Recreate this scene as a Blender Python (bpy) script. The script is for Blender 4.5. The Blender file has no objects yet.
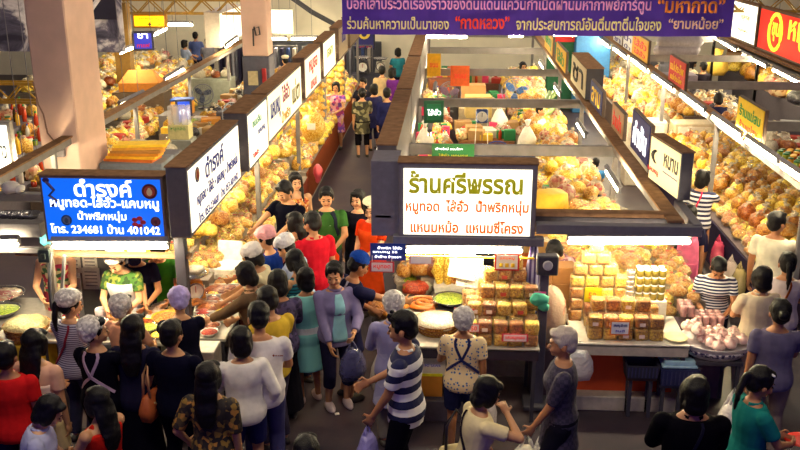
import bpy, bmesh, math, random
from mathutils import Vector, Matrix, Quaternion, noise
random.seed(7)
R = math.radians
scene = bpy.context.scene
COL = scene.collection

# ------------------------------------------------------------------ camera, world, exposure
F, TH, YAW, CH = 924.0, R(18.0), R(3.24), 5.2
cd = bpy.data.cameras.new('camera'); cam = bpy.data.objects.new('camera', cd); COL.objects.link(cam)
cam.location = (0, 0, CH); cam.rotation_euler = (R(90) - TH, 0, YAW)
cd.sensor_width = 36; cd.lens = 36 * F / 800; cd.clip_end = 200
scene.camera = cam
w = bpy.data.worlds.new('hall_air'); scene.world = w; w.use_nodes = True
bg = w.node_tree.nodes['Background']; bg.inputs[0].default_value = (.13, .08, .66, 1); bg.inputs[1].default_value = .27
scene.view_settings.view_transform = 'Standard'; scene.view_settings.look = 'None'
scene.view_settings.exposure = 0.80; scene.view_settings.gamma = 1; scene.view_settings.use_curve_mapping = False
scene.cycles.transparent_max_bounces = 16
TUBE_STRENGTH = 100.0
def area(name, loc, size, power, col, rot=(0, 0, 0)):
    l = bpy.data.lights.new(name, 'AREA'); l.shape = 'RECTANGLE'; l.size, l.size_y = size; l.energy = power; l.color = col
    o = bpy.data.objects.new(name, l); COL.objects.link(o); o.location = loc; o.rotation_euler = rot; return o
# added overhead fill lights, out of view, for soft light and a brighter crowd
for i, (x, y, p) in enumerate([(-2.5, 5.0, 120), (3.0, 5.0, 65), (-1, 9.5, 45), (-7, 16, 110), (0, 18, 100), (7, 16, 100), (-6, 27, 170), (3, 27, 150)]):
    area('hall_lamp', (x, y, 7.5), (3, 1.2), p, (1, .84, .60))

# ------------------------------------------------------------------ picture -> world helpers
def ray(px, py):
    x, y = px - 400, 225 - py
    fh = F * math.cos(TH) + y * math.sin(TH); up = -F * math.sin(TH) + y * math.cos(TH)
    c, s = math.cos(YAW), math.sin(YAW)
    return x * c - fh * s, x * s + fh * c, up
def at(px, py, z=0):
    r = ray(px, py); t = (z - CH) / r[2]; return Vector((r[0] * t, r[1] * t, z))
def atY(px, py, Y):
    r = ray(px, py); t = Y / r[1]; return Vector((r[0] * t, Y, CH + r[2] * t))
def atX(px, py, X):
    r = ray(px, py); t = X / r[0]; return Vector((X, r[1] * t, CH + r[2] * t))

# ------------------------------------------------------------------ materials
def lin(h):
    h = h.lstrip('#'); v = [int(h[i:i+2], 16) / 255 for i in (0, 2, 4)]
    return tuple(((c + .055) / 1.055) ** 2.4 if c > .04045 else c / 12.92 for c in v) + (1,)
_M = {}
def nodes(name):
    m = bpy.data.materials.new(name); m.use_nodes = True
    nt = m.node_tree; return m, nt, nt.nodes['Principled BSDF']
def coords(nt, scale=(1, 1, 1), kind='Object'):
    tc = nt.nodes.new('ShaderNodeTexCoord'); mp = nt.nodes.new('ShaderNodeMapping'); mp.inputs['Scale'].default_value = scale
    nt.links.new(tc.outputs[kind], mp.inputs[0]); return mp.outputs[0]
def ramp(nt, src, stops, const=False):
    r = nt.nodes.new('ShaderNodeValToRGB'); e = r.color_ramp.elements
    while len(e) < len(stops): e.new(.5)
    for k, (p, c) in enumerate(stops): e[k].position = p; e[k].color = lin(c)
    if const: r.color_ramp.interpolation = 'CONSTANT'
    nt.links.new(src, r.inputs[0]); return r.outputs[0]
def mat(col, rough=.6, var=.12, scale=14, metal=0, coat=0, bump=0, alpha=1):
    """plain surface with a little procedural variation"""
    key = ('m', col, rough, var, scale, metal, coat, bump, alpha)
    if key in _M: return _M[key]
    m, nt, b = nodes('surface_' + col.strip('#'))
    no = nt.nodes.new('ShaderNodeTexNoise'); no.inputs['Scale'].default_value = scale; no.inputs['Detail'].default_value = 4
    nt.links.new(coords(nt), no.inputs['Vector'])
    hv = nt.nodes.new('ShaderNodeHueSaturation'); hv.inputs['Color'].default_value = lin(col)
    mr = nt.nodes.new('ShaderNodeMapRange'); mr.inputs[1].default_value = .3; mr.inputs[2].default_value = .7
    mr.inputs[3].default_value = 1 - var; mr.inputs[4].default_value = 1 + var
    nt.links.new(no.outputs[0], mr.inputs[0]); nt.links.new(mr.outputs[0], hv.inputs['Value'])
    nt.links.new(hv.outputs[0], b.inputs['Base Color'])
    b.inputs['Roughness'].default_value = rough; b.inputs['Metallic'].default_value = metal
    b.inputs['Coat Weight'].default_value = coat; b.inputs['Alpha'].default_value = alpha
    if rough > .75: b.inputs['Specular IOR Level'].default_value = .06
    if bump:
        bp = nt.nodes.new('ShaderNodeBump'); bp.inputs['Strength'].default_value = bump; bp.inputs['Distance'].default_value = .02
        nt.links.new(no.outputs[0], bp.inputs['Height']); nt.links.new(bp.outputs[0], b.inputs['Normal'])
    _M[key] = m; return m
def stripes(c1, c2, period, axis=2, share=.5, rough=.8):
    key = ('s', c1, c2, period, axis, share)
    if key in _M: return _M[key]
    m, nt, b = nodes('striped_cloth')
    sc = [0, 0, 0]; sc[axis] = 1 / period
    sp = nt.nodes.new('ShaderNodeSeparateXYZ'); nt.links.new(coords(nt, tuple(sc)), sp.inputs[0])
    fr = nt.nodes.new('ShaderNodeMath'); fr.operation = 'FRACT'; nt.links.new(sp.outputs[axis], fr.inputs[0])
    nt.links.new(ramp(nt, fr.outputs[0], [(0, c1), (share, c2)], True), b.inputs['Base Color'])
    b.inputs['Roughness'].default_value = rough; _M[key] = m; return m
def print_cloth(stops, scale=40, rough=.8, tex='v'):
    key = ('p', tuple(stops), scale)
    if key in _M: return _M[key]
    m, nt, b = nodes('printed_cloth')
    if tex == 'v':
        t = nt.nodes.new('ShaderNodeTexVoronoi'); t.inputs['Scale'].default_value = scale; nt.links.new(coords(nt), t.inputs['Vector'])
        src = t.outputs['Color']
    else:
        t = nt.nodes.new('ShaderNodeTexNoise'); t.inputs['Scale'].default_value = scale; t.inputs['Detail'].default_value = 3
        nt.links.new(coords(nt), t.inputs['Vector']); src = t.outputs[0]
    nt.links.new(ramp(nt, src, stops, True), b.inputs['Base Color']); b.inputs['Roughness'].default_value = rough
    _M[key] = m; return m
def dots(base, dot, scale=45, size=.25):
    key = ('d', base, dot, scale)
    if key in _M: return _M[key]
    m, nt, b = nodes('dotted_cloth')
    t = nt.nodes.new('ShaderNodeTexVoronoi'); t.inputs['Scale'].default_value = scale; t.inputs['Randomness'].default_value = .6
    nt.links.new(coords(nt), t.inputs['Vector'])
    nt.links.new(ramp(nt, t.outputs['Distance'], [(0, dot), (size, base)], True), b.inputs['Base Color'])
    b.inputs['Roughness'].default_value = .8; _M[key] = m; return m
def checks(c1, c2, period):
    key = ('c', c1, c2, period)
    if key in _M: return _M[key]
    m, nt, b = nodes('checked_cloth')
    br = nt.nodes.new('ShaderNodeTexChecker'); br.inputs['Scale'].default_value = 1 / period
    br.inputs['Color1'].default_value = lin(c1); br.inputs['Color2'].default_value = lin(c2)
    nt.links.new(coords(nt), br.inputs['Vector']); nt.links.new(br.outputs[0], b.inputs['Base Color'])
    b.inputs['Roughness'].default_value = .85; _M[key] = m; return m
def emit(col, s, name='lit_panel'):
    key = ('e', col, s)
    if key in _M: return _M[key]
    m, nt, b = nodes(name)
    b.inputs['Base Color'].default_value = lin(col); b.inputs['Emission Color'].default_value = lin(col)
    b.inputs['Emission Strength'].default_value = s; _M[key] = m; return m
def film(tint='#ffffff', gloss=.22, name='clear_plastic_film'):
    key = ('f', tint, gloss)
    if key in _M: return _M[key]
    m = bpy.data.materials.new(name); m.use_nodes = True; nt = m.node_tree; nt.nodes.clear()
    o = nt.nodes.new('ShaderNodeOutputMaterial'); mx = nt.nodes.new('ShaderNodeMixShader'); tr = nt.nodes.new('ShaderNodeBsdfTransparent')
    gl = nt.nodes.new('ShaderNodeBsdfPrincipled'); gl.inputs['Base Color'].default_value = lin(tint); gl.inputs['Roughness'].default_value = .18
    no = nt.nodes.new('ShaderNodeTexNoise'); no.inputs['Scale'].default_value = 30; nt.links.new(coords(nt), no.inputs['Vector'])
    bp = nt.nodes.new('ShaderNodeBump'); bp.inputs['Strength'].default_value = .9; bp.inputs['Distance'].default_value = .02
    nt.links.new(no.outputs[0], bp.inputs['Height']); nt.links.new(bp.outputs[0], gl.inputs['Normal'])
    mx.inputs[0].default_value = gloss
    nt.links.new(tr.outputs[0], mx.inputs[1]); nt.links.new(gl.outputs[0], mx.inputs[2]); nt.links.new(mx.outputs[0], o.inputs[0])
    _M[key] = m; return m
def food(stops, scale=60, rough=.35, bump=.6, coat=.3, vary=.1):
    key = ('food', tuple(stops), scale)
    if key in _M: return _M[key]
    m, nt, b = nodes('food')
    t = nt.nodes.new('ShaderNodeTexVoronoi'); t.inputs['Scale'].default_value = scale; nt.links.new(coords(nt), t.inputs['Vector'])
    c = ramp(nt, t.outputs['Color'], stops)
    oi = nt.nodes.new('ShaderNodeObjectInfo'); hv = nt.nodes.new('ShaderNodeHueSaturation')
    mr = nt.nodes.new('ShaderNodeMapRange'); mr.inputs[3].default_value = 1 - vary * 2; mr.inputs[4].default_value = 1 + vary
    mh = nt.nodes.new('ShaderNodeMapRange'); mh.inputs[3].default_value = .5 - vary * .15; mh.inputs[4].default_value = .5 + vary * .15
    nt.links.new(oi.outputs['Random'], mr.inputs[0]); nt.links.new(oi.outputs['Random'], mh.inputs[0])
    nt.links.new(mr.outputs[0], hv.inputs['Value']); nt.links.new(mh.outputs[0], hv.inputs['Hue'])
    nt.links.new(c, hv.inputs['Color']); nt.links.new(hv.outputs[0], b.inputs['Base Color'])
    b.inputs['Roughness'].default_value = rough; b.inputs['Coat Weight'].default_value = coat; b.inputs['Coat Roughness'].default_value = .12
    bp = nt.nodes.new('ShaderNodeBump'); bp.inputs['Strength'].default_value = bump; bp.inputs['Distance'].default_value = .01
    nt.links.new(t.outputs['Distance'], bp.inputs['Height']); nt.links.new(bp.outputs[0], b.inputs['Normal'])
    _M[key] = m; return m

# ------------------------------------------------------------------ mesh builder
class MB:
    def __init__(s): s.v, s.f, s.m = [], [], []
    def _add(s, vs, fs, mi=0):
        o = len(s.v); s.v += [tuple(v) for v in vs]; s.f += [tuple(i + o for i in f) for f in fs]; s.m += [mi] * len(fs); return s
    def box(s, c, d, rz=0, M=None, mi=0):
        q = [Vector((sx * d[0] / 2, sy * d[1] / 2, sz * d[2] / 2)) for sz in (-1, 1) for sy in (-1, 1) for sx in (-1, 1)]
        r = M if M is not None else Matrix.Rotation(rz, 3, 'Z'); c = Vector(c)
        return s._add([c + r @ v for v in q], [(0, 2, 3, 1), (4, 5, 7, 6), (0, 1, 5, 4), (2, 6, 7, 3), (0, 4, 6, 2), (1, 3, 7, 5)], mi)
    def rings(s, rr, closed=True, mi=0, cyc=False):
        n = len(rr[0]); vs = [v for r in rr for v in r]; fs = []
        k = len(rr)
        for i in range(k if cyc else k - 1):
            for j in range(n):
                a, b = i * n + j, i * n + (j + 1) % n; i2 = (i + 1) % k
                fs.append((a, b, i2 * n + (j + 1) % n, i2 * n + j))
        if closed and not cyc: fs += [tuple(range(n))[::-1], tuple((k - 1) * n + j for j in range(n))]
        return s._add(vs, fs, mi)
    def lathe(s, prof, c=(0, 0, 0), n=20, mi=0, closed=True, sx=1, sy=1):
        c = Vector(c)
        return s.rings([[c + Vector((r * sx * math.cos(2 * math.pi * j / n), r * sy * math.sin(2 * math.pi * j / n), z)) for j in range(n)] for r, z in prof], closed, mi)
    def ell(s, c, r, M=None, n=12, k=8, mi=0):
        c = Vector(c); M = M if M is not None else Matrix.Identity(3); rr = []
        for i in range(k + 1):
            a = math.pi * (.03 + .94 * i / k) - math.pi / 2
            rr.append([c + M @ Vector((r[0] * math.cos(a) * math.cos(2 * math.pi * j / n), r[1] * math.cos(a) * math.sin(2 * math.pi * j / n), r[2] * math.sin(a))) for j in range(n)])
        return s.rings(rr, True, mi)
    def cap(s, p, q, r0, r1, flat=False, n=10, mi=0, sq=1.0):
        p, q = Vector(p), Vector(q); d = (q - p)
        L = d.length or 1e-6; d = d / L; x = d.orthogonal().normalized(); y = d.cross(x); rr = []
        def ring(t, r): return [p + d * t + x * r * math.cos(2 * math.pi * j / n) + y * r * sq * math.sin(2 * math.pi * j / n) for j in range(n)]
        if flat: rr = [ring(0, r0), ring(L, r1)]
        else:
            for a in (80, 50, 20): rr.append(ring(-r0 * math.sin(R(a)), r0 * math.cos(R(a))))
            rr += [ring(0, r0), ring(L, r1)]
            for a in (20, 50, 80): rr.append(ring(L + r1 * math.sin(R(a)), r1 * math.cos(R(a))))
        return s.rings(rr, True, mi)
    def tube(s, pts, r, n=8, mi=0, cyc=False):
        pts = [Vector(p) for p in pts]; rr = []
        k = len(pts)
        for i, p in enumerate(pts):
            a = pts[(i - 1) % k] if (cyc or i) else p; b = pts[(i + 1) % k] if (cyc or i < k - 1) else p
            d = (b - a).normalized(); u = Vector((0, 0, 1)) if abs(d.z) < .9 else Vector((1, 0, 0))
            x = d.cross(u).normalized(); y = x.cross(d); rad = r[i] if isinstance(r, (list, tuple)) else r
            rr.append([p + x * rad * math.cos(2 * math.pi * j / n) + y * rad * math.sin(2 * math.pi * j / n) for j in range(n)])
        return s.rings(rr, True, mi, cyc)
    def mesh(s, name='mesh', mats=(), bevel=0, smooth=False):
        me = bpy.data.meshes.new(name); me.from_pydata(s.v, [], s.f)
        for m in (mats if isinstance(mats, (list, tuple)) else [mats]): me.materials.append(m)
        if any(s.m): me.polygons.foreach_set('material_index', s.m)
        bm = bmesh.new(); bm.from_mesh(me); bmesh.ops.recalc_face_normals(bm, faces=bm.faces)
        if bevel: bmesh.ops.bevel(bm, geom=list(bm.edges), offset=bevel, segments=1, affect='EDGES', profile=.5)
        bm.to_mesh(me); bm.free()
        if smooth: me.polygons.foreach_set('use_smooth', [True] * len(me.polygons))
        me.update(); return me
def link(name, me, parent=None, loc=(0, 0, 0), rot=(0, 0, 0), label=None, cat=None, group=None, kind=None):
    o = bpy.data.objects.new(name, me); COL.objects.link(o); o.location = loc; o.rotation_euler = rot
    if parent: o.parent = parent
    if label: o['label'] = label
    if cat: o['category'] = cat
    if group: o['group'] = group
    if kind: o['kind'] = kind
    return o
def empty(name, loc, label, cat, group=None, rz=0, kind=None):
    return link(name, None, None, loc, (0, 0, rz), label, cat, group, kind)
_SC = bpy.data.scenes.new('workbench')   # a side scene for evaluating modifiers and lettering; removed at the end
def evaluate(o):
    _SC.collection.objects.link(o)
    with bpy.context.temp_override(scene=_SC, view_layer=_SC.view_layers[0]):
        dg = bpy.context.evaluated_depsgraph_get(); dg.update(); return bpy.data.meshes.new_from_object(o.evaluated_get(dg))
def remesh(mb, name, mats, vox, smooth=1):
    me = mb.mesh('tmp'); o = bpy.data.objects.new('tmp', me)
    m = o.modifiers.new('r', 'REMESH'); m.mode = 'VOXEL'; m.voxel_size = vox; m.use_smooth_shade = True
    if smooth: sm = o.modifiers.new('s', 'SMOOTH'); sm.factor = .5; sm.iterations = smooth
    r = evaluate(o); r.name = name
    bpy.data.objects.remove(o); bpy.data.meshes.remove(me)
    r.materials.clear()
    for x in (mats if isinstance(mats, (list, tuple)) else [mats]): r.materials.append(x)
    r.polygons.foreach_set('use_smooth', [True] * len(r.polygons))
    return r
def lumpy(me, amp, freq, seed=0):
    for v in me.vertices:
        n = noise.noise_vector(Vector(v.co) * freq + Vector((seed * 7.3, 0, seed)))
        v.co += n * amp
def text(body, W, Hh, m, parent, loc, rot, name='lettering', bold=0.0, depth=.004, shear=0):
    cu = bpy.data.curves.new('t', 'FONT'); cu.body = body; cu.size = 1; cu.extrude = 0; cu.resolution_u = 2; cu.offset = bold; cu.shear = shear
    o = bpy.data.objects.new('t', cu)
    me = evaluate(o); bpy.data.objects.remove(o)
    if not len(me.vertices): return None
    xs = [v.co.x for v in me.vertices]; ys = [v.co.y for v in me.vertices]
    x0, x1, y0, y1 = min(xs), max(xs), min(ys), max(ys)
    for v in me.vertices:
        v.co.x = ((v.co.x - x0) / (x1 - x0) - .5) * W; v.co.y = ((v.co.y - y0) / (y1 - y0) - .5) * Hh
    bm = bmesh.new(); bm.from_mesh(me)
    g = bmesh.ops.extrude_face_region(bm, geom=list(bm.faces))
    bmesh.ops.translate(bm, vec=(0, 0, depth), verts=[e for e in g['geom'] if isinstance(e, bmesh.types.BMVert)])
    bmesh.ops.recalc_face_normals(bm, faces=bm.faces); bm.to_mesh(me); bm.free()
    me.materials.clear(); me.materials.append(m)
    return link(name, me, parent, loc, rot)

# ------------------------------------------------------------------ people
RINGS = [(.470, .080, .062, 0), (.500, .100, .070, -.004), (.535, .104, .071, -.005), (.580, .093, .061, 0), (.625, .082, .053, .003),
         (.680, .086, .056, .003), (.730, .094, .063, .004), (.775, .101, .058, .002), (.805, .094, .049, 0), (.828, .060, .038, -.002), (.850, .036, .034, 0)]
SKIN = ['#b9805a', '#a56f4a', '#c59068', '#d6a27c']
def ringat(z, sex='f', build=1.0):
    a = RINGS[0]; b = RINGS[-1]
    if z <= a[0]: r = a
    elif z >= b[0]: r = b
    else:
        for i in range(len(RINGS) - 1):
            if RINGS[i][0] <= z <= RINGS[i + 1][0]:
                t = (z - RINGS[i][0]) / (RINGS[i + 1][0] - RINGS[i][0]); r = [RINGS[i][k] * (1 - t) + RINGS[i + 1][k] * t for k in range(4)]; break
    w_, d_, o_ = r[1], r[2], r[3]
    if sex == 'm':
        if .56 < z < .70: w_ *= 1.08
        if z > .70: w_ *= 1.07
        if z < .56: w_ *= .95
    elif .69 < z < .76: d_ += .006; o_ += .005
    return w_ * build, d_ * (build + .04), o_
HAIRM = None
def hair_mat(c='#08060c'):
    key = ('hair', c)
    if key in _M: return _M[key]
    m, nt, b = nodes('hair')
    t = nt.nodes.new('ShaderNodeTexNoise'); t.inputs['Scale'].default_value = 18; t.inputs['Detail'].default_value = 5
    nt.links.new(coords(nt, (9, 9, 1)), t.inputs['Vector'])
    hv = nt.nodes.new('ShaderNodeHueSaturation'); hv.inputs['Color'].default_value = lin(c)
    mr = nt.nodes.new('ShaderNodeMapRange'); mr.inputs[3].default_value = .5; mr.inputs[4].default_value = 1.7
    nt.links.new(t.outputs[0], mr.inputs[0]); nt.links.new(mr.outputs[0], hv.inputs['Value']); nt.links.new(hv.outputs[0], b.inputs['Base Color'])
    b.inputs['Roughness'].default_value = .5; b.inputs['Specular IOR Level'].default_value = .3
    bp = nt.nodes.new('ShaderNodeBump'); bp.inputs['Strength'].default_value = .5; bp.inputs['Distance'].default_value = .01
    nt.links.new(t.outputs[0], bp.inputs['Height']); nt.links.new(bp.outputs[0], b.inputs['Normal'])
    _M[key] = m; return m
def ik(S, T, a, b, hint):
    S, T = Vector(S), Vector(T); d = T - S; L = min(d.length, (a + b) * .995); d.normalize(); T = S + d * L
    x = (a * a - b * b + L * L) / (2 * L); h2 = max(a * a - x * x, 0) ** .5
    hv = Vector(hint); hv = (hv - d * hv.dot(d)); hv = hv.normalized() if hv.length > 1e-4 else d.orthogonal().normalized()
    return S + d * x + hv * h2, T
ARMS = {'down': (.030, .02, .43), 'front': (-.05, .20, .60), 'low': (-.02, .14, .50), 'reach': (.0, .30, .66), 'far': (.02, .33, .74),
        'up': (-.06, .13, .84), 'chest': (-.07, .13, .70), 'back': (.03, -.08, .45), 'side': (.10, .05, .47), 'hip': (.05, .06, .53)}
PEOPLE = {}
def person(px, py, h, face, label, top=('tee', '#222222'), bot=('trousers', '#22232c'), hair='short', hat=None, lean=0, nod=0, turn=0,
           arms=('down', 'down'), sex='f', z0=0, build=1.05, stride=.0, near=True, skin=0, shoes='#2a2220', extra=(), hairc='#08060c', pos=None, vox=None, key=None, facefx=True):
    h = h * (1.07 if py > 296 else 1.05 if 165 < py and key != 'turq' and z0 == 0 else 1.0); vox = vox or (.010 if near else .014)
    lean_r = R(lean)
    def T(p):  # spine bend (fractions of height)
        p = Vector(p); z = p.z
        if z <= .50: return p
        t = min(1, (z - .50) / .16); t = t * t * (3 - 2 * t); a = -lean_r * t
        c = Vector((0, 0, .50)); q = p - c
        return c + Vector((q.x, q.y * math.cos(a) - q.z * math.sin(a), q.y * math.sin(a) + q.z * math.cos(a)))
    nk = Vector((0, -.002, .845))
    HM = Matrix.Rotation(R(turn), 3, 'Z') @ Matrix.Rotation(-R(nod), 3, 'X')
    HS = 1.14
    def H(p): return T(nk + HM @ (Vector(p) - nk) * HS)
    HR = Matrix.Rotation(-lean_r, 3, 'X') @ HM * HS
    sc = lambda v: Vector(v) * h
    mb = MB()
    N = 16
    def loft(zs, infl=0, flare=None, mbb=None, front=None):
        rr = []
        for z in zs:
            zz = max(z, RINGS[0][0]); w_, d_, o_ = ringat(zz, sex, build); w_ += infl; d_ += infl
            if flare and z < .52: k = (.52 - z); w_ += k * flare; d_ += k * flare
            rr.append([sc(T((w_ * math.cos(2 * math.pi * j / N), o_ + d_ * math.sin(2 * math.pi * j / N), z))) for j in range(N)])
        (mbb or mb).rings(rr)
    loft([r[0] for r in RINGS])
    # neck and head
    mb.cap(sc(T((0, -.004, .825))), sc(H((0, -.004, .90))), .030 * h, .029 * h)
    mb.ell(sc(H((0, -.008, .944))), sc((.046, .056, .054)), HR)
    mb.ell(sc(H((0, .012, .913))), sc((.039, .042, .050)), HR)
    mb.ell(sc(H((0, .040, .879))), sc((.016, .013, .012)), HR)
    mb.cap(sc(H((0, .052, .927))), sc(H((0, .064, .908))), .005 * h, .009 * h, n=8)
    for s in (-1, 1):
        mb.ell(sc(H((s * .047, -.006, .917))), sc((.006, .012, .018)), HR, 8, 6)
        mb.ell(sc(H((s * .020, .044, .905))), sc((.014, .011, .014)), HR, 8, 6)
    mb.cap(sc(H((-.016, .050, .938))), sc(H((.016, .050, .938))), .006 * h, .006 * h, n=8)
    # legs
    hipx = .054 * build; legs = []
    for s, sy in ((-1, 1), (1, -1)):
        hp = Vector((s * hipx, 0, .50)); an = Vector((s * (hipx + .006), sy * stride, .045 + (.02 if stride and sy < 0 else 0)))
        kn, an = ik(hp, an, .235, .232, (s * .1, 1, 0)); legs.append((hp, kn, an, s))
        mb.cap(sc(hp), sc(kn), .051 * h * build, .034 * h); mb.cap(sc(kn), sc(an), .034 * h, .021 * h)
        mid = kn.lerp(an, .3); mb.ell(sc(mid + Vector((0, -.007, 0))), sc((.030, .032, .065)))
        mb.ell(sc(an + Vector((0, .030, -.024))), sc((.026, .068, .018)))
    # arms and hands
    A, B = .168, .150; hands = []
    shx = (.112 if sex == 'm' else .100) * build; armj = []
    for i, s in enumerate((-1, 1)):
        sp = T((s * shx, -.002, .795)); a = arms[i]
        if isinstance(a, str):
            q = ARMS[a]; tg = Vector((s * (shx + q[0]), q[1], q[2]))
            if q[2] > .55: tg = T(tg)
            else: tg = tg + (T((0, 0, .8)) - Vector((0, 0, .8))) * .8
        else: tg = Vector(a)
        hint = (s * .8, -.6, -.4) if tg.z > .56 else (s * .5, -1, 0)
        el, wr = ik(sp, tg, A, B, hint); armj.append((sp, el, wr, s))
        mb.ell(sc(sp), sc((.036, .036, .036))); mb.cap(sc(sp), sc(el), .031 * h * build, .023 * h); mb.cap(sc(el), sc(wr), .024 * h, .015 * h)
        d = (wr - el).normalized(); side = Vector((s, 0, 0)) - d * d.x * s
        if side.length < .3: side = Vector((0, 1, 0)) - d * d.y
        side.normalize(); pn = d.cross(side).normalized()        # pn: palm normal axis, side: thickness
        if pn.y < 0: pn = -pn                                     # thumb side looks forward
        th = -side
        pc = wr + d * .028
        mb.ell(sc(pc), sc((.011, .024, .034)), Matrix((side, pn, d)).transposed(), 10, 8)
        for k in range(4):
            off = pn * (.0190 - k * .0127); L1 = (.026, .029, .027, .021)[k]
            b0 = pc + d * .022 + off; b1 = b0 + (d * .9 + th * .35 + pn * (.16 - k * .11)).normalized() * L1; b2 = b1 + (d * .45 + th * .9).normalized() * L1 * .8
            mb.cap(sc(b0), sc(b1), .0056 * h, .0052 * h, n=7); mb.cap(sc(b1), sc(b2), .0052 * h, .0045 * h, n=7)
        t0 = pc + pn * .016 - d * .012; t1 = t0 + (pn * .9 + d * .5 + th * .3).normalized() * .026; t2 = t1 + (d * .9 + th * .4).normalized() * .020
        mb.cap(sc(t0), sc(t1), .0070 * h, .0060 * h, n=7); mb.cap(sc(t1), sc(t2), .0060 * h, .0050 * h, n=7)
        hands.append(pc + d * .03)
    # placement: put the head top under the given pixel
    htop = H((0, -.006, .998))
    if pos is None:
        g = at(px, py, z0 + htop.z * h)
        o2 = Matrix.Rotation(R(face), 3, 'Z') @ Vector((htop.x * h, htop.y * h, 0)); loc = Vector((g.x - o2.x, g.y - o2.y, z0))
    else: loc = Vector((pos[0], pos[1], z0))
    root = empty('person', loc, label, 'person', rz=R(face))
    body = link('body', remesh(mb, 'body', mat(SKIN[skin], .5, .05, 20), vox), root)
    # clothes
    def garment(name, col, build_fn, v=None, thin=1):
        g_ = MB(); build_fn(g_); m_ = col if isinstance(col, bpy.types.Material) else mat(col, .85, .14, 9, bump=.25)
        return link(name, remesh(g_, name, m_, v or vox * 1.25, thin), root)
    def lin_zs(a, b, n): return [a + (b - a) * i / n for i in range(n + 1)]
    kind, tc = top[0], top[1]
    def sleeves(g_, f, infl):
        for sp, el, wr, s in armj:
            g_.ell(sc(sp), sc((.038, .038, .038)))
            if f <= 1:
                q = sp.lerp(el, f); r1 = .031 * (1 - f) + .025 * f + infl
                g_.cap(sc(sp), sc(q), (.031 * build + infl) * h, (r1 + .003) * h, flat=True, n=12)
            else:
                q = el.lerp(wr, f - 1); g_.cap(sc(sp), sc(el), (.031 * build + infl) * h, (.025 + infl) * h, n=12)
                g_.cap(sc(el), sc(q), (.025 + infl) * h, (.017 + infl) * h, flat=True, n=12); g_.ell(sc(el), sc((.03, .03, .03)))
    hem = {'tee': .475, 'shirt': .455, 'long': .47, 'jacket': .46, 'tank': .48, 'crop': .53, 'dress': .27, 'tunic': .36, 'sleeveless': .47, 'shiftdress': .27, 'coat': .30}[kind]
    slv = {'tee': .62, 'shirt': .7, 'long': 1.85, 'jacket': 1.85, 'tank': 0, 'crop': .6, 'dress': .5, 'tunic': .9, 'sleeveless': 0, 'shiftdress': 0, 'coat': 1.8}[kind]
    infl = {'jacket': .012, 'coat': .013, 'shirt': .010, 'tank': .005}.get(kind, .008)
    def mk_top(g_):
        loft(lin_zs(hem, .80, 14) + ([.815, .829] if slv else []), infl + (.006 if hem > .4 else 0), (.16 if hem < .4 else .05), g_)
        if slv: sleeves(g_, slv, infl * .7 + .003)
        else:
            for s in (-1, 1):
                g_.cap(sc(T((s * .062, .040, .78))), sc(T((s * .058, .0, .832))), .012 * h, .012 * h, n=8)
                g_.cap(sc(T((s * .058, .0, .832))), sc(T((s * .062, -.042, .78))), .012 * h, .012 * h, n=8)
    garment({'tee': 'tshirt', 'long': 'blouse', 'tank': 'tank_top', 'crop': 'blouse', 'tunic': 'blouse', 'sleeveless': 'blouse', 'shiftdress': 'dress'}.get(kind, kind), tc, mk_top)
    if kind in ('shirt', 'jacket', 'coat') or 'collar' in extra:
        g_ = MB(); pts = []
        for j in range(11):
            a = R(-150 + 30 * j + 90 - 0); pts.append(sc(T((.040 * math.cos(a), -.002 + .040 * math.sin(a), .838))))
        g_.tube(pts, .010 * h, 6); link('collar', g_.mesh('collar', tc if isinstance(tc, bpy.types.Material) else mat(tc, .85, .14, 9, bump=.25), smooth=True), root)
    bk, bc = bot[0], bot[1]
    if bk in ('trousers', 'shorts', 'capri', 'jeans'):
        fr = {'trousers': .97, 'jeans': .96, 'shorts': -.78, 'capri': .45}[bk]
        def mk_b(g_):
            loft(lin_zs(.475, .60, 6), .007, None, g_)
            for hp, kn, an, s in legs:
                if fr < 0: g_.cap(sc(hp), sc(hp.lerp(kn, -fr)), .060 * h * build, .055 * h, flat=True, n=14)
                else:
                    g_.cap(sc(hp), sc(kn), .058 * h * build, .043 * h, n=14); q = kn.lerp(an, fr)
                    g_.cap(sc(kn), sc(q), .045 * h, (.037 if fr > .6 else .042) * h, flat=True, n=14)
        garment('trousers' if bk in ('capri', 'jeans') else bk, bc, mk_b)
    elif bk in ('skirt', 'longskirt'):
        zb = .27 if bk == 'skirt' else .08
        garment('skirt', bc, lambda g_: loft(lin_zs(zb, .60, 9), .009, .10, g_))
    # shoes
    if shoes:
        for hp, kn, an, s in legs:
            g_ = MB(); c = an + Vector((0, .030, 0)); zs = [(0, .0), (1, .0), (1.0, .012), (.93, .024), (.6, .034)]
            rr = [[sc(Vector((c.x, c.y, an.z - .045)) + Vector((.031 * k * math.cos(2 * math.pi * j / 14), .076 * k * math.sin(2 * math.pi * j / 14), z))) for j in range(14)] for k, z in ((.9, 0), (1, .008), (.98, .02), (.8, .034), (.5, .044))]
            g_.rings(rr); link('shoe', g_.mesh('shoe', mat(shoes, .5), smooth=True), root)
    # hair
    hm = hair_mat(hairc)
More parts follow.
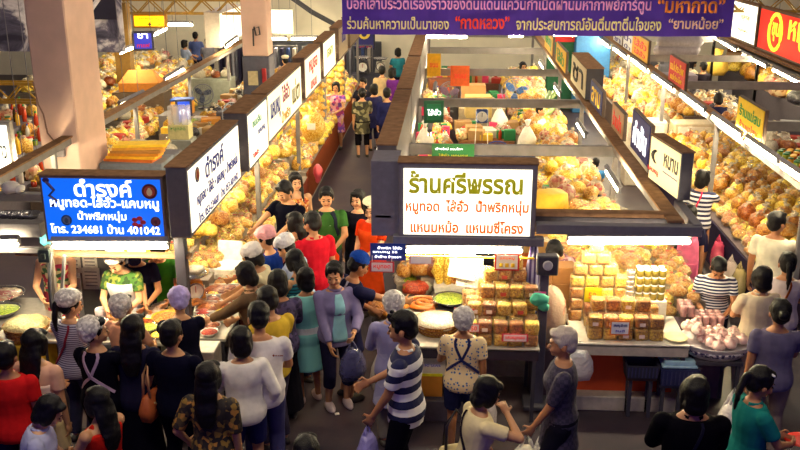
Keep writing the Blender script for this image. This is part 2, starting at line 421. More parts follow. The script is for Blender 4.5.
    def mk_h(g_):
        g_.ell(sc(H((0, -.013, .956))), sc((.052, .058, .052)), HR, 14, 10)
        g_.ell(sc(H((0, -.030, .925))), sc((.046, .038, .048)), HR)
        if hair == 'short':
            for s in (-1, 1): g_.ell(sc(H((s * .042, .006, .942))), sc((.010, .018, .024)), HR)
            g_.ell(sc(H((0, .034, .978))), sc((.038, .020, .016)), HR)
        elif hair in ('bob', 'long', 'wave'):
            for s in (-1, 1):
                g_.ell(sc(H((s * .043, .002, .925))), sc((.014, .032, .055)), HR)
            g_.ell(sc(H((0, -.032, .895))), sc((.050, .032, .045)), HR)
            g_.ell(sc(H((.012, .032, .976))), sc((.036, .022, .018)), HR)
            if hair != 'bob':
                rr = []
                for z, wd, dp, y in ((.93, .052, .030, -.030), (.88, .056, .028, -.045), (.83, .060, .024, -.056), (.78, .058, .020, -.074), (.73, .048, .014, -.076), (.69, .030, .010, -.074)):
                    P0 = (lambda v: H(v) if v[2] > .86 else T(v))
                    rr.append([sc(P0((wd * math.cos(2 * math.pi * j / 14), y + dp * math.sin(2 * math.pi * j / 14), z))) for j in range(14)])
                g_.rings(rr)
                for s in (-1, 1):
                    if hair == 'wave': g_.cap(sc(H((s * .046, .012, .90))), sc(T((s * .060, .066, .74))), .015 * h, .012 * h)
        elif hair == 'pony':
            for s in (-1, 1): g_.ell(sc(H((s * .040, .0, .940))), sc((.012, .028, .030)), HR)
            g_.ell(sc(H((0, .030, .980))), sc((.036, .022, .014)), HR)
            g_.ell(sc(H((0, -.074, .948))), sc((.018, .020, .018)), HR)
            g_.cap(sc(H((0, -.082, .940))), sc(H((.004, -.088, .86))), .020 * h, .018 * h); g_.cap(sc(H((.004, -.088, .86))), sc(H((.006, -.076, .79))), .018 * h, .007 * h)
        elif hair == 'bun':
            for s in (-1, 1): g_.ell(sc(H((s * .040, .0, .938))), sc((.012, .030, .030)), HR)
            g_.ell(sc(H((0, -.078, .945))), sc((.026, .022, .026)), HR); g_.ell(sc(H((0, .030, .980))), sc((.036, .022, .014)), HR)
    hme = remesh(MB.__new__(MB) if 0 else (lambda g: (mk_h(g), g)[1])(MB()), 'hair', hm, vox * 1.1, 1); lumpy(hme, .004 * h, 22, px); link('hair', hme, root)
    # headwear
    if hat:
        hk, hc = hat; g_ = MB()
        hcm = hc if isinstance(hc, bpy.types.Material) else mat(hc, .8, .1, 30, bump=.6)
        if hk == 'puff':      # elasticated mob cap
            g_.ell(sc(H((0, -.016, .975))), sc((.066, .072, .044)), HR, 18, 10); g_.ell(sc(H((0, -.026, .950))), sc((.059, .062, .034)), HR, 18, 10)
        elif hk == 'net':     # hair net that covers the back of the head
            g_.ell(sc(H((0, -.022, .955))), sc((.061, .062, .058)), HR, 18, 10); g_.ell(sc(H((0, -.040, .925))), sc((.050, .038, .045)), HR)
        elif hk == 'beret':
            g_.ell(sc(H((0, -.012, .988))), sc((.064, .070, .028)), HR, 18, 10); g_.ell(sc(H((0, -.010, .968))), sc((.054, .062, .022)), HR, 18, 10)
        elif hk == 'cap':
            g_.ell(sc(H((0, -.010, .964))), sc((.055, .062, .048)), HR, 18, 10)
            g_.ell(sc(H((0, .066, .958))), sc((.042, .045, .006)), HR, 16, 8)
        cm = remesh(g_, 'cap', hcm, vox * .9, 1)
        if hk in ('puff', 'net'): lumpy(cm, .006 * h, 30, px)
        link('cap' if hk in ('cap', 'beret') else 'hair_net', cm, root)
    # face
    if facefx:
        for s in (-1, 1):
            e = MB(); e.ell(sc(H((s * .018, .0525, .924))), sc((.0085, .003, .0042)), HR, 10, 6)
            link('eye', e.mesh('eye', mat('#20140f', .3), smooth=True), root)
            e = MB(); e.cap(sc(H((s * .009, .0560, .939))), sc(H((s * .027, .0490, .941))), .0026 * h, .0018 * h, n=6)
            link('eyebrow', e.mesh('eyebrow', mat('#17100e', .8), smooth=True), root)
        e = MB(); e.cap(sc(H((-.012, .0525, .8935))), sc(H((.012, .0525, .8935))), .0036 * h, .0036 * h, n=8); link('mouth', e.mesh('mouth', mat('#a34a3e', .5), smooth=True), root)
    # things worn: straps, aprons, packs
    def surf(z, ang, off):
        w_, d_, o_ = ringat(max(z, .47), sex, build); a = R(90 - ang)
        if z < .52: off += (.52 - z) * .17
        return T(((w_ + off) * math.cos(a), o_ + (d_ + off) * math.sin(a), z))
    def ribbon(name, path, col, wd=.016, off=.013):
        g_ = MB(); pts = []
        for i in range(len(path) - 1):
            for k in range(6): t = k / 6; pts.append(sc(surf(path[i][0] * (1 - t) + path[i + 1][0] * t, path[i][1] * (1 - t) + path[i + 1][1] * t, off)))
        pts.append(sc(surf(path[-1][0], path[-1][1], off))); rr = []
        for i, p in enumerate(pts):
            d = (pts[min(i + 1, len(pts) - 1)] - pts[max(i - 1, 0)]).normalized()
            nrm = Vector((p.x, p.y, 0)).normalized(); x = d.cross(nrm).normalized() * wd * h / 2; y = x.cross(d).normalized() * .0035 * h
            rr.append([p + x + y, p - x + y, p - x - y, p + x - y])
        g_.rings(rr); return link(name, g_.mesh(name, mat(col, .8), smooth=False), root)
    def panel(name, z0_, z1_, a0, a1, col, off=.019, th=.004, top_taper=1.0):
        g_ = MB(); nz, na = 14, 14; vs = []; 
        for lay in (0, 1):
            for i in range(nz + 1):
                z = z0_ + (z1_ - z0_) * i / nz; k = 1 if z < .60 else 1 - (1 - top_taper) * (z - .60) / max(z1_ - .60, .01)
                for j in range(na + 1): vs.append(sc(surf(z, (a0 + (a1 - a0) * j / na) * k, off + lay * th)))
        W_ = na + 1; L_ = (nz + 1) * W_; fs = []
        for i in range(nz):
            for j in range(na):
                a = i * W_ + j; fs += [(a, a + 1, a + W_ + 1, a + W_), (a + L_, a + L_ + W_, a + L_ + W_ + 1, a + L_ + 1)]
        for i in range(nz): fs += [(i * W_, (i + 1) * W_, (i + 1) * W_ + L_, i * W_ + L_), (i * W_ + na, i * W_ + na + L_, (i + 1) * W_ + na + L_, (i + 1) * W_ + na)]
        for j in range(na): fs += [(j, j + L_, j + 1 + L_, j + 1), (nz * W_ + j, nz * W_ + j + 1, nz * W_ + j + 1 + L_, nz * W_ + j + L_)]
        g_._add(vs, fs); return link(name, g_.mesh(name, col if isinstance(col, bpy.types.Material) else mat(col, .85, .1), smooth=True), root)
    for ex in extra:
        if not isinstance(ex, tuple): continue
        if ex[0] == 'apron': panel('apron', ex[2] if len(ex) > 2 else .33, .77, -75, 75, ex[1], top_taper=.62)
        elif ex[0] == 'cross':   # apron straps crossing on the back
            ribbon('apron_strap', [(.835, 150), (.70, 180), (.60, 250)], ex[1]); ribbon('apron_strap', [(.835, 210), (.70, 180), (.60, 110)], ex[1], off=.018)
        elif ex[0] == 'sling': ribbon('strap', [(.83, 160 if ex[2] > 0 else 200), (.70, 180), (.52, 250 if ex[2] > 0 else 110)], ex[1], .013, .018)
        elif ex[0] == 'slingfront': ribbon('strap', [(.83, 20), (.70, 0), (.52, -70)], ex[1], .016, .02)
        elif ex[0] == 'pack': 
            for a in (-28, 28): ribbon('backpack_strap', [(.83, a), (.72, a * 1.3), (.64, a * 2)], ex[1], .035, .014)
        elif ex[0] == 'logo': 
            g_ = MB(); 
            for k in range(5): g_.ell(sc(surf(.755 - .004 * k, 150 - k * 8 + 0, .013)), sc((.006, .003, .003 if k else .006)))
            link('printed_logo', g_.mesh('logo', mat('#8a3a20', .7)), root)
        elif ex[0] == 'glasses':
            g_ = MB()
            for s in (-1, 1): g_.ell(sc(H((s * .020, .040, .990))), sc((.017, .010, .012)), HR, 10, 6)
            g_.cap(sc(H((-.05, .0, .975))), sc(H((-.02, .04, .99))), .003 * h, .003 * h); g_.cap(sc(H((.05, .0, .975))), sc(H((.02, .04, .99))), .003 * h, .003 * h)
            link('sunglasses', g_.mesh('glasses', mat('#08080c', .1)), root)
        elif ex[0] == 'band': 
            g_ = MB(); g_.cap(sc(H((-.05, .01, .985))), sc(H((.05, .01, .985))), .006 * h, .006 * h); link('hair_band', g_.mesh('band', mat(ex[1], .5)), root)
        elif ex[0] == 'tie': 
            g_ = MB(); g_.ell(sc(H((0, -.072, .945))), sc((.015, .012, .015)), HR); link('hair_tie', g_.mesh('tie', mat(ex[1], .6), smooth=True), root)
        elif ex[0] == 'camisole': panel('camisole', .49, .735, 120, 240, ex[1], .011, .003); ribbon('strap', [(.84, 150), (.73, 160)], ex[1], .01, .013); ribbon('strap', [(.84, 210), (.73, 200)], ex[1], .01, .013)
        elif ex[0] == 'inner': panel('undershirt', .50, .82, -24, 24, ex[1], .0155, .003, top_taper=.5)
        elif ex[0] == 'print': panel('chest_print', ex[2], ex[3], -26, 26, ex[1], .010, .002)
        elif ex[0] == 'rearprint': panel('back_print', ex[2], ex[3], 160, 200, ex[1], .010, .002)
    MR = Matrix.Rotation(R(face), 3, 'Z')
    info = dict(root=root, loc=loc, h=h, hands=[loc + MR @ (x * h) for x in hands], M=MR, surf=lambda z, a, o: loc + MR @ sc(surf(z, a, o)))
    if key: PEOPLE[key] = info
    return info

# ------------------------------------------------------------------ setting
def floor_mat():
    m, nt, b = nodes('worn_concrete')
    n1 = nt.nodes.new('ShaderNodeTexNoise'); n1.inputs['Scale'].default_value = .9; n1.inputs['Detail'].default_value = 8; n1.inputs['Roughness'].default_value = .65
    nt.links.new(coords(nt), n1.inputs['Vector'])
    nt.links.new(ramp(nt, n1.outputs[0], [(.3, '#241e30'), (.5, '#352b38'), (.68, '#4a3e40')]), b.inputs['Base Color'])
    b.inputs['Roughness'].default_value = .48
    n2 = nt.nodes.new('ShaderNodeTexNoise'); n2.inputs['Scale'].default_value = 30; nt.links.new(coords(nt), n2.inputs['Vector'])
    bp = nt.nodes.new('ShaderNodeBump'); bp.inputs['Strength'].default_value = .15; nt.links.new(n2.outputs[0], bp.inputs['Height']); nt.links.new(bp.outputs[0], b.inputs['Normal'])
    return m
m = MB(); m.box((0, 15, -.1), (34, 36, .2)); link('floor', m.mesh('floor', floor_mat()), kind='structure')
WALL = mat('#ece6d4', .8, .06, 2)
m = MB(); m.box((0, 33, 2.5), (34, .2, 5)); link('wall_back', m.mesh('wall', WALL), kind='structure')
m = MB(); m.box((-17, 15, 4), (.2, 36, 8)); link('wall_left', m.mesh('wall', mat('#8a8794', .9)), kind='structure')
m = MB(); m.box((17, 15, 4), (.2, 36, 8)); link('wall_right', m.mesh('wall', mat('#8a8794', .9)), kind='structure')
m = MB(); m.box((0, 15, 8.2), (34, 36, .2)); link('ceiling', m.mesh('wall', mat('#77727a', .9)), kind='structure')

# two square columns; the paint near the first is bare beige, the second has a blue-grey foot
BEIGE = mat('#d8b6a8', .75, .08, 3); DUST = mat('#8a6a50', .9, .22, 10, bump=.3); METAL = mat('#6f6c74', .55, .12, 8, metal=.2)
GREYBEAM = mat('#7a777a', .6, .15, 6); DARKM = mat('#3b3a48', .6, .12, 6)
xa, xb = atY(23, 0, 13.87).x, atY(63, 0, 13.87).x; CW, CD = xb - xa, 1.18
c = empty('square_column', ((xa + xb) / 2, 13.87 + CD / 2, 0), 'thick beige square column at the left rising from behind the blue sign', 'column')
m = MB(); m.box((0, 0, 4), (CW, CD, 8)); link('shaft', m.mesh('shaft', BEIGE, bevel=.02), c)
m = MB(); m.box((-.0, -CD / 2 - .04, 1.85), (.17, .08, .24)); m.box((-.0, -CD / 2 - .085, 1.92), (.12, .02, .05)); link('junction_box', m.mesh('box', mat('#6d6870', .6), bevel=.01), c)
m = MB(); m.tube([(-.3, -CD / 2 - .01, 2.9), (-.26, -CD / 2 - .01, 2.55), (-.2, -CD / 2 - .01, 2.4), (-.17, -CD / 2 - .01, 2.1), (-.08, -CD / 2 - .01, 1.97)], .012, 6); link('cable', m.mesh('cable', mat('#8d6d60', .7)), c)
c = empty('square_column', (-4.72, 22.4, 0), 'square column with a blue-grey painted foot and pinned notice behind the stalls', 'column')
m = MB(); m.box((0, 0, 5.15), (.62, .6, 5.9)); link('shaft', m.mesh('shaft', BEIGE, bevel=.02), c)
m = MB(); m.box((0, 0, 1.1), (.66, .64, 2.2)); link('painted_foot', m.mesh('foot', mat('#565769', .7), bevel=.02), c)
m = MB(); m.box((-.08, -.335, 1.68), (.24, .02, .34)); link('notice', m.mesh('notice', mat('#cfc29c', .8)), c)
m = MB(); m.box((.20, -.36, 1.75), (.1, .06, .34)); link('red_plate', m.mesh('plate', mat('#a8252c', .5), bevel=.008), c, label='small red plate')
m = MB(); m.tube([(0, -.33, 2.9), (.05, -.36, 2.7), (.14, -.36, 2.72), (.12, -.36, 2.9), (-.02, -.36, 2.85), (-.03, -.33, 2.45)], .02, 6); link('cable', m.mesh('cable', mat('#34303a', .6)), c)

YS = [9.55, 13.3, 17.05, 20.8, 24.55, 28.3]
def frame(x0, x1, label, z=2.2, y0=0, cross=True, ysl=YS, posts=True):
    f = empty('stall_scaffold', ((x0 + x1) / 2, ysl[0], 0), label, 'stall frame')
    cx = (x0 + x1) / 2; W = x1 - x0
    for s, x in ((-1, x0), (1, x1)):
        m = MB(); m.box((x - cx, (ysl[-1] - ysl[0]) / 2, z - .07), (.11, ysl[-1] - ysl[0], .12)); link('side_rail', m.mesh('rail', GREYBEAM, bevel=.006), f)
        m = MB(); m.box((x - cx, (ysl[-1] - ysl[0]) / 2, z), (.17, ysl[-1] - ysl[0] + .1, .025)); link('rail_top', m.mesh('rail', DUST), f, label='dusty brown top of the rail')
    for k, y in enumerate(ysl):
        if cross and k:
            m = MB(); m.box((0, y - ysl[0], z - .14), (W, .07, .16)); link('crossbeam', m.mesh('beam', GREYBEAM, bevel=.006), f)
        if posts:
            for x in (x0, x1):
                if k: m = MB(); m.box((x - cx, y - ysl[0], z / 2 - .07), (.07, .07, z - .14)); link('post', m.mesh('post', GREYBEAM, bevel=.005), f)
    return f
FL = frame(-6.0, -2.9, 'metal frame with dusty rails over the left block of stalls', 2.05, cross=False)
FC = frame(-.72, 2.4, 'metal frame with grey crossbeams over the middle block of stalls')
FR = frame(4.3, 7.4, 'metal frame with long dusty rail over the right block of stalls', 2.25, ysl=[7.0, 11.0, 15.0, 19.0, 23.0, 27.0])
# front lintels
def addbox(name, mt, parent, c, d, bevel=.006, label=None, rz=0):
    m = MB(); p = Vector(c) - parent.location; m.box(p, d, rz); return link(name, m.mesh(name, mt, bevel=bevel), parent, label=label)
LM = mat('#6a6874', .7, .1)
addbox('front_lintel', LM, FC, (1.79, 9.46, atY(600, 230.5, 9.4).z), (1.74, .12, .11)); addbox('lower_lintel', LM, FC, (.20, 9.46, atY(460, 241.5, 9.4).z), (1.62, .12, .09)); addbox('lintel_brace', LM, FC, (2.62, 9.9, atY(600, 230.5, 9.4).z + .02), (.10, .9, .10))
addbox('rear_lintel', DUST, FC, (1.7, 9.75, 2.2), (1.55, .14, .05)); addbox('rear_lintel', mat('#4a4854', .8), FC, (1.7, 9.70, 2.14), (1.55, .04, .07))
addbox('front_post', mat('#4a4a5e', .5), FC, (1.03, 9.42, .9), (.10, .10, 1.8))
addbox('post_foot', DARKM, FC, (1.03, 9.42, .04), (.34, .3, .05))
addbox('switch_box', mat('#3a3a46', .5), FC, (1.05, 9.36, 1.74), (.23, .12, .22), .012)
m = MB(); m.cap((0, 0, 0), (0, -.03, 0), .055, .05, flat=True, n=16); link('switch_dial', m.mesh('dial', mat('#b8b8c0', .3), bevel=.004), FC, Vector((1.05, 9.30, 1.75)) - FC.location)
addbox('front_lintel', DUST, FL, (-3.9, 9.62, 1.66), (2.0, .12, .04)); addbox('front_lintel', mat('#57545c', .5), FL, (-5.35, 9.6, 1.96), (1.6, .16, .16)); addbox('lower_lintel', mat('#57545c', .5), FL, (-5.35, 9.55, 1.72), (1.6, .08, .06))
addbox('rear_lintel', GREYBEAM, FL, (-5.4, 10.5, 2.06), (1.7, .12, .1)); addbox('front_post', mat('#6b6560', .5), FL, (-4.47, 9.5, .9), (.07, .07, 1.8)); addbox('front_post', DARKM, FL, (-3.0, 9.6, 1.0), (.12, .12, 2.0))
addbox('shelf_beam', mat('#6b6870', .5), FL, (-5.35, 9.9, 1.97), (1.7, .5, .03))

# ------------------------------------------------------------------ signs
WHT = emit('#fff6dc', .82); 
def sign(label, corner, W, Hh, T_, rz, face_m, body_m, top_m=None, name='lightbox_sign', cat='sign', lines=(), border=.05, both=False, group=None):
    """board whose front face is centred on corner, facing local -Y"""
    s = empty(name, corner, label, cat, group, rz=rz)
    m = MB(); m.box((0, T_ / 2, 0), (W, T_, Hh)); link('casing', m.mesh('casing', body_m, bevel=.006), s)
    if top_m: m = MB(); m.box((0, T_ / 2, Hh / 2 + .006), (W + .02, T_ + .02, .014)); link('casing_top', m.mesh('top', top_m), s, label='dusty brown top')
    m = MB(); m.box((0, -.006, 0), (W - 2 * border, .012, Hh - 2 * border)); link('face_panel', m.mesh('panel', face_m), s)
    for (body, x, z, w_, h_, mt, *k) in lines:
        text(body, w_, h_, mt, s, (x, -.014, z), (R(90), 0, 0), bold=(k[0] if k else .012), shear=(k[1] if len(k) > 1 else 0))
    return s
def cords(o, xs, z0, y=.05):
    for x in xs: m = MB(); m.cap((x, y, z0), (x, y, 8.08 - o.location.z), .006, .006, flat=True, n=5); link('hanging_cord', m.mesh('cord', METAL), o)
def roundel(s, x, z, r, c1, c2, c3):
    m = MB(); m.cap((x, -.012, z), (x, -.016, z), r, r, flat=True, n=24, mi=0); m.cap((x, -.016, z), (x, -.019, z), r * .72, r * .72, flat=True, n=24, mi=1)
    m.ell((x, -.02, z - r * .1), (r * .38, .004, r * .48), mi=2, n=10, k=6); m.ell((x, -.021, z + r * .3), (r * .2, .004, r * .2), mi=2, n=10, k=6)
    link('emblem', m.mesh('emblem', [mat(c1, .5), mat(c2, .5), mat(c3, .5)]), s)
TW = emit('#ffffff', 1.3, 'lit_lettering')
def blue_lit():
    m, nt, b = nodes('blue_lit_panel'); b.inputs['Base Color'].default_value = lin('#0a4fb0')
    b.inputs['Emission Color'].default_value = lin('#0b5cd8'); b.inputs['Emission Strength'].default_value = .75; return m
SB = sign('blue lit sign with white Thai lettering above the left stall front', (-3.765, 9.42, (atY(100, 180, 9.42).z + atY(100, 239, 9.42).z) / 2), 1.36, .76, .22, 0, blue_lit(), mat('#6b5648', .6), DUST, border=.03, lines=[
    ('ดำรงค์', .02, .25, .64, .20, TW, .02), ('หมูทอด-ไส้อั่ว-แคบหมู', .02, .075, 1.20, .16, TW, .018), ('น้ำพริกหนุ่ม', -.02, -.075, .54, .13, TW, .014), ('โทร. 234681 บ้าน 401042', 0, -.215, 1.22, .11, TW, .018)])
roundel(SB, .53, .22, .085, '#5a2420', '#b84a38', '#f0e0b0'); roundel(SB, -.42, -.12, .06, '#2a4a8a', '#7a88a8', '#46587a'); roundel(SB, .57, -.12, .055, '#6a3a48', '#8a4a58', '#6a3440')
m = MB()
for a in range(5): m.ell((.38 + .05 * math.cos(a * 1.25), -.015, -.13 + .045 * math.sin(a * 1.25)), (.034, .004, .026), n=8, k=5)
link('emblem', m.mesh('flower', mat('#c02838', .5)), SB, label='red flower emblem')
m = MB(); m.tube([(-.60, -.015, .32), (-.52, -.015, .22), (-.58, -.015, .16), (-.50, -.015, .10), (-.56, -.015, .04)], .018, 6); m.ell((-.60, -.015, .33), (.04, .006, .03), n=8, k=5); link('emblem', m.mesh('dragon', mat('#3a2a6a', .5)), SB, label='dark dragon emblem')
# white sign along the left aisle
INK = emit('#20246c', .35, 'backlit_lettering'); OLIVE = emit('#8a8410', .55, 'backlit_lettering'); ORNG = emit('#d8600c', .55, 'backlit_lettering'); REDI = emit('#c02018', .45, 'backlit_lettering'); GRNI = emit('#12702a', .4, 'backlit_lettering')  # letters are given their own glow, also on unlit boards, cards and cartons
SW = sign('long white lit sign with dark Thai lettering facing the left aisle, nearest the camera', (-2.76, 10.42, 2.40), 2.42, .78, .22, R(90), WHT, mat('#55525a', .6), DUST, border=.05, lines=[
    ('ดำรงค์', -.1, .20, .85, .24, INK, .022), ('หมูทอด • ไส้อั่ว • แคบหมู • น้ำพริกหนุ่ม', .05, -.06, 1.95, .19, INK, .018), ('โทร. 053-234681  บ้าน 053-401042', .05, -.265, 1.9, .12, INK, .016)])
roundel(SW, -.85, .22, .085, '#2a2a6a', '#d8a060', '#c02820')
sign('white sign with green writing and a red bar beside the long aisle sign', (-2.72, 12.65, 2.42), 1.35, .8, .3, R(90), WHT, mat('#55525a', .6), DUST, lines=[('ขนมจีน', -.1, .2, .6, .12, GRNI), ('แคบหมู', .2, 0, .5, .1, INK), ('ไส้อั่ว', -.25, -.24, .42, .07, REDI, .03)])
sign('cream sign with blue, pink and yellow Thai lettering on the left rail', (-2.78, 15.25, 2.40), 3.2, .78, .22, R(90), emit('#f0e6c0', .75), mat('#6b5648', .6), DUST, lines=[('แคบหมู', -1.0, .02, .8, .35, INK, .02), ('ไส้อั่ว', -.05, .16, .7, .28, mat('#c02860', .6), .02), ('น้ำพริก', -.1, -.2, .8, .2, mat('#c89a10', .6), .02), ('แม่ตา', .95, .02, .8, .4, mat('#8a7a10', .6), .02)])
sign('pale sign with red Thai lettering further along the left rail', (-2.78, 18.35, 2.42), 2.1, .8, .22, R(90), emit('#f4e4c4', .7), mat('#6b5648', .6), DUST, lines=[('หมูยอ', 0, .12, 1.1, .3, REDI, .02), ('แหนม', 0, -.22, .8, .16, REDI, .02)])
sign('bright white sign with faint lettering on the left rail', (-2.78, 20.9, 2.42), 2.0, .8, .22, R(90), emit('#fbf6d0', .95), mat('#6b5648', .6), DUST, lines=[('ของฝาก', 0, .1, 1.0, .25, OLIVE, .01)])
sign('small white sign at the far end of the left rail', (-2.78, 23.6, 2.42), 1.9, .8, .22, R(90), mat('#cbb89a', .7), mat('#6b5648', .6), DUST, lines=[('ขนม', 0, .1, .8, .25, INK, .01)])
sign('plain brown backed sign furthest down the left rail', (-2.78, 26.4, 2.42), 2.4, .8, .22, R(90), mat('#b09a80', .7), mat('#6b5648', .6), DUST)
# centre sign
SC = sign('white lit sign with olive and orange Thai lettering over the middle stall', (.18, 9.42, 2.40), 1.46, .84, .26, 0, emit('#fffbe0', 1.0), mat('#6a6470', .55), DUST, border=.055, lines=[
    ('ร้านศรีพรรณ', -.02, .22, 1.20, .25, OLIVE, .034), ('หมูทอด  ไส้อั่ว  น้ำพริกหนุ่ม', 0, -.055, 1.30, .17, ORNG, .026), ('แหนมหม้อ  แหนมซี่โครง', 0, -.27, 1.20, .14, ORNG, .03)])
addbox('side_box', mat('#706e7c', .6), SC, (-.70, 9.75, 2.4), (.30, .5, .84), label='dark grey side of the sign casing')
m = MB()
for y in (9.9, 13.7, 17.4, 21.2, 25.0):
    pass
for i, (y, L_) in enumerate([(11.9, 3.6), (15.6, 3.5), (19.3, 3.5), (23.0, 3.5)]):
    s = empty('sign_box', (-.72, y, 2.43), ['dusty box sign on the middle rail seen from above, nearest', 'second dusty box sign along the middle rail', 'third dusty box sign along the middle rail', 'furthest dusty box sign along the middle rail'][i], 'sign')
    m = MB(); m.box((0, 0, 0), (.22, L_, .84)); link('casing', m.mesh('casing', mat('#5b5660', .6), bevel=.006), s)
    m = MB(); m.box((0, 0, .426), (.24, L_ + .02, .014)); link('casing_top', m.mesh('top', DUST), s)
    m = MB(); m.box((-.114, 0, 0), (.012, L_ - .1, .74)); link('face_panel', m.mesh('face', WHT), s)
# signs on the middle-right rail
YEL = mat('#e8b400', .55); 
def rsign(x, y, z, W, Hh, col, label, lines=(), T_=.05, face=None, rz=-90, body=None, top=None):
    return sign(label, (x, y, z), W, Hh, T_, R(rz), face or mat(col, .6, .06), body or mat('#5a4a42', .6), top, lines=lines, border=.02)
# these face the left (-X): rz = -90
rsign(2.50, 10.66, 2.51, .98, .55, '#e8dcae', 'deep cream box sign with black crescent picture at the near end of the right rail', T_=.14, face=emit('#f2e2a8', .55), body=mat('#4a4854', .6), top=DUST, rz=-82,
      lines=[('(', -.33, .05, .20, .16, mat('#34302c', .6), .05), ('แคบหมู', -.33, -.14, .36, .07, REDI, .02), ('หนาน', .22, .08, .44, .16, mat('#44403c', .6), .02), ('________', .22, -.06, .46, .012, INK, .01)])
for (x, y, z, W, Hh, c, lab, tx, tc) in [
    (2.50, 12.14, 2.53, 1.22, .56, '#1d1c6a', 'navy sign with white Thai lettering behind the deep cream box sign', 'คำปัน', TW),
    (2.45, 13.60, 2.45, .98, .40, '#b08a68', 'brown sign with red Thai lettering on the right rail', 'ร้านป้า', REDI),
    (2.41, 15.5, 2.46, 1.32, .42, '#2a3070', 'blue sign with yellow lettering further back on the right rail', 'ลาบ', mat('#e8c020', .6)),
    (2.36, 17.5, 2.52, 2.1, .55, '#cdbf9a', 'pale box sign with dark casing on the far part of the right rail', 'ชา', mat('#222222', .6)),
    (2.34, 20.3, 2.48, 1.9, .46, '#dca800', 'yellow sign far down the right rail', 'ไส้อั่ว', GRNI),
    (2.33, 22.9, 2.48, 1.9, .46, '#c89600', 'furthest yellow sign on the right rail', 'แคบหมู', GRNI)]:
    rsign(x, y, z, W, Hh, c, lab, [(tx, 0, 0, W * .72, Hh * .6, tc, .02)], T_=(.30 if 'pale box' in lab else .05), body=(mat('#2c2a38', .6) if 'pale box' in lab else None), top=(DUST if 'pale box' in lab else None))
# signs on the far-right rail
for (p0, p1, X, c, lab, tx, tc) in [
    ((633, 38), (648, 58), 4.28, '#e0a800', 'yellow sign beside the end of the purple banner on the right block rail', 'ไส้อั่ว', REDI),
    ((624, 36), (632, 52), 4.28, '#d8dce0', 'small white sign left of a yellow sign on the right block rail', 'น้ำ', INK),
    ((614, 34), (622, 46), 4.28, '#d8d8d8', 'smallest pale sign at the far end of the right block rail', 'ชา', INK),
    ((670, 62), (685, 84), 4.28, '#c8241c', 'red sign with yellow lettering on the right block rail', 'แม่ประไพ', mat('#f0c020', .6)),
    ((740, 92), (763, 133), 4.28, '#f0c800', 'large yellow sign with green and orange lettering on the right block rail', 'ร้านแม่สม', GRNI)]:
    a, b_ = atX(*p0, X), atX(*p1, X); W = abs(a.y - b_.y); zc = (atX((p0[0] + p1[0]) / 2, (p0[1] + p1[1]) / 2, X).z)
    hh = .52 if 'small' not in lab else .42
    sg = rsign(X, (a.y + b_.y) / 2, 2.25 + hh / 2 + .02, W, hh, c, lab, [(tx, 0, .08, W * .8, hh * .34, tc, .02), (tx, 0, -.12, W * .7, hh * .24, REDI if 'large' in lab else tc, .02)])
RR = sign('big red sign with yellow ring and lettering at the right edge', (7.36, 20.3, 2.85), 5.6, 1.0, .12, R(-90), emit('#c8180c', .75), mat('#6b5648', .6), DUST, border=.05, lines=[
    ('หมูยอ', .35, .08, 2.2, .6, emit('#ffd838', .9), .03), ('อร่อยเชียงใหม่', .9, -.33, 1.4, .16, emit('#ffd838', .9), .02)])
m = MB(); m.tube([(-1.55 + .42 * math.cos(R(a)), -.02, .02 + .40 * math.sin(R(a))) for a in range(0, 360, 20)], .045, 6, cyc=True); link('yellow_ring', m.mesh('ring', emit('#ffd838', .9)), RR)
text('ขุน', .5, .42, emit('#ffd838', .9), RR, (-1.55, -.02, .02), (R(90), 0, 0), bold=.03)
sign('white lit panel left of the big red sign', (7.36, 24.6, 2.85), 2.6, 1.0, .12, R(-90), emit('#fffbe6', .95), mat('#6b5648', .6), DUST, lines=[('หมูหยอง', .4, .1, .7, .16, OLIVE, .01), ('หมูแผ่น', .3, -.2, .8, .12, OLIVE, .01)])
FRR = frame(7.4, 10.5, 'metal frame carrying the big red sign at the far right', 2.3, cross=False, ysl=[15, 19, 23, 27, 30])
# banner
PUR = mat('#4c2aa4', .75, .12, 5)
BN = empty('banner', (1.03, 12, 4.35), 'long purple hanging banner with two rows of Thai lettering', 'banner')
m = MB(); nx = 40; W, Hh = 4.9, .98
rows = [[(-W / 2 + W * i / nx, .03 * math.sin(i * .9), z) for i in range(nx + 1)] + [(-W / 2 + W * i / nx, .03 * math.sin(i * .9) + .008, z) for i in range(nx, -1, -1)] for z in (-Hh / 2, Hh / 2)]
m.rings(rows); link('cloth', m.mesh('cloth', PUR), BN)
PK = mat('#f4a8e8', .6); CRM = mat('#ece0a0', .6); RD2 = mat('#f03c20', .6); OR2 = mat('#f08a30', .6)
def btext(s, x0, x1, y0, y1, mt, bold=.02):
    a, b_ = atY(x0, y1, 11.95), atY(x1, y0, 11.95); text(s, b_.x - a.x, b_.z - a.z, mt, BN, ((a.x + b_.x) / 2 - 1.03, -.05, (a.z + b_.z) / 2 - 4.35), (R(90), 0, 0), bold=bold)
btext('บอกเล่าประวัติเรื่องราวของดินแดนแคว้นกำเนิดผ่านมหากาพย์การ์ตูน', 347, 652, -3, 13, PK); btext('“มหากาด”', 657, 726, -2, 13, OR2, .03)
btext('ร่วมค้นหาความเป็นมาของ', 347, 449, 17, 29, CRM); btext('“กาดหลวง”', 455, 510, 16, 29, RD2, .03); btext('จากประสบการณ์อันตื่นตาตื่นใจของ', 516, 662, 17, 30, CRM); btext('“ยามหน้อย”', 668, 724, 17, 29, mat('#f0c8b0', .6))
m = MB(); m.cap((-2.5, 0, .5), (2.5, 0, .5), .02, .02); m.cap((-2.45, 0, .5), (-2.45, 0, 3.7), .005, .005); m.cap((2.45, 0, .5), (2.45, 0, 3.7), .005, .005); link('hanging_rod', m.mesh('rod', METAL), BN)
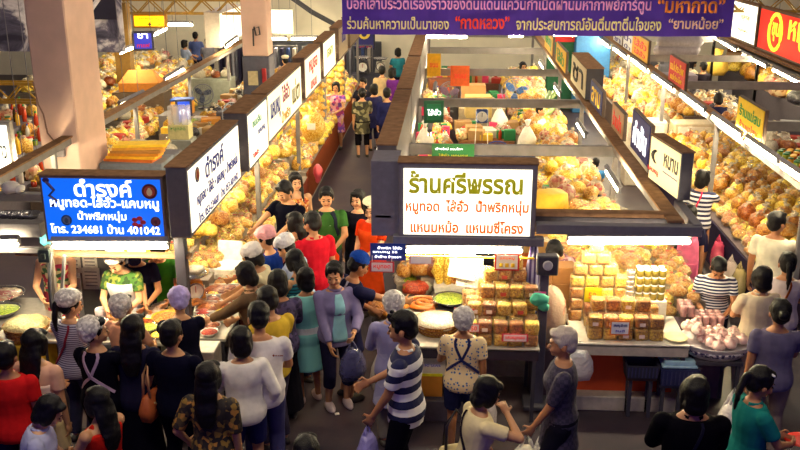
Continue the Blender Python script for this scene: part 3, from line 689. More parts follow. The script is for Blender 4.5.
# left part signs
a = atY(133, 28, 24); b_ = atY(166, 14, 24)
sign('yellow lit sign hanging under the yellow truss at the upper left', ((a.x + b_.x) / 2, 24, (a.z + b_.z) / 2), b_.x - a.x, b_.z - a.z, .12, 0, emit('#ffc810', .9), mat('#b07a10', .5), lines=[('ขายส่งแคบหมู', 0, .06, .55, .08, OLIVE, .01), ('+', .0, -.08, .1, .09, mat('#302008', .5), .04), ('ไส้อั่ว', .28, -.08, .2, .07, OLIVE, .01)])
a = atY(-10, 172, 13.0); b_ = atY(9, 122, 13.0)
cords(sign('white upright lit sign at the left edge of the picture', ((a.x + b_.x) / 2, 13.0, (a.z + b_.z) / 2), b_.x - a.x, b_.z - a.z, .12, 0, emit('#fffdf0', 1.1), mat('#8a8480', .5), lines=[('ข้าว', .03, -.02, .16, .3, mat('#222222', .5), .02)]), (0,), .2)
cords(sign('slanted white lit sign beside the second column', (-6.0, 25.2, 2.62), 2.6, .9, .4, R(90), emit('#f4ecd8', .7), mat('#b8b0a8', .5)), (-1, 1), .45)
cords(sign('white lit window panel on the wall beyond the second column', (atY(278, 22, 31).x, 31.6, 2.08), .85, .85, .1, 0, emit('#ffffff', 1.0), mat('#c8c4b0', .5)), (-.3, .3), .42)
cords(sign('yellow and blue sign on the stall behind the beige column', (-9.3, 16.9, 2.35), 1.35, .36, .1, 0, mat('#d8b010', .5), mat('#3a3a48', .5), lines=[('เก๊าะ', .15, 0, .6, .2, mat('#5a2a10', .5), .02), ('กาแฟ', -.45, 0, .3, .2, INK, .02)]), (-.5, .5), .18)
# mural photograph behind the column
def mural_mat():
    m, nt, b = nodes('grey_photo_print')
    n1 = nt.nodes.new('ShaderNodeTexNoise'); n1.inputs['Scale'].default_value = 1.6; n1.inputs['Detail'].default_value = 9; n1.inputs['Roughness'].default_value = .6; n1.inputs['Distortion'].default_value = 1.2
    nt.links.new(coords(nt), n1.inputs['Vector'])
    nt.links.new(ramp(nt, n1.outputs[0], [(.34, '#26243a'), (.46, '#56536a'), (.52, '#a8a4b0'), (.62, '#d8d4dc')]), b.inputs['Base Color']); b.inputs['Roughness'].default_value = .6; return m
MU = empty('photo_mural', (-8.4, 18.5, 4.1), 'large grey photographic print hanging behind the beige column', 'mural')
m = MB(); m.box((0, 0, 0), (3.6, .04, 2.7)); link('print', m.mesh('print', mural_mat()), MU)
m = MB()
m.tube([(.7, -.05, -1.2), (1.2, -.05, -.5), (1.7, -.05, 0.1)], .05, 6); m.tube([(.5, -.05, -.2), (1.0, -.05, .35), (1.75, -.05, .75)], .04, 6); link('pictured_planks', m.mesh('planks', mat('#c8c4d0', .6)), MU, label='pale planks in the picture')
m = MB(); m.box((1.25, -.04, -.1), (.9, .02, 1.2)); link('pictured_shadow', m.mesh('dark', mat('#1c1a30', .6)), MU, label='dark boat hull in the picture')  # dark hull shape that belongs to the printed picture
m = MB(); m.cap((-1.7, 0, 1.37), (1.7, 0, 1.37), .03, .03); m.cap((-1.7, 0, 1.37), (-1.7, 0, 4), .01, .01); m.cap((1.7, 0, 1.37), (1.7, 0, 4), .01, .01); link('hanging_rod', m.mesh('rod', METAL), MU)
# yellow trusses
def truss(x0, x1, y, z, hh, label, mt=mat('#b08a2c', .5, .2)):
    t = empty('truss', ((x0 + x1) / 2, y, z), label, 'truss'); W = x1 - x0; m = MB()
    for zz in (0, hh): 
        for yy in (-.12, .12): m.box((0, yy, zz), (W, .04, .05))
    link('chord', m.mesh('chord', mt), t); n = max(4, int(W / .32)); m = MB()
    for i in range(n):
        xa = -W / 2 + W * i / n; xb = -W / 2 + W * (i + 1) / n
        for yy in (-.12, .12): m.cap((xa, yy, 0 if i % 2 else hh), (xb, yy, hh if i % 2 else 0), .018, .018, flat=True, n=6)
    link('web_bars', m.mesh('web', mt), t); cords(t, (-W * .4, W * .4), hh)
    return t
a = atY(125, 13, 24.3); b_ = atY(242, 10, 24.3)
truss(a.x, b_.x, 24.3, a.z, .34, 'yellow lattice truss across the upper left behind the columns')
a = atY(-10, 101, 16.5); b_ = atY(34, 101, 16.5); truss(a.x, b_.x + .5, 16.5, a.z, .34, 'yellow lattice truss low at the left edge behind the beige column')
a = atY(725, 11, 24.5); b_ = atY(805, 11, 24.5); truss(a.x, b_.x + .5, 24.5, a.z, .34, 'yellow lattice truss at the upper right corner')
a = atY(122, 30, 23.9); m = MB(); m.box((0, 0, 1.6), (.4, .3, 3.4)); link('wooden_post', m.mesh('post', mat('#8a6a30', .7)), None, (a.x, 23.9, 0), label='yellow brown post carrying the upper left truss', cat='post')
# loose board and poster by the back wall
m = MB(); m.box((0, 0, 0), (5.6, .3, 1.3)); link('dark_shopfront', m.mesh('front', mat('#3a3c4a', .6), bevel=.02), None, (-5.3, 32.6, .66), label='dark low shopfront along the back wall', cat='shopfront')
s = sign('dark blue poster with a yellow emblem on the back wall', (atY(363, 47, 31).x, 31.5, 1.65), .72, .95, .06, 0, mat('#2a2a78', .5), mat('#22223a', .5), lines=[('ตลาด', 0, -.36, .5, .1, mat('#d04040', .5), .02)])
m = MB(); m.cap((0, -.03, .08), (0, -.05, .08), .2, .2, flat=True, n=20); link('emblem', m.mesh('emblem', mat('#d8c050', .5)), s, label='yellow emblem')
m = MB(); m.ell((0, -.06, .08), (.1, .02, .12), n=10, k=6); link('emblem', m.mesh('emblem', mat('#30306a', .5)), s, label='blue centre of the emblem')
m = MB(); m.tube([atY(x, y, 31.9) for x, y in ((288, -5), (312, 12), (334, 24))], .09, 6); link('stair_handrail', m.mesh('rail', mat('#3a3a42', .5)), None, label='dark slanting handrail crossing the back wall', cat='handrail')

# ------------------------------------------------------------------ fluorescent tubes
TUBE = emit('#ffeab8', TUBE_STRENGTH, 'glowing_tube'); HOUS = mat('#6a6870', .6)
def lamp(a, b, label, group=None, r=.021, m_=None, cord=False):
    a, b = Vector(a), Vector(b); c = (a + b) / 2; o = empty('fluorescent_lamp', c, label, 'lamp', group)
    mb = MB(); mb.cap(a - c, b - c, r, r, n=12); link('tube', mb.mesh('tube', m_ or TUBE, smooth=True), o)
    d = (b - a).normalized(); mb = MB(); mb.tube([a - c + Vector((0, 0, .07)) - d * .03, b - c + Vector((0, 0, .07)) + d * .03], .042, 4); link('housing', mb.mesh('housing', HOUS), o)
    for p, sg in ((a, -1), (b, 1)): mb = MB(); mb.box(p - c + Vector((0, 0, .022)) + d * .02 * sg, (.035, .035, .075)); link('end_cap', mb.mesh('cap', HOUS), o)
    if cord:
        for t in (.2, .8): q = a.lerp(b, t) - c; mb = MB(); mb.cap(q + Vector((0, 0, .06)), (q.x, q.y, 8.08 - c.z), .006, .006, flat=True, n=5); link('hanging_cord', mb.mesh('cord', METAL), o)
BIG = .030
lamp(atY(55, 246, 9.38), atY(166, 246, 9.38), 'glowing tube lamp under the blue sign', r=BIG)
lamp(atY(-30, 245, 9.42), atY(17, 244, 9.42), 'glowing tube lamp at the left edge beside the blue sign', r=BIG)
lamp(atY(408, 250.5, 9.58), atY(520, 250.5, 9.58), 'glowing tube lamp under the middle white sign', r=BIG)
lamp(atY(570, 241.5, 9.58), atY(688, 241.5, 9.58), 'glowing tube lamp over the right front stall', r=BIG)
for i, (p, q) in enumerate([((600, 40), (609, 47)), ((614, 49), (626, 58)), ((632, 60), (646, 71)), ((653, 76), (672, 90)), ((681, 95), (704, 112)), ((713, 118), (741, 137)), ((747, 141), (777, 162)), ((782, 166), (806, 182))]):
    lamp(atX(*p, 4.2), atX(*q, 4.2), 'glowing tube lamp in the long row under the right block rail', 'tubes under the right block rail', r=BIG)
for i, (p, q) in enumerate([((706, 33), (717, 39)), ((721, 42), (736, 51)), ((743, 55), (766, 67)), ((773, 70), (806, 87))]):
    lamp(atX(*p, 7.3), atX(*q, 7.3), 'glowing tube lamp in the row below the big red sign', 'tubes below the big red sign')
for (p, q, Y, lab) in [((728, 14), (750, 14), 26, 'short glowing tube right of the purple banner end'), ((752, 25), (784, 25), 25, 'long glowing tube above the big red sign'), ((168, 25), (192, 25), 26, 'glowing tube right of the yellow hanging sign'),
    ((257, 39), (286, 39), 30, 'left one of two glowing tubes on the back wall'), ((292, 39), (317, 39), 30, 'right one of two glowing tubes on the back wall'), ((423, 37), (466, 37), 21.5, 'glowing tube below the banner over the middle stalls'), ((510, 36), (522, 36), 24, 'short glowing tube below the banner'), ((553, 35), (576, 35), 24.5, 'glowing tube below the banner near the yellow signs')]:
    lamp(atY(*p, Y), atY(*q, Y), lab, r=.03, cord=True)
for (p, q, X, lab) in [((19, 166), (42, 157), -6.25, 'glowing tube lamp left of the column foot'), ((120, 106), (143, 95), -6.1, 'glowing tube lamp on the rail right of the column'), ((165, 81), (183, 70), -6.1, 'glowing tube lamp further back on the rail behind the column'), ((120, 53), (133, 48), -8.0, 'small glowing tube right of the column near the top'), ((154, 35), (166, 29), -8.0, 'small glowing tube below the yellow hanging sign'), ((226, 47), (237, 39), -5.7, 'glowing tube under the slanted white sign')]:
    lamp(atX(*p, X), atX(*q, X), lab, r=.03, cord=True)
# lamps inside the left aisle stalls and the middle block
for i, y in enumerate((11.0, 12.9, 15.2, 17.4, 19.6, 21.8, 24.0, 26.0)):
    lamp((-3.15, y - .5, 1.93), (-3.15, y + .5, 1.93), 'glowing tube lamp behind the signs of the left aisle', 'tubes behind the left aisle signs')
for i, (x, y) in enumerate([(-.35, 12.0), (2.15, 12.0), (-.35, 15.2), (2.15, 15.2), (-.35, 19), (2.15, 19), (-.35, 22.6), (2.15, 22.6)]):
    lamp((x, y - .5, 1.96), (x, y + .5, 1.96), 'glowing tube lamp tucked under a side rail of the middle block', 'tubes tucked under the middle block rails')

# ------------------------------------------------------------------ goods: prototypes
GOLD = food([(0, '#84480a'), (.3, '#c48420'), (.6, '#e6b440'), (1, '#f8dc88')], 70, vary=.22)
PALE = food([(0, '#b0700e'), (.4, '#e4ac30'), (1, '#f8e08c')], 55, vary=.2)
RUST = food([(0, '#6a3008'), (.5, '#a8681a'), (1, '#d89a30')], 60, vary=.2)
MIXD = food([(0, '#5a3420'), (.3, '#c89060'), (.6, '#e8d8b0'), (.8, '#b83a2a'), (1, '#e8e0c8')], 24, vary=.2)
GREENF = food([(0, '#3a5a12'), (.5, '#8aa020'), (1, '#c0c040')], 70)
CHILI = food([(0, '#7a1408'), (.5, '#b83210'), (1, '#d86828')], 80)
MEAT = food([(0, '#4a1c0c'), (.5, '#8a3c14'), (1, '#c47a34')], 40)
WHITEF = food([(0, '#a8a090'), (1, '#dcd4c0')], 60)
DARKF = food([(0, '#14121c'), (.6, '#34303c'), (1, '#6a6470')], 40)
PINKF = food([(0, '#c88a8a'), (.5, '#e8c0bc'), (1, '#fff0ea')], 30)
FILM = film('#fff4d0', .10); FILM2 = film('#fff2d8', .35)
STEEL = mat('#b8bac2', .25, .06, 8, metal=.9); WICK = print_cloth([(0, '#8a5a20'), (.4, '#c8923c'), (.7, '#e0b860')], 90); PAPER = mat('#efeae0', .8, .05)
WTIE = mat('#c83020', .5); CARD = mat('#b08a58', .85, .12, 6)
def protobag(fill, seed, w=.13, d=.11, h=.20):
    """a tied bag: lumpy filling, clear film around it, gathered neck"""
    a = MB(); a.ell((0, 0, h * .42), (w * .9, d * .9, h * .42), n=18, k=12); me = a.mesh('filling', fill, smooth=True); lumpy(me, .035 * h / .2, 13 / (h / .2), seed); lumpy(me, .012 * h / .2, 40 / (h / .2), seed)
    b = MB(); pr_ = [(w * .55, .0), (w * .95, h * .08), (w * 1.05, h * .3), (w * 1.0, h * .6), (w * .62, h * .86), (w * .16, h * 1.0), (w * .2, h * 1.03), (w * .55, h * 1.22)]
    b.lathe(pr_, n=14, sy=d / w); mf = b.mesh('film', FILM, smooth=True); lumpy(mf, .018 * h / .2, 18 / (h / .2), seed + 3)
    t = MB(); t.lathe([(w * .2, h * .985), (w * .24, h * 1.0), (w * .2, h * 1.02)], n=8, sy=d / w); mt = t.mesh('tie', WTIE)
    j = None
    return me, mf, mt
def single(fill, seed, w=.14, d=.12, h=.22, square=.0):
    """far copy: filling and gathered neck in one mesh"""
    a = MB(); pr_ = [(w * .6, .0), (w * .98, h * .1), (w * 1.04, h * .35), (w * .95, h * .62), (w * .6, h * .84), (w * .14, h * .95), (w * .34, h * 1.14)]
    a.lathe(pr_, n=12, sy=d / w); me = a.mesh('bag', [fill, FILM2], smooth=True); lumpy(me, .03 * h / .22, 11 / (h / .22), seed)
    k = len(me.polygons)
    for p in me.polygons:
        if p.center.z > h * .9: p.material_index = 1
    return me
def stand_thing(name, label, cat, loc, group, parts, rz=0, sc=1):
    o = empty(name, loc, label, cat, group, rz); o.scale = (sc,) * 3
    for n_, me, *m_ in parts: link(n_, me, o)
    return o
SINGLES = {k: [single(f, i * 3 + j) for j in range(3)] for i, (k, f) in enumerate({'gold': GOLD, 'pale': PALE, 'rust': RUST, 'mix': MIXD, 'dark': DARKF, 'pink': PINKF, 'green': GREENF, 'white': WHITEF}.items())}
TIEDS = {k: [protobag(f, i * 5 + j) for j in range(2)] for i, (k, f) in enumerate({'gold': GOLD, 'pale': PALE, 'rust': RUST}.items())}
def packmesh(fill, w=.085, d=.07, h=.15, seed=1):
    a = MB(); a.box((0, 0, h / 2), (w * 2, d * 2, h)); me = a.mesh('filling', fill)
    bm = bmesh.new(); bm.from_mesh(me); bmesh.ops.subdivide_edges(bm, edges=bm.edges, cuts=3, use_grid_fill=True); bmesh.ops.smooth_vert(bm, verts=bm.verts, factor=.5, use_axis_x=True, use_axis_y=True, use_axis_z=True); bm.to_mesh(me); bm.free()
    lumpy(me, .012, 30, seed); me.polygons.foreach_set('use_smooth', [True] * len(me.polygons)); return me
PACKS = [packmesh(GOLD, seed=s) for s in (1, 2)] + [packmesh(RUST, seed=4)]
def filmbox():
    a = MB(); a.box((0, 0, .078), (.182, .152, .156)); me = a.mesh('film', FILM)
    bm = bmesh.new(); bm.from_mesh(me); bmesh.ops.subdivide_edges(bm, edges=bm.edges, cuts=3, use_grid_fill=True); bm.to_mesh(me); bm.free(); lumpy(me, .010, 25, 9)
    me.polygons.foreach_set('use_smooth', [True] * len(me.polygons)); return me
PFILM = filmbox()
a = MB(); a.box((0, -.079, .06), (.07, .004, .045)); PLAB = a.mesh('label', mat('#e8d8d0', .6)); a = MB(); a.box((0, -.079, .06), (.07, .004, .045)); PLABR = a.mesh('label', mat('#c84a38', .6))
def jar_parts(body, lid, r=.045, h=.1):
    a = MB(); a.lathe([(r * .9, 0), (r, .008), (r, h * .78), (r * .8, h * .86)], n=16); b = MB(); b.lathe([(r * .88, h * .85), (r * .92, h * .87), (r * .92, h * 1.02), (r * .8, h * 1.04)], n=16)
    return a.mesh('glass', body, smooth=True), b.mesh('lid', lid, smooth=True)
JARS = {k: jar_parts(b_, l_) for k, (b_, l_) in {'brown': (mat('#7a6a2c', .15, coat=.5), mat('#f0f0f4', .4)), 'green': (mat('#8a9a30', .2, coat=.5), mat('#1d7a3c', .4)), 'red': (mat('#a83018', .2, coat=.5), mat('#e8b020', .4)), 'honey': (mat('#d08a1c', .2, coat=.5), mat('#2a6a3a', .4)), 'blue': (mat('#3a4a7a', .2, coat=.5), mat('#f0f0f4', .4)), 'white': (mat('#e4e0d4', .3), mat('#c82828', .4))}.items()}
def botparts(c, cap_):
    a = MB(); a.lathe([(.034, 0), (.038, .01), (.038, .15), (.03, .19), (.014, .22), (.013, .25)], n=14); b = MB(); b.lathe([(.016, .248), (.016, .275), (.01, .28)], n=12)
    return a.mesh('bottle', c, smooth=True), b.mesh('cap', cap_, smooth=True)
BOTS = [botparts(mat('#b83a1c', .2), mat('#2a8a3a', .4)), botparts(mat('#e0b030', .2), mat('#c82828', .4)), botparts(mat('#e8e4da', .3), mat('#2848a8', .4)), botparts(mat('#3a2a14', .15), mat('#e8c020', .4))]
def boxmesh(c, w, d, h):
    a = MB(); a.box((0, 0, h / 2), (w, d, h)); return a.mesh('carton', mat(c, .75, .1, 8), bevel=.006)
CARTS = [boxmesh(c, w, d, h) for c, w, d, h in (('#b08a58', .34, .26, .22), ('#d8d0c4', .28, .22, .16), ('#2c2a58', .30, .26, .2), ('#a83028', .24, .2, .14), ('#e0b430', .26, .2, .12), ('#5a5a68', .3, .3, .28), ('#1f7a48', .2, .12, .2), ('#d83a68', .16, .1, .22))]
rnd = random.Random(11)
DESC = {'gold': ('snack_bag', 'clear bag of golden fried snack', 'snack bag'), 'pale': ('snack_bag', 'clear bag of pale yellow crackling', 'snack bag'), 'rust': ('snack_bag', 'clear bag of brown fried snack', 'snack bag'),
        'mix': ('mixed_bag', 'clear bag of speckled mixed food', 'food bag'), 'white': ('white_bag', 'whitish wrapped bag', 'bag'), 'pink': ('pink_bag', 'pale pink wrapped bag', 'bag'), 'green': ('green_bag', 'clear bag of green food', 'food bag'), 'dark': ('dark_packet', 'dark shiny packet', 'packet'),
        'J:green': ('jar', 'jar with green lid', 'jar'), 'J:red': ('jar', 'red jar with yellow lid', 'jar'), 'J:honey': ('jar', 'amber jar with dark green lid', 'jar'), 'J:white': ('jar', 'pale jar with red lid', 'jar'),
        'B:0': ('bottle', 'red bottle with green cap', 'bottle'), 'B:1': ('bottle', 'yellow bottle with red cap', 'bottle'), 'B:2': ('bottle', 'white bottle with blue cap', 'bottle'), 'B:3': ('bottle', 'dark bottle with yellow cap', 'bottle'),
        'C:0': ('carton', 'tan carton', 'carton'), 'C:1': ('carton', 'whitish carton', 'carton'), 'C:2': ('carton', 'navy carton', 'carton'), 'C:3': ('carton', 'red carton', 'carton'), 'C:4': ('carton', 'yellow carton', 'carton'), 'C:5': ('carton', 'grey box', 'box'), 'C:6': ('carton', 'small green packet', 'packet'), 'C:7': ('carton', 'small pink packet', 'packet')}
HEAPED = []
def where_of(label):
    k = [label.index(w_) for w_ in (' on ', ' in ', ' beside ', ' behind ', ' beneath ', ' facing ', ' far ', ' stored ', ' piled ', ' heaped ', ' lying ', ' under ', ' at ', ' just ', ' below ') if w_ in label]
    return label[min(k):]
def heap(xr, yr, zf, step, kinds, label, cat, group, name='snack_bag', sc=(1, 1.25), jit=.25, maxn=300, tied=False, skip=0):
    n = 0; y = yr[0]; row = 0; where = where_of(label)
    while y < yr[1]:
        x = xr[0] + (step * .5 if row % 2 else 0)
        while x <= xr[1] and n < maxn:
            if rnd.random() >= skip:
                k = rnd.choice(kinds); name, what, cat = DESC[k]; label = what + where; group = what + 's' + where; s = rnd.uniform(*sc); loc = (x + rnd.uniform(-jit, jit) * step, y + rnd.uniform(-jit, jit) * step, zf(x, y)); rz = rnd.uniform(0, 6.28)
                if k.startswith('J:'): o = stand_thing('jar', label, cat, loc, group, list(zip(('glass', 'lid'), JARS[k[2:]])), rz, s)
                elif k.startswith('B:'): o = stand_thing('bottle', label, cat, loc, group, list(zip(('glass', 'bottle_cap'), BOTS[int(k[2:])])), rz, s)
                elif k.startswith('C:'): o = link('carton', CARTS[int(k[2:])], None, loc, (0, 0, rz if 0 else rnd.uniform(-.3, .3)), label, cat, group); o.scale = (s,) * 3
                elif tied: o = stand_thing(name, label, cat, loc, group, list(zip(('filling', 'plastic_bag', 'tie'), rnd.choice(TIEDS[k]))), rz, s)
                else: o = link(name, rnd.choice(SINGLES[k]), None, loc, (rnd.uniform(-.25, .25), rnd.uniform(-.25, .25), rz), label, cat, group); o.scale = (s, s, s * rnd.uniform(.85, 1.1))
                HEAPED.append(o); n += 1
            x += step
        y += step * .92; row += 1
    return n
def counter(x0, x1, y0, y1, label, zs, side='L', col='#8a8078', skirt=None, name='display_counter', ends=True):
    """stepped counter; zs = step heights from the aisle side inward. side L: aisle on +X, R: aisle on -X"""
    c = empty(name, ((x0 + x1) / 2, (y0 + y1) / 2, 0), label, 'counter'); n = len(zs); W = (x1 - x0) / n; L_ = y1 - y0
    for i, z in enumerate(zs):
        xc = (x1 - W * (i + .5) if side == 'L' else x0 + W * (i + .5)) - (x0 + x1) / 2
        m = MB(); m.box((xc, 0, z / 2), (W, L_, z)); link('step', m.mesh('step', mat(col, .7), bevel=.004), c)
    if skirt:
        xc = ((x1 if side == 'L' else x0) - (x0 + x1) / 2) + (.012 if side == 'L' else -.012)
        m = MB(); m.box((xc, 0, zs[0] * .55), (.02, L_, zs[0] * .85)); link('cloth_skirt', m.mesh('skirt', mat(skirt, .8)), c)
    return c
def tierz(x0, x1, zs, side):
    n = len(zs); W = (x1 - x0) / n
    def f(x, y):
        i = int(((x1 - x) if side == 'L' else (x - x0)) / W); return zs[max(0, min(n - 1, i))]
    return f

# ------------------------------------------------------------------ left aisle counters (facing the aisle)
Z3 = [.72, .92, 1.10]
counter(-3.75, -2.68, 10.75, 16.6, 'long stepped counter of the left aisle below the white signs', Z3, 'L', skirt='#6a2c1c')
heap((-3.62, -2.78), (10.95, 16.4), tierz(-3.75, -2.68, Z3, 'L'), .165, ['gold', 'gold', 'rust', 'pale'], 'tied clear bag of golden fried snack on the near counter of the left aisle', 'snack bag', 'snack bags on the near counter of the left aisle', tied=True, sc=(.65, .9))
counter(-3.75, -2.75, 16.9, 27.5, 'stepped counter far down the left aisle', [.72, .95, 1.2], 'L', skirt='#7a3a20')
heap((-3.6, -2.82), (17.1, 27.2), tierz(-3.75, -2.75, [.72, .95, 1.2], 'L'), .21, ['pale', 'gold', 'pale', 'mix', 'gold'], 'bag of pale crackling far down the left aisle counter', 'snack bag', 'bags of crackling far down the left aisle', sc=(.8, 1.1))
# second layer piled on the rear steps
heap((-3.62, -3.2), (11.6, 16.2), lambda x, y: 1.24, .2, ['gold', 'pale'], 'clear bag of fried snack piled on top of others beside the left aisle signs', 'snack bag', 'snack bags piled on top beside the left aisle', sc=(.75, 1))
# hanging strings of packs
hz = 0
for i, (px, py) in enumerate([(296, 112), (312, 92), (322, 74), (330, 62), (304, 104), (340, 52)]):
    p = atX(px, py, -2.95); s = empty('hanging_pack_string', (p.x, p.y, 1.98), 'string of pale yellow snack packs hanging from the left rail', 'snack packs', 'strings of packs hanging from the left rail')
    m = MB(); m.cap((0, 0, 0), (0, 0, -.9), .004, .004, flat=True, n=5); link('string', m.mesh('string', PAPER), s)
    for k in range(5): link('pack', SINGLES['pale'][k % 3], s, (0, 0, -.3 - .17 * k), (0, .15, k)).scale = (.8, .8, .8)
p = atX(312, 97, -2.7); m = MB(); m.ell((0, 0, 0), (.26, .2, .30), n=16, k=10); m.cap((0, 0, .28), (0, 0, .42), .05, .08, flat=True)
b = empty('large_snack_bag', (p.x, p.y, 1.45), 'large round bright bag of yellow crackling hanging over the left aisle', 'snack bag'); me = m.mesh('bag', PALE, smooth=True); lumpy(me, .04, 7); link('filling', me, b); m = MB(); m.cap((0, 0, .4), (0, 0, .58), .004, .004); link('string', m.mesh('s', PAPER), b); m = MB(); m.box((0, -.21, .05), (.16, .01, .12)); link('paper_label', m.mesh('l', PAPER), b)
p = atX(324, 150, -2.62); m = MB(); m.ell((0, 0, 0), (.08, .10, .20)); me = m.mesh('bag', mat('#d85060', .4, coat=.4), smooth=True); lumpy(me, .04, 8); link('carrier_bag', me, None, (-2.56, 17.2, .62), label='pink plastic bag hanging off the far left aisle counter', cat='bag')

# ------------------------------------------------------------------ left block, front stall
def bowl(name, label, cat, loc, r, h, fill, rim=STEEL, fh=.02, group=None, heapz=.03, rimname='bowl'):
    o = empty(name, loc, label, cat, group); m = MB(); m.lathe([(r * .55, 0), (r * .9, h * .7), (r, h), (r * 1.04, h), (r * 1.0, h - .008), (r * .85, h * .6), (r * .5, .008)], n=28); link(rimname, m.mesh('bowl', rim, smooth=True), o)
    if fill:
        m = MB(); m.lathe([(r * .3, .01), (r * .93, h * .8), (r * .8, h * .8 + heapz * .4), (r * .45, h * .8 + heapz), (.001, h * .8 + heapz * 1.1)], n=28); me = m.mesh('fill', fill, smooth=True); lumpy(me, min(.012, r * .06), 22); link('contents', me, o)
    return o
def table(label, x0, x1, y0, y1, z, col='#b8b4b0', apron=None, legs=True, base=None):
    t = empty('table', ((x0 + x1) / 2, (y0 + y1) / 2, 0), label, 'table'); W, D = x1 - x0, y1 - y0
    m = MB(); m.box((0, 0, z - .02), (W, D, .04)); link('tabletop', m.mesh('top', mat(col, .5), bevel=.006), t)
    for sx in (-1, 1):
        for sy in (-1, 1): m = MB(); m.box((sx * (W / 2 - .05), sy * (D / 2 - .05), (z - .04) / 2), (.04, .04, z - .04)); link('leg', m.mesh('leg', DARKM), t)
    if apron: m = MB(); m.box((0, -D / 2 + .01, z - .08), (W - .02, .02, .12)); link('front_panel', m.mesh('apron', mat(apron, .7)), t)
    return t
table('low food table heaped with bowls at the left edge', -6.6, -4.62, 9.35, 10.4, .78, '#8a8480')
table('food table in front of the women in caps below the blue sign', -4.56, -3.02, 9.15, 9.75, .80, '#a8a4a0')
table('corner food table with trays of fried meat at the left aisle', -2.98, -2.48, 9.3, 10.7, .80, '#b8b4ae')
for i, (px, py, r, fl, lab) in enumerate([(3, 258, .22, None, 'empty steel pan furthest back at the left edge'), (18, 258, .2, WHITEF, 'steel bowl of white noodles behind the red tray'), (12, 272, .24, CHILI, 'steel tray of red chili paste at the left edge'), (8, 291, .26, MIXD, 'wide steel bowl of grey-green salad at the left edge'),
        (3, 311, .2, GREENF, 'steel bowl with green food lowest at the left edge'), (30, 262, .17, DARKF, 'steel bowl of dark food beside the woman in the floral dress'), (28, 276, .15, CHILI, 'small steel bowl of red food beside the floral dress')]):
    p = at(px, py, .84); p.x = max(p.x, -6.5); bowl('steel_bowl', lab, 'bowl', (p.x, min(max(p.y, 9.5), 10.3), .78), r, .09, fl)
for i, (px, py, z) in enumerate([(4, 212, 1.985), (12, 211, 1.985), (22, 211, 1.985), (30, 213, 1.985)]):
    p = atY(px, py, 9.9); bowl('steel_pan', 'steel pan stored on the shelf beam left of the blue sign', 'pan', (p.x, 9.9, z), .09 + .01 * i, .06, None, group='pans on the shelf beam')
p = atY(12, 197, 10.5); m = MB(); m.ell((0, 0, .07), (.12, .1, .08)); m.ell((.1, 0, .05), (.08, .07, .05)); me = m.mesh('b', mat('#d8d4d0', .5, bump=.4), smooth=True); lumpy(me, .02, 12); link('wrapped_bundle', me, None, (p.x, 10.5, 2.11), label='white wrapped bundle on the beam left of the blue sign', cat='bundle')
def basket(label, loc, r, h, fill, fh=.08, cloth=False):
    b = empty('wicker_basket', loc, label, 'basket'); m = MB(); m.lathe([(r * .82, 0), (r * .9, h * .5), (r, h), (r * 1.06, h + .01), (r * .98, h - .01), (r * .8, .02)], n=30); link('basket_wall', m.mesh('w', WICK, smooth=True), b)
    for z in (h * .35, h * .7, h): m = MB(); m.tube([(r * (.88 + .13 * z / h) * math.cos(R(a)), r * (.88 + .13 * z / h) * math.sin(R(a)), z) for a in range(0, 360, 15)], .008, 5, cyc=True); link('band', m.mesh('band', mat('#7a4a18', .7)), b)
    m = MB(); m.lathe([(r * .95, h * .8), (r * 1.03 if cloth else r * .95, h * 1.05), (r * .7, h + fh * .7), (r * .35, h + fh), (.001, h + fh * 1.05)], n=30); me = m.mesh('f', fill, smooth=True); lumpy(me, .02, 9); link('contents', me, b); return b
p = at(26, 322, .98); basket('wicker basket heaped with pale cloth-covered rice below the floral dress', (p.x, p.y, .80), .24, .15, food([(0, '#a89c6c'), (1, '#d4c898')], 60), .09, True)
p = at(18, 342, .80); m = MB(); m.box((0, 0, .39), (1.2, .5, .78)); link('cart', m.mesh('c', mat('#c8a020', .6), bevel=.01), None, (p.x - .35, p.y + .18, 0), label='yellow topped low cart at the lower left in front of the basket', cat='cart')
p2 = at(16, 335, .82); m = MB(); m.ell((0, 0, .05), (.19, .14, .07)); me = m.mesh('p', PAPER, smooth=True); lumpy(me, .03, 9); link('paper_wrap', me, None, (p2.x, p2.y, .78), label='crumpled pale paper wrap on the yellow cart', cat='paper')
# things in front of the women with caps
for (px, py, r, h, fl, rim, lab) in [(172, 287, .24, .10, CHILI, STEEL, 'large steel basin of red chili paste under the hanging lamp glow'), (164, 296, .16, .07, MEAT, STEEL, 'steel tray with brown food behind the purple cap'), (167, 318, .17, .10, GOLD, mat('#d8901c', .5), 'orange bowl heaped with fried food beside the purple cap'),
        (147, 327, .14, .08, GREENF, STEEL, 'steel bowl of greens left of the orange bowl'), (190, 300, .2, .07, MEAT, STEEL, 'steel dish of dark fried meat right of the purple cap')]:
    p = at(px, py, .87); bowl('basin' if r > .2 else 'dish', lab, 'bowl', (p.x, p.y, .80), r, h, fl, rim)
for k, (px, py) in enumerate([(150, 309), (157, 305), (163, 302), (152, 315), (160, 311), (148, 303)]):
    p = at(px, py, .86); m = MB(); m.box((0, 0, .035), (.14, .1, .07)); me = m.mesh('pk', [PINKF], bevel=.02); o = empty('food_tub', (p.x, p.y, .80), 'small clear tub of pink sausage pieces on the table below the blue sign', 'tub', 'tubs of pink sausage', rz=k); link('filling', me, o); m = MB(); m.box((0, 0, .04), (.15, .11, .085)); link('plastic_tub', m.mesh('t', FILM, bevel=.01), o)
for k, (px, py) in enumerate([(155, 322), (166, 309), (172, 305)]):
    p = at(px, py, .88); m = MB(); m.lathe([(.05, 0), (.055, .05), (.05, .055)], n=16); link('lidded_cup', m.mesh('c', [mat('#c8b070', .3)], smooth=True), None, (p.x, p.y, .80), label='small round lidded cup among the food dishes', cat='cup', group='small lidded cups')
k = 0
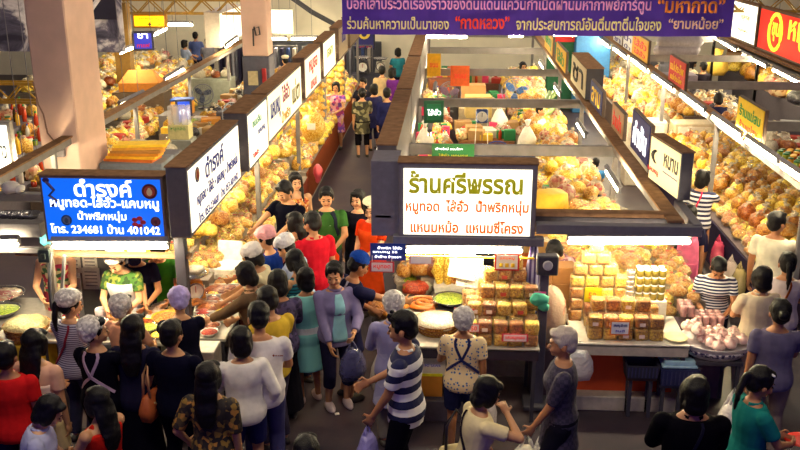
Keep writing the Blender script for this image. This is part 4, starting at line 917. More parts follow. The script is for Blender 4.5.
for (x, y) in [(-4.40 + .235 * i, yy) for yy in (9.28, 9.52) for i in range(6)]:
    k += 1
    bowl('food_dish', 'dish of prepared food on the crowded table below the blue sign', 'dish', (x, y + .03 * (k % 2), .80), .10 + .01 * (k % 3), .05 + .02 * (k % 2), [WHITEF, CHILI, GREENF, MIXD, GOLD, MEAT, PINKF][k * 3 % 7], [STEEL, mat('#e8e4e0', .4), mat('#e09a30', .5)][k % 3], group='dishes on the table below the blue sign')
for k in range(14):
    x = -2.9 + .2 * (k % 2) + .02 * (k % 3); y = 9.38 + .19 * (k // 2)
    bowl('food_dish', 'dish of fried meat on the corner table by the aisle', 'dish', (x, y, .80), .10, .05, [MEAT, CHILI, GOLD, MEAT, MIXD][k % 5], [STEEL, mat('#e8e4e0', .4)][k % 2], group='dishes of fried meat on the corner table')
# trays on the corner table
def tray(label, p, w, d, fill, rz=0, z=.80, n=9, col='#e8e6e0'):
    t = empty('tray', (p.x, p.y, z), label, 'tray', rz=rz); m = MB(); m.box((0, 0, .01), (w, d, .02))
    for s in (-1, 1): m.box((s * (w / 2 - .008), 0, .035), (.016, d, .05)); m.box((0, s * (d / 2 - .008), .035), (w, .016, .05))
    link('tray_pan', m.mesh('t', mat(col, .35)), t); m = MB()
    m.lathe([(.46, .02), (.44, .05), (.3, .085), (.001, .10)], n=20, sx=w, sy=d); me = m.mesh('f', fill, smooth=True); lumpy(me, .02, 16); link('contents', me, t); return t
tray('white tray of fried chicken pieces under the aisle signs', at(222, 291, .83), .5, .36, MEAT, .1)
tray('white tray of dark fried pork beside the shopper in the brown jacket', at(214, 308, .83), .45, .34, MEAT, .15)
tray('steel tray of fried shallots at the corner table', at(203, 276, .83), .42, .26, GOLD, .1, z=.84); tray('tray of chopped pork by the white scale', at(207, 262, .83), .4, .26, WHITEF, .1, z=.86)
m = MB(); m.box((0, 0, .06), (.34, .42, .12)); m.box((0, .19, .2), (.34, .03, .34), M=Matrix.Rotation(-.25, 3, 'X')); o = link('foam_box', m.mesh('f', mat('#f4f4f0', .6), bevel=.01), None, tuple(at(226, 268, .9) + Vector((0, 0, -.06))), (0, 0, -.1), label='open white foam box on the corner table', cat='box')
p = at(213, 343, .8); m = MB(); m.box((0, 0, .4), (.40, .3, .8)); link('white_cabinet', m.mesh('f', mat('#e0dcd8', .5), bevel=.01), None, (-2.72, 9.1, 0), label='white topped low cabinet between the shoppers at the corner', cat='cabinet')
def scale(label, loc, rz, col='#e08a18', s=1.0, tall=False):
    o = empty('weighing_scale', loc, label, 'scale', rz=rz); o.scale = (s,) * 3
    m = MB(); m.rings([[(-.14, -.1, 0), (.14, -.1, 0), (.14, .1, 0), (-.14, .1, 0)], [(-.1, -.07, .26), (.1, -.07, .26), (.1, .07, .26), (-.1, .07, .26)]]); link('body', m.mesh('b', mat(col, .4), bevel=.01), o)
    m = MB(); m.cap((0, -.09, .15), (0, -.12, .15), .10, .10, flat=True, n=24); link('dial', m.mesh('d', mat('#f4f2ea', .3)), o)
    m = MB(); m.tube([(.1 * math.cos(R(a)), -.12, .15 + .1 * math.sin(R(a))) for a in range(0, 360, 20)], .01, 5, cyc=True); link('dial_rim', m.mesh('d', STEEL), o)
    m = MB(); m.box((0, -.125, .18), (.008, .006, .08)); link('needle', m.mesh('d', mat('#c01818', .4)), o)
    m = MB(); m.cap((0, 0, .26), (0, 0, .3), .03, .03, flat=True); m.lathe([(.05, .3), (.16, .32), (.18, .35), (.17, .345), (.04, .31)], n=24); link('pan', m.mesh('p', STEEL, smooth=True), o); return o
p = at(200, 262, .9); scale('orange weighing scale with steel pan at the end of the snack heap', (-3.12, 10.35, .82), R(30))
m = MB(); m.ell((0, 0, .03), (.17, .13, .05), n=14, k=8); me = m.mesh('w', WHITEF, smooth=True); lumpy(me, .02, 14); link('food_heap', me, None, (-3.12, 10.35, 1.18), label='heap of pale food on the orange scale pan', cat='food')
# screen with price papers behind the front vendors
s = empty('grey_screen', (-4.05, 10.45, 0), 'grey screen with calendars and papers behind the green shirt vendor', 'screen'); m = MB(); m.box((0, 0, .85), (1.0, .05, 1.7)); link('board', m.mesh('b', mat('#5c5a5e', .7), bevel=.006), s)
for k, (px, py, w_, h_) in enumerate([(71, 261, .22, .32), (89, 259, .18, .26), (91, 279, .22, .28), (73, 284, .18, .16)]):
    q = atY(px, py, 10.4); m = MB(); m.box((q.x + 4.05, -.035, q.z), (w_, .01, h_)); pp = link('price_paper', m.mesh('p', mat('#d8d4cc', .8)), s); m = MB()
    for r_ in range(5): m.box((q.x + 4.05, -.042, q.z + h_ * (.32 - .16 * r_)), (w_ * .7, .004, .012))
    link('printed_lines', m.mesh('l', mat('#6a6670', .8)), pp)
sign('white lit price board with orange rim under the blue sign tube', (atY(137, 255, 9.75).x, 9.75, 1.70), .30, .2, .03, 0, emit('#fffbe0', 1.1), mat('#e8a020', .5), lines=[('หมูทอด', 0, .03, .2, .04, ORNG, .005)], name='price_board')
# coils, wires on the left front
m = MB(); m.tube([(-4.40, 9.4, 1.75), (-4.42, 9.3, 1.4), (-4.40, 9.25, 1.15), (-4.3, 9.25, .95), (-4.22, 9.28, .86)], .022, 8); link('black_cable', m.mesh('c', mat('#20202c', .5), smooth=True), None, label='thick black cable running down the left front post', cat='cable')
m = MB(); m.box((0, 0, .55), (.03, .04, 1.1), M=Matrix.Rotation(.18, 3, 'Y')); link('metal_strut', m.mesh('c', GREYBEAM), None, (-4.36, 9.42, .62), label='slanting metal strut beside the black cable', cat='strut')
m = MB(); m.box((0, -.04, 0), (.13, .06, .15)); m.box((0, -.075, .0), (.05, .02, .07)); link('switch_box', m.mesh('c', mat('#2e3a3a', .5), bevel=.006), None, (-4.47, 9.42, 1.72), label='small dark switch box on the left front post', cat='switch')
# cutting table behind: tubs, jugs near vendors
for k, (px, py, c) in enumerate([(148, 262, '#d8d4e0'), (139, 290, '#c8ccd8'), (146, 275, '#e0a020')]):
    p = at(px, py, .9); m = MB(); m.lathe([(.06, 0), (.075, .14), (.07, .16), (.03, .17)], n=14); link('plastic_jug', m.mesh('j', mat(c, .4), smooth=True), None, (p.x, min(p.y, 9.7), .80), label=['pale plastic jug nearest the price board', 'bluish plastic jug by the vendor apron', 'orange plastic jug beside the chili basin'][k], cat='jug')

# ------------------------------------------------------------------ left block interior and storage
def cab(label, c, d, col, name='cabinet', doors=2):
    o = empty(name, (c[0], c[1], 0), label, 'cabinet'); m = MB(); m.box((0, 0, d[2] / 2), d); link('carcass', m.mesh('c', mat(col, .6), bevel=.01), o)
    for k in range(doors): 
        m = MB(); m.box((-d[0] / 2 + d[0] * (k + .5) / doors, -d[1] / 2 - .008, d[2] / 2), (d[0] / doors - .03, .016, d[2] - .1)); dr = link('door', m.mesh('d', mat(col, .55), bevel=.004), o)
        m = MB(); m.box((-d[0] / 2 + d[0] * (k + .5) / doors + .1, -d[1] / 2 - .03, d[2] * .6), (.015, .03, .12)); link('handle', m.mesh('h', STEEL), dr)
    return o
p = at(131, 163, 1.45); cab('blue-grey cabinet stacked with yellow trays right of the beige column', (p.x, p.y + .3), (1.05, .7, 1.45), '#68707e')
for k in range(6):
    m = MB(); m.box((0, 0, .012), (.85, .42, .024)); m.box((0, -.2, .03), (.85, .02, .03)); m.box((.415, 0, .03), (.02, .42, .03))
    link('flat_tray', m.mesh('t', mat(['#c8641c', '#e8b41c', '#d88a1c', '#b8803c', '#e0a030', '#f0c828'][k], .6), bevel=.003), None, (p.x - .05 + .03 * k, p.y + .25 + .02 * k, 1.45 + .046 * k), (0, 0, .05 * k - .1), 'flat yellow-orange tray in the stack on the blue-grey cabinet', 'tray', 'stacked flat yellow trays')
m = MB(); m.ell((-.15, 0, .08), (.2, .15, .1)); m.ell((.12, 0, .08), (.2, .15, .09)); me = m.mesh('b', WHITEF, smooth=True); lumpy(me, .03, 8); link('white_bundle', me, None, (p.x + .05, p.y + .75, 1.5), label='crumpled white cloth bundle behind the yellow trays', cat='bundle')
m = MB(); m.box((0, 0, .70), (.9, .5, 1.4)); link('shelf_unit', m.mesh('s', mat('#5a5a66', .6), bevel=.01), None, (p.x + .05, p.y + .98, 0), label='dark shelf unit right behind the tray cabinet', cat='shelf')
p = at(181, 138, 1.3); o = empty('sleeve_carton', (p.x, p.y, 1.3), 'pale carton of clear plastic sleeves standing behind the white aisle sign', 'carton'); m = MB(); m.box((0, 0, .14), (.40, .3, .28)); link('box', m.mesh('b', mat('#c8c090', .8), bevel=.006), o); m = MB()
for k in range(5): m.box((-.16 + .08 * k, 0, .42), (.06, .22, .42), rz=.2 * (k % 2)); 
link('plastic_sleeves', m.mesh('s', film('#f0f0f8', .4)), o); m = MB(); m.box((0, 0, .65), (.5, .4, 1.3)); link('grey_stand', m.mesh('st', mat('#8a8c8a', .6), bevel=.01), None, (p.x, p.y, 0), label='grey stand under the carton of plastic sleeves', cat='stand'); text('หมูทอด', .28, .07, GRNI, o, (0, -.152, .2), (R(90), 0, 0))
p = at(183, 109, 1.2); o = empty('cooler_box', (p.x, p.y, 1.1), 'orange cooler box with blue lid on the left block', 'cooler'); m = MB(); m.box((0, 0, .15), (.46, .32, .3)); link('tub', m.mesh('b', mat('#c88a28', .5), bevel=.015), o); m = MB(); m.box((0, 0, .325), (.48, .34, .05)); link('lid', m.mesh('b', mat('#2a4a98', .5), bevel=.01), o)
m = MB(); m.box((0, 0, .55), (1.2, .6, 1.1)); link('storage_counter', m.mesh('st', mat('#6a6468', .6), bevel=.01), None, (p.x + .1, p.y + .02, 0), label='storage counter under the orange cooler box', cat='counter')
p = at(211, 100, .3); cab('large grey-green metal cabinet in front of the second column', (at(211, 78, 1.25).x, at(211, 78, 1.25).y + .1), (1.15, .6, 1.25), '#8a9088')
q = at(211, 78, 1.25)
for k, (dx, kd) in enumerate([(-.4, 'white'), (-.15, 'mix'), (.1, 'rust'), (.35, 'white'), (-.28, 'white')]): 
    link('wrapped_bag', SINGLES[kd][k % 3], None, (q.x + dx, q.y + .1 + .1 * (k % 2), 1.25), (0, 0, k), 'wrapped bag piled on the grey-green metal cabinet', 'bag', 'wrapped bags on the grey-green cabinet')
def fan(label, loc, rz, r=.2, col='#6a6e80', blade='#3a5ab0', stand=.3, z0=None):
    o = empty('electric_fan', loc, label, 'fan', rz=rz); m = MB(); m.lathe([(.13, 0), (.13, .02), (.03, .04)], n=18); link('base', m.mesh('b', mat('#3a3a46', .5), smooth=True), o)
    m = MB(); m.cap((0, 0, .03), (0, 0, stand + r), .014, .014, n=8); link('stem', m.mesh('s', mat('#3a3a46', .5)), o); zc = stand + r
    m = MB(); m.cap((0, .08, zc), (0, .0, zc), .05, .05); link('motor', m.mesh('m', mat('#3a3a46', .4)), o)
    m = MB()
    for y, rr in ((-.06, r), (-.075, r * .66), (-.08, r * .3), (.0, r * .8)): m.tube([(rr * math.cos(R(a)), y, zc + rr * math.sin(R(a))) for a in range(0, 360, 20)], .006 if rr < r else .012, 5, cyc=True)
    for a in range(0, 360, 15): m.cap((.03 * math.cos(R(a)), -.085, zc + .03 * math.sin(R(a))), (r * math.cos(R(a)), -.06, zc + r * math.sin(R(a))), .003, .003, flat=True, n=4)
    link('guard', m.mesh('g', mat(col, .4)), o)
    for k in range(3):
        a = R(120 * k + 20); m = MB(); M_ = Matrix.Rotation(-a, 3, 'Y') @ Matrix.Rotation(.4, 3, 'X'); m.ell((r * .5 * math.cos(a), -.04, zc + r * .5 * math.sin(a)), (r * .42, .008, r * .26), Matrix.Rotation(-a, 3, 'Y'), 10, 6); link('blade', m.mesh('bl', mat(blade, .4), smooth=True), o)
    return o
p = at(229, 118, 1.3); m = MB(); m.box((0, 0, .5), (1.9, .8, 1.0)); link('storage_counter', m.mesh('st', mat('#7a6a60', .6), bevel=.01), None, (p.x - .5, p.y + .1, 0), label='storage counter behind the cream aisle sign with fan and boxes', cat='counter')
fan('round fan with steel guard standing behind the cream aisle sign', (p.x, p.y, 1.0), R(60), .26, '#9aa0b0', '#4a4e60', .12); m = MB(); m.box((0, 0, .14), (.4, .3, .28)); link('carton', m.mesh('c', mat('#d08a30', .7), bevel=.006), None, (p.x - .42, p.y + .1, 1.0), (0, 0, .2), 'orange carton beside the round fan with steel guard', 'carton')
fan('dark round fan near the orange cooler box', (at(203, 100, 1.3).x, at(203, 100, 1.3).y, 1.1), R(20), .24, '#5a6078', '#33405e', .1)
heap((p.x - 1.3, p.x - .1), (p.y - .15, p.y + .4), lambda x, y: 1.0, .18, ['mix', 'rust', 'white', 'C:1', 'green', 'C:4', 'dark'], 'mixed bag or box on the counter behind the cream aisle sign', 'goods', 'goods behind the cream aisle sign', sc=(.8, 1.1))
# open storage heaps inside the left block
counter(-5.9, -5.2, 15.5, 27.0, 'long counter along the left side of the left block', [.75, 1.0], 'R', '#7a6e66')
heap((-5.85, -5.25), (15.6, 27.0), tierz(-5.9, -5.2, [.75, 1.0], 'R'), .24, ['mix', 'dark', 'rust', 'C:0', 'C:3', 'pink', 'C:1', 'white'], 'mixed package on the left side counter of the left block', 'goods', 'packages on the left side of the left block', sc=(.8, 1.2))
counter(-4.9, -4.0, 15.8, 20.6, 'storage counter in the middle of the left block', [1.05, 1.05], 'L', '#5c5864')
heap((-4.85, -4.05), (15.9, 20.5), lambda x, y: 1.05, .22, ['dark', 'mix', 'C:5', 'C:0', 'rust', 'pink', 'C:2', 'white'], 'mixed package stored in the middle of the left block', 'goods', 'packages stored in the middle of the left block', sc=(.8, 1.2))
counter(-5.15, -4.05, 22.95, 27.5, 'storage counter deep inside the left block before the back wall', [1.0, 1.0], 'L', '#5c5864')
heap((-5.1, -4.1), (23.2, 27.4), lambda x, y: 1.0, .26, ['dark', 'mix', 'C:5', 'rust', 'pink', 'C:2', 'white', 'white'], 'mixed package stored deep inside the left block before the back wall', 'goods', 'x', sc=(.9, 1.4))
heap((-3.9, -3.8), (11.0, 16.4), lambda x, y: 0, .5, ['C:0', 'C:5'], 'carton on the floor behind the left aisle counter', 'carton', 'cartons behind the left aisle counter')
# left background block (beyond the left walkway)
counter(-10.6, -7.6, 12.6, 20.5, 'stepped counter of jars behind the beige column', [.75, .95, 1.15, 1.3], 'L', '#6a6470')
heap((-9.9, -7.65), (12.8, 20.3), tierz(-10.6, -7.6, [.75, .95, 1.15, 1.3], 'L'), .21, ['mix', 'J:green', 'J:red', 'J:honey', 'B:0', 'B:1', 'B:2', 'J:honey', 'gold', 'J:white', 'B:3'], 'jar, bottle or small bag on the crowded counter behind the beige column', 'goods', 'jars and bags behind the beige column', sc=(1.0, 1.5), maxn=420)
counter(-7.58, -6.95, 15.6, 28.0, 'low counter of snacks along the walkway behind the beige column', [.55, .7], 'L', '#6a5a50')
heap((-7.5, -7.0), (15.7, 27.8), tierz(-7.58, -6.95, [.55, .7], 'L'), .2, ['gold', 'rust', 'mix', 'C:3', 'pale', 'J:red'], 'x on the low walkway counter behind the beige column', 'g', 'g', sc=(.9, 1.2))
counter(-10.4, -7.6, 21.3, 29.5, 'stepped counter of bags beneath the yellow hanging sign', [.75, .95, 1.2, 1.4], 'L', '#6a6058')
heap((-10.2, -7.65), (21.5, 29.3), tierz(-10.4, -7.6, [.75, .95, 1.2, 1.4], 'L'), .26, ['gold', 'mix', 'pale', 'rust', 'gold', 'white'], 'bag of tan snacks on the heap beneath the yellow hanging sign', 'snack bag', 'tan bags beneath the yellow hanging sign', sc=(.9, 1.3), maxn=500)
p = at(138, 88, 1.3); m = MB(); m.rings([[(-.5, -.3, 0), (.5, -.3, 0), (.5, .3, 0), (-.5, .3, 0)], [(-.5, -.3, .22), (.5, -.3, .22), (.5, .3, .22), (-.5, .3, .22)], [(-.3, 0, .5), (.3, 0, .5), (.32, .03, .5), (-.32, .03, .5)]]); link('gabled_carton', m.mesh('c', mat('#c07828', .75), bevel=.008), None, (p.x + .1, p.y, 1.25), (0, 0, .1), 'brown gabled carton on top of the stall right of the column', 'carton')
m = MB(); m.box((0, 0, .62), (1.3, .7, 1.24)); link('stall_cabinet', m.mesh('c', mat('#6a5a4c', .7), bevel=.01), None, (p.x + .1, p.y, 0), label='brown stall cabinet under the gabled carton', cat='cabinet')
s = sign('blue poster screen hanging below the yellow sign', (atY(143, 41, 22.0).x, 22.0, atY(143, 41, 22.0).z), .5, .46, .05, R(12), emit('#2a30b0', .5), mat('#2a2a48', .5), lines=[('ชา', 0, .12, .25, .12, TW, .02), ('กาแฟ', 0, -.1, .3, .1, REDI, .02)]); cords(s, (-.2, .2), .2)
s = sign('small blue poster on the walkway by the second column', (atY(182, 82, 20).x, 20, 1.25), .36, .55, .05, R(20), emit('#2048c8', .5), mat('#2a2a48', .5), lines=[('น้ำ', 0, .0, .2, .12, TW, .02)]); m = MB(); m.cap((0, .03, -.27), (0, .03, -1.24), .03, .03); link('stand_pole', m.mesh('p', METAL), s)
# dark clothes racks at the back
for k, (x, y, c) in enumerate([(-6.9, 29.5, '#2a2840'), (-5.6, 29.8, '#34324a'), (-4.2, 29.6, '#4a4a68'), (-3.2, 30, '#2c3a48')]):
    o = empty('clothes_rack', (x, y, 0), ['dark clothes rack furthest left by the back wall', 'dark clothes rack second from left by the back wall', 'greyish clothes rack behind the left rail end', 'dark clothes rack at the mouth of the left aisle'][k], 'clothes rack')
    m = MB()
    for s in (-.6, .6): m.cap((s, 0, 0), (s, 0, 1.5), .02, .02)
    m.cap((-.6, 0, 1.5), (.6, 0, 1.5), .02, .02); link('rail', m.mesh('r', METAL), o)
    for j in range(6): m = MB(); m.rings([[(-.5 + .2 * j - .03, -.2, .4), (-.5 + .2 * j + .03, -.2, .4), (-.5 + .2 * j + .03, .2, .4), (-.5 + .2 * j - .03, .2, .4)], [(-.5 + .2 * j - .04, -.16, 1.42), (-.5 + .2 * j + .04, -.16, 1.42), (-.5 + .2 * j + .04, .16, 1.42), (-.5 + .2 * j - .04, .16, 1.42)]]); link('garment', m.mesh('g', mat([c, '#6a4a58', '#8a8a98', c, '#3a4a7a', '#b0a8a0'][j], .9)), o)
# end of left aisle: standing scale, box
scale('tall dark weighing scale at the end of the left aisle', (atY(363, 66, 29).x, 29, .75), 0, '#2a2c3c', 1.5); m = MB(); m.box((0, 0, .36), (.9, .5, .72)); link('low_cabinet', m.mesh('b', mat('#4a4c60', .6), bevel=.02), None, (atY(366, 80, 29.3).x, 29.3, 0), label='dark low cabinet at the end of the left aisle', cat='cabinet')
scale('pale weighing scale beside the tall dark one', (atY(380, 66, 29).x, 29.3, .75), 0, '#c8c4b8', 1.3)

_before = set(o.name for o in COL.objects)
# ------------------------------------------------------------------ middle block, front stall
table('front table of the middle stall carrying baskets and snack packs', -.50, .98, 9.02, 9.95, .90, '#b0aca4', '#2a2034')
m = MB(); m.box((0, 0, .13), (.85, .5, .26)); link('low_plinth', m.mesh('p', mat('#4a4450', .7), bevel=.01), None, (-.02, 9.25, 0), label='low dark plinth under the middle stall table', cat='plinth')
for k, (x, z, w_, h_, c, lab) in enumerate([(-.22, .26, .34, .26, '#c8842a', 'orange carton under the middle stall table, on the plinth'), (.14, .26, .3, .2, '#5a2a20', 'brown carton under the table left of the overalls wearer'), (-.20, .52, .36, .2, '#d8d0c0', 'white carton with printed line on top of the orange carton')]):
    o = link('carton', boxmesh(c, w_, .26, h_), None, (x, 9.22, z), label=lab, cat='carton')
    if k == 2: text('SAN PO SAWA', .26, .03, INK, o, (0, -.131, .12), (R(90), 0, 0)); m = MB(); m.box((0, -.134, .01), (.3, .01, .03)); link('yellow_stripe', m.mesh('y', mat('#e8e020', .5)), o)
PZ = .80
def onC(px, py, z=.82): 
    p = at(px, py, z); return (p.x, p.y, PZ)
q = onC(437, 325, .95); basket('large wicker basket heaped with white puffed rice on the middle stall', (q[0], q[1] - .08, PZ), .25, .12, food([(0, '#d0c8b0'), (1, '#f4ecd8')], 60), .06, True)
p = onC(450, 297, .98); p = (p[0], p[1], PZ + .08); m = MB(); m.box((0, 0, .05), (.34, .28, .1)); link('low_stand', m.mesh('s', DARKM), None, (p[0], p[1], PZ - .02), label='low dark stand under the green chili bowl', cat='stand'); bowl('steel_bowl', 'steel bowl heaped with green chili paste', 'bowl', p, .21, .09, GREENF, heapz=.05)
o = empty('sausage_coil', onC(424, 304, .86), 'coiled brown spicy sausages on the middle stall', 'sausage'); m = MB()
m.tube([((.05 + .13 * t / 26) * math.cos(t * .55), (.04 + .11 * t / 26) * math.sin(t * .55), .07 + .02 * math.sin(t * .3)) for t in range(0, 34)], .026, 8); link('coil', m.mesh('c', mat('#d07428', .35, .25, 30, coat=.4), smooth=True), o); m = MB(); m.lathe([(.14, 0), (.22, .03), (.23, .04), (.13, .02)], n=24); link('plate', m.mesh('p', STEEL, smooth=True), o)
m = MB(); m.ell((0, 0, .06), (.17, .13, .09), n=16, k=10); me = m.mesh('h', CHILI, smooth=True); lumpy(me, .035, 16); link('fried_pork_heap', me, None, onC(416, 288, .86), label='heap of reddish fried pork behind the sausage coil', cat='food')
m = MB(); m.ell((0, 0, .08), (.24, .26, .13), n=18, k=10); me = m.mesh('h', RUST, smooth=True); lumpy(me, .05, 15); link('fried_rind_heap', me, None, onC(388, 305, .9), label='heap of brown fried rinds below the blue price sign', cat='food')
for k, (px, py) in enumerate([(411, 275), (420, 276), (427, 272), (405, 270), (414, 268)]):
    q = at(px, py, 1.0); link('wrapped_roll', SINGLES['white' if k % 2 else 'green'][k % 3], None, (q.x, q.y, .82), (1.2, .2, k * 1.3), 'pale wrapped roll in the pile behind the fried pork', 'roll', 'pale wrapped rolls behind the fried pork').scale = (.7, .7, .8)
m = MB(); m.box((0, 0, .39), (2.2, .6, .78)); link('inner_counter', m.mesh('c', mat('#8a8480', .6), bevel=.01), None, (.35, 10.42, 0), label='inner counter behind the middle stall table', cat='counter')
q = at(452, 289, .9); o = empty('plastic_crate', (q.x, q.y + .1, .80), 'clear white plastic tub holding tall bags of crackling', 'tub'); m = MB(); m.rings([[(-.2, -.13, 0), (.2, -.13, 0), (.2, .13, 0), (-.2, .13, 0)], [(-.23, -.15, .14), (.23, -.15, .14), (.23, .15, .14), (-.23, .15, .14)]]); link('tub', m.mesh('t', mat('#dcdcd8', .35), bevel=.01), o)
for k in range(4): b = link('tall_snack_bag', single(GOLD, 60 + k, .075, .07, .42), None, (q.x - .16 + .105 * k, q.y + .1, .94), label='tall narrow bag of golden crackling standing in the white tub', cat='snack bag', group='tall bags in the white tub')
# stacks of golden packs
def pack(loc, label, group, k=0, rz=0, lab=None, sc=1):
    o = empty('snack_pack', loc, label, 'snack pack', group, rz); o.scale = (sc * .98, sc, sc); link('filling', PACKS[k % 3], o); link('film', PFILM, o)
    if lab is not None: link('paper_label', PLABR if lab else PLAB, o)
    return o
for r_, (y, z, x0, n) in enumerate([(9.08, 0, .24, 5), (9.08, 1, .24, 5), (9.25, 0, .24, 5), (9.25, 1, .24, 5), (9.25, 2, .28, 4), (9.42, 1, .24, 5), (9.42, 2, .26, 5), (9.42, 3, .42, 4), (9.58, 3, .40, 4), (9.58, 2, .24, 5), (9.58, 1, .24, 5), (9.58, 0, .24, 5), (9.42, 0, .24, 5), (9.58, 4, .46, 3), (9.58, 5, .58, 2)]):
    for i in range(n): pack((x0 + .162 * i + rnd.uniform(-.01, .01), y, .80 + .137 * z), 'clear pack of golden crackling stacked on the middle stall', 'crackling packs stacked on the middle stall', rnd.choice([0, 0, 1, 2]), rnd.uniform(-.12, .12), rnd.choice([None, None, 0, 1]), .88)
def card(label, px, py, Y, w_, h_, face, rim, lines=(), z0=None, cat='price card', stick=0, tilt=0):
    q = atY(px, py, Y); s = empty('price_card', (q.x, Y, q.z), label, cat); s.rotation_euler = (R(-tilt), 0, 0)
    m = MB(); m.box((0, .004, 0), (w_, .008, h_)); link('border', m.mesh('b', mat(rim, .5)), s); m = MB(); m.box((0, -.003, 0), (w_ * .86, .006, h_ * .80)); link('card_face', m.mesh('f', mat(face, .6, .03)), s)
    for (b_, x, z, ww, hh, mt) in lines: text(b_, ww, hh, mt, s, (x, -.008, z), (R(90), 0, 0), bold=.01)
    if label.startswith('framed') or 'notice' in label or 'blue price' in label or 'below the blue' in label:
        for x in (-w_ * .4, w_ * .4): m = MB(); m.cap((x, .006, h_ / 2), (x, .006, 1.86 - q.z), .003, .003, flat=True, n=5); link('string', m.mesh('s', PAPER), s)
    if stick: m = MB(); m.cap((0, .01, -h_ / 2), (0, .01, -h_ / 2 - stick), .005, .005, n=6); link('stick', m.mesh('s', STEEL), s)
    return s
card('small white price card with red rim reading 50', 474, 328, 8.98, .12, .10, '#f4ece8', '#c8283a', [('50', 0, 0, .06, .05, REDI)], stick=.1)
card('long white card with red rim and lettering at the front of the packs', 515, 338, 8.97, .28, .09, '#f4e8ec', '#c83048', [('แคบหมูกรอบ', 0, 0, .2, .04, REDI)])
card('framed card with red rim and yellow squares hanging in the middle stall', 507, 262, 9.55, .27, .20, '#f8f4e8', '#d8281c', [('แคบหมู', 0, .04, .16, .03, ORNG), ('■ ■ ■', 0, -.035, .17, .045, mat('#e8c020', .5))], stick=0)
card('white card with red rim below the blue price sign', 382, 267, 9.2, .26, .12, '#f0e4e4', '#c83040', [('หมูทอด', 0, 0, .18, .05, REDI)])
card('blue price sign with white lettering at the corner of the middle stall', 388, 252, 9.25, .38, .19, '#1c3a98', '#1c3a98', [('น้ำพริก ไส้อั่ว', .02, .05, .26, .03, TW), ('แคบหมู 35', -.03, 0, .26, .03, TW), ('น้ำเงี้ยว ข้าวซอย', 0, -.05, .28, .03, TW)])
card('white notice with red rim beside the blue price sign', 421, 260, 9.5, .26, .10, '#f4f0ec', '#e0a8a0', [])
m = MB(); m.cap((-.7, 0, 0), (.75, 0, 0), .012, .012, n=8); link('yellow_rail', m.mesh('y', mat('#e8b820', .5)), None, tuple(atY(465, 257, 9.58)), label='thin yellow rail below the tube of the middle stall', cat='rail')
# newspapers, cloth, things around the middle post
for k, (px, py) in enumerate([(462, 262), (470, 272), (478, 284)]):
    q = atY(px, py, 9.95); m = MB(); rr = [[(-.16 + .02 * math.sin(i), y, .20 - i * .1 + .02 * math.sin(i * 2 + k)) for y in (-.01, .01)] + [(.15, y, .17 - i * .1) for y in (.01, -.01)] for i in range(5)]
    m.rings(rr); me = m.mesh('n', print_cloth([(0, '#dcd8d0'), (.6, '#f4f0e8'), (.8, '#8a868a')], 60)); lumpy(me, .03, 8); link('newspaper_sheet', me, None, (q.x, 9.95 + .06 * k, q.z), (0, 0, .1 * k), 'grey newspaper sheet held up at the back of the middle stall', 'newspaper', 'newspaper sheets in the middle stall')
m = MB(); m.rings([[(.10 * math.cos(R(a)) * s_, .07 * math.sin(R(a)) * s_, z) for a in range(0, 360, 45)] for s_, z in ((.3, 1.80), (.8, 1.5), (1.0, 1.1), (.5, .70))]); me = m.mesh('u', stripes('#3a2a68', '#8a8ab0', .05, 0), smooth=True); lumpy(me, .02, 9); link('folded_umbrella', me, None, (.93, 9.62, .1), label='folded purple striped umbrella hanging left of the middle post', cat='umbrella')
m = MB(); m.ell((0, -.02, 0), (.10, .05, .08)); m.ell((.05, -.03, -.07), (.06, .04, .07)); me = m.mesh('t', mat('#3aa890', .6), smooth=True); lumpy(me, .03, 16); link('teal_cloth', me, None, (.98, 9.33, 1.35), label='teal cloth bag tied to the middle post', cat='cloth')
card('pink framed card tied low on the middle post', 540, 298, 9.32, .13, .14, '#c8b8d0', '#e0408a', [])
m = MB(); m.ell((0, 0, .35), (.17, .16, .36), n=16, k=10); me = m.mesh('b', food([(0, '#6a3a30'), (.5, '#b87858'), (1, '#e8b890')], 30), smooth=True); lumpy(me, .04, 9); o = empty('large_snack_sack', (1.16, 9.72, .62), 'large clear sack of brown snacks standing right of the middle post', 'sack'); link('filling', me, o); m = MB(); m.ell((0, 0, .36), (.185, .175, .38), n=14, k=9); link('film', m.mesh('f', FILM2, smooth=True), o); m = MB(); m.box((0, 0, .31), (.4, .34, .62)); link('stool_box', m.mesh('s', mat('#4a3a4a', .7)), None, (1.16, 9.74, 0), label='dark box under the large brown snack sack', cat='box')

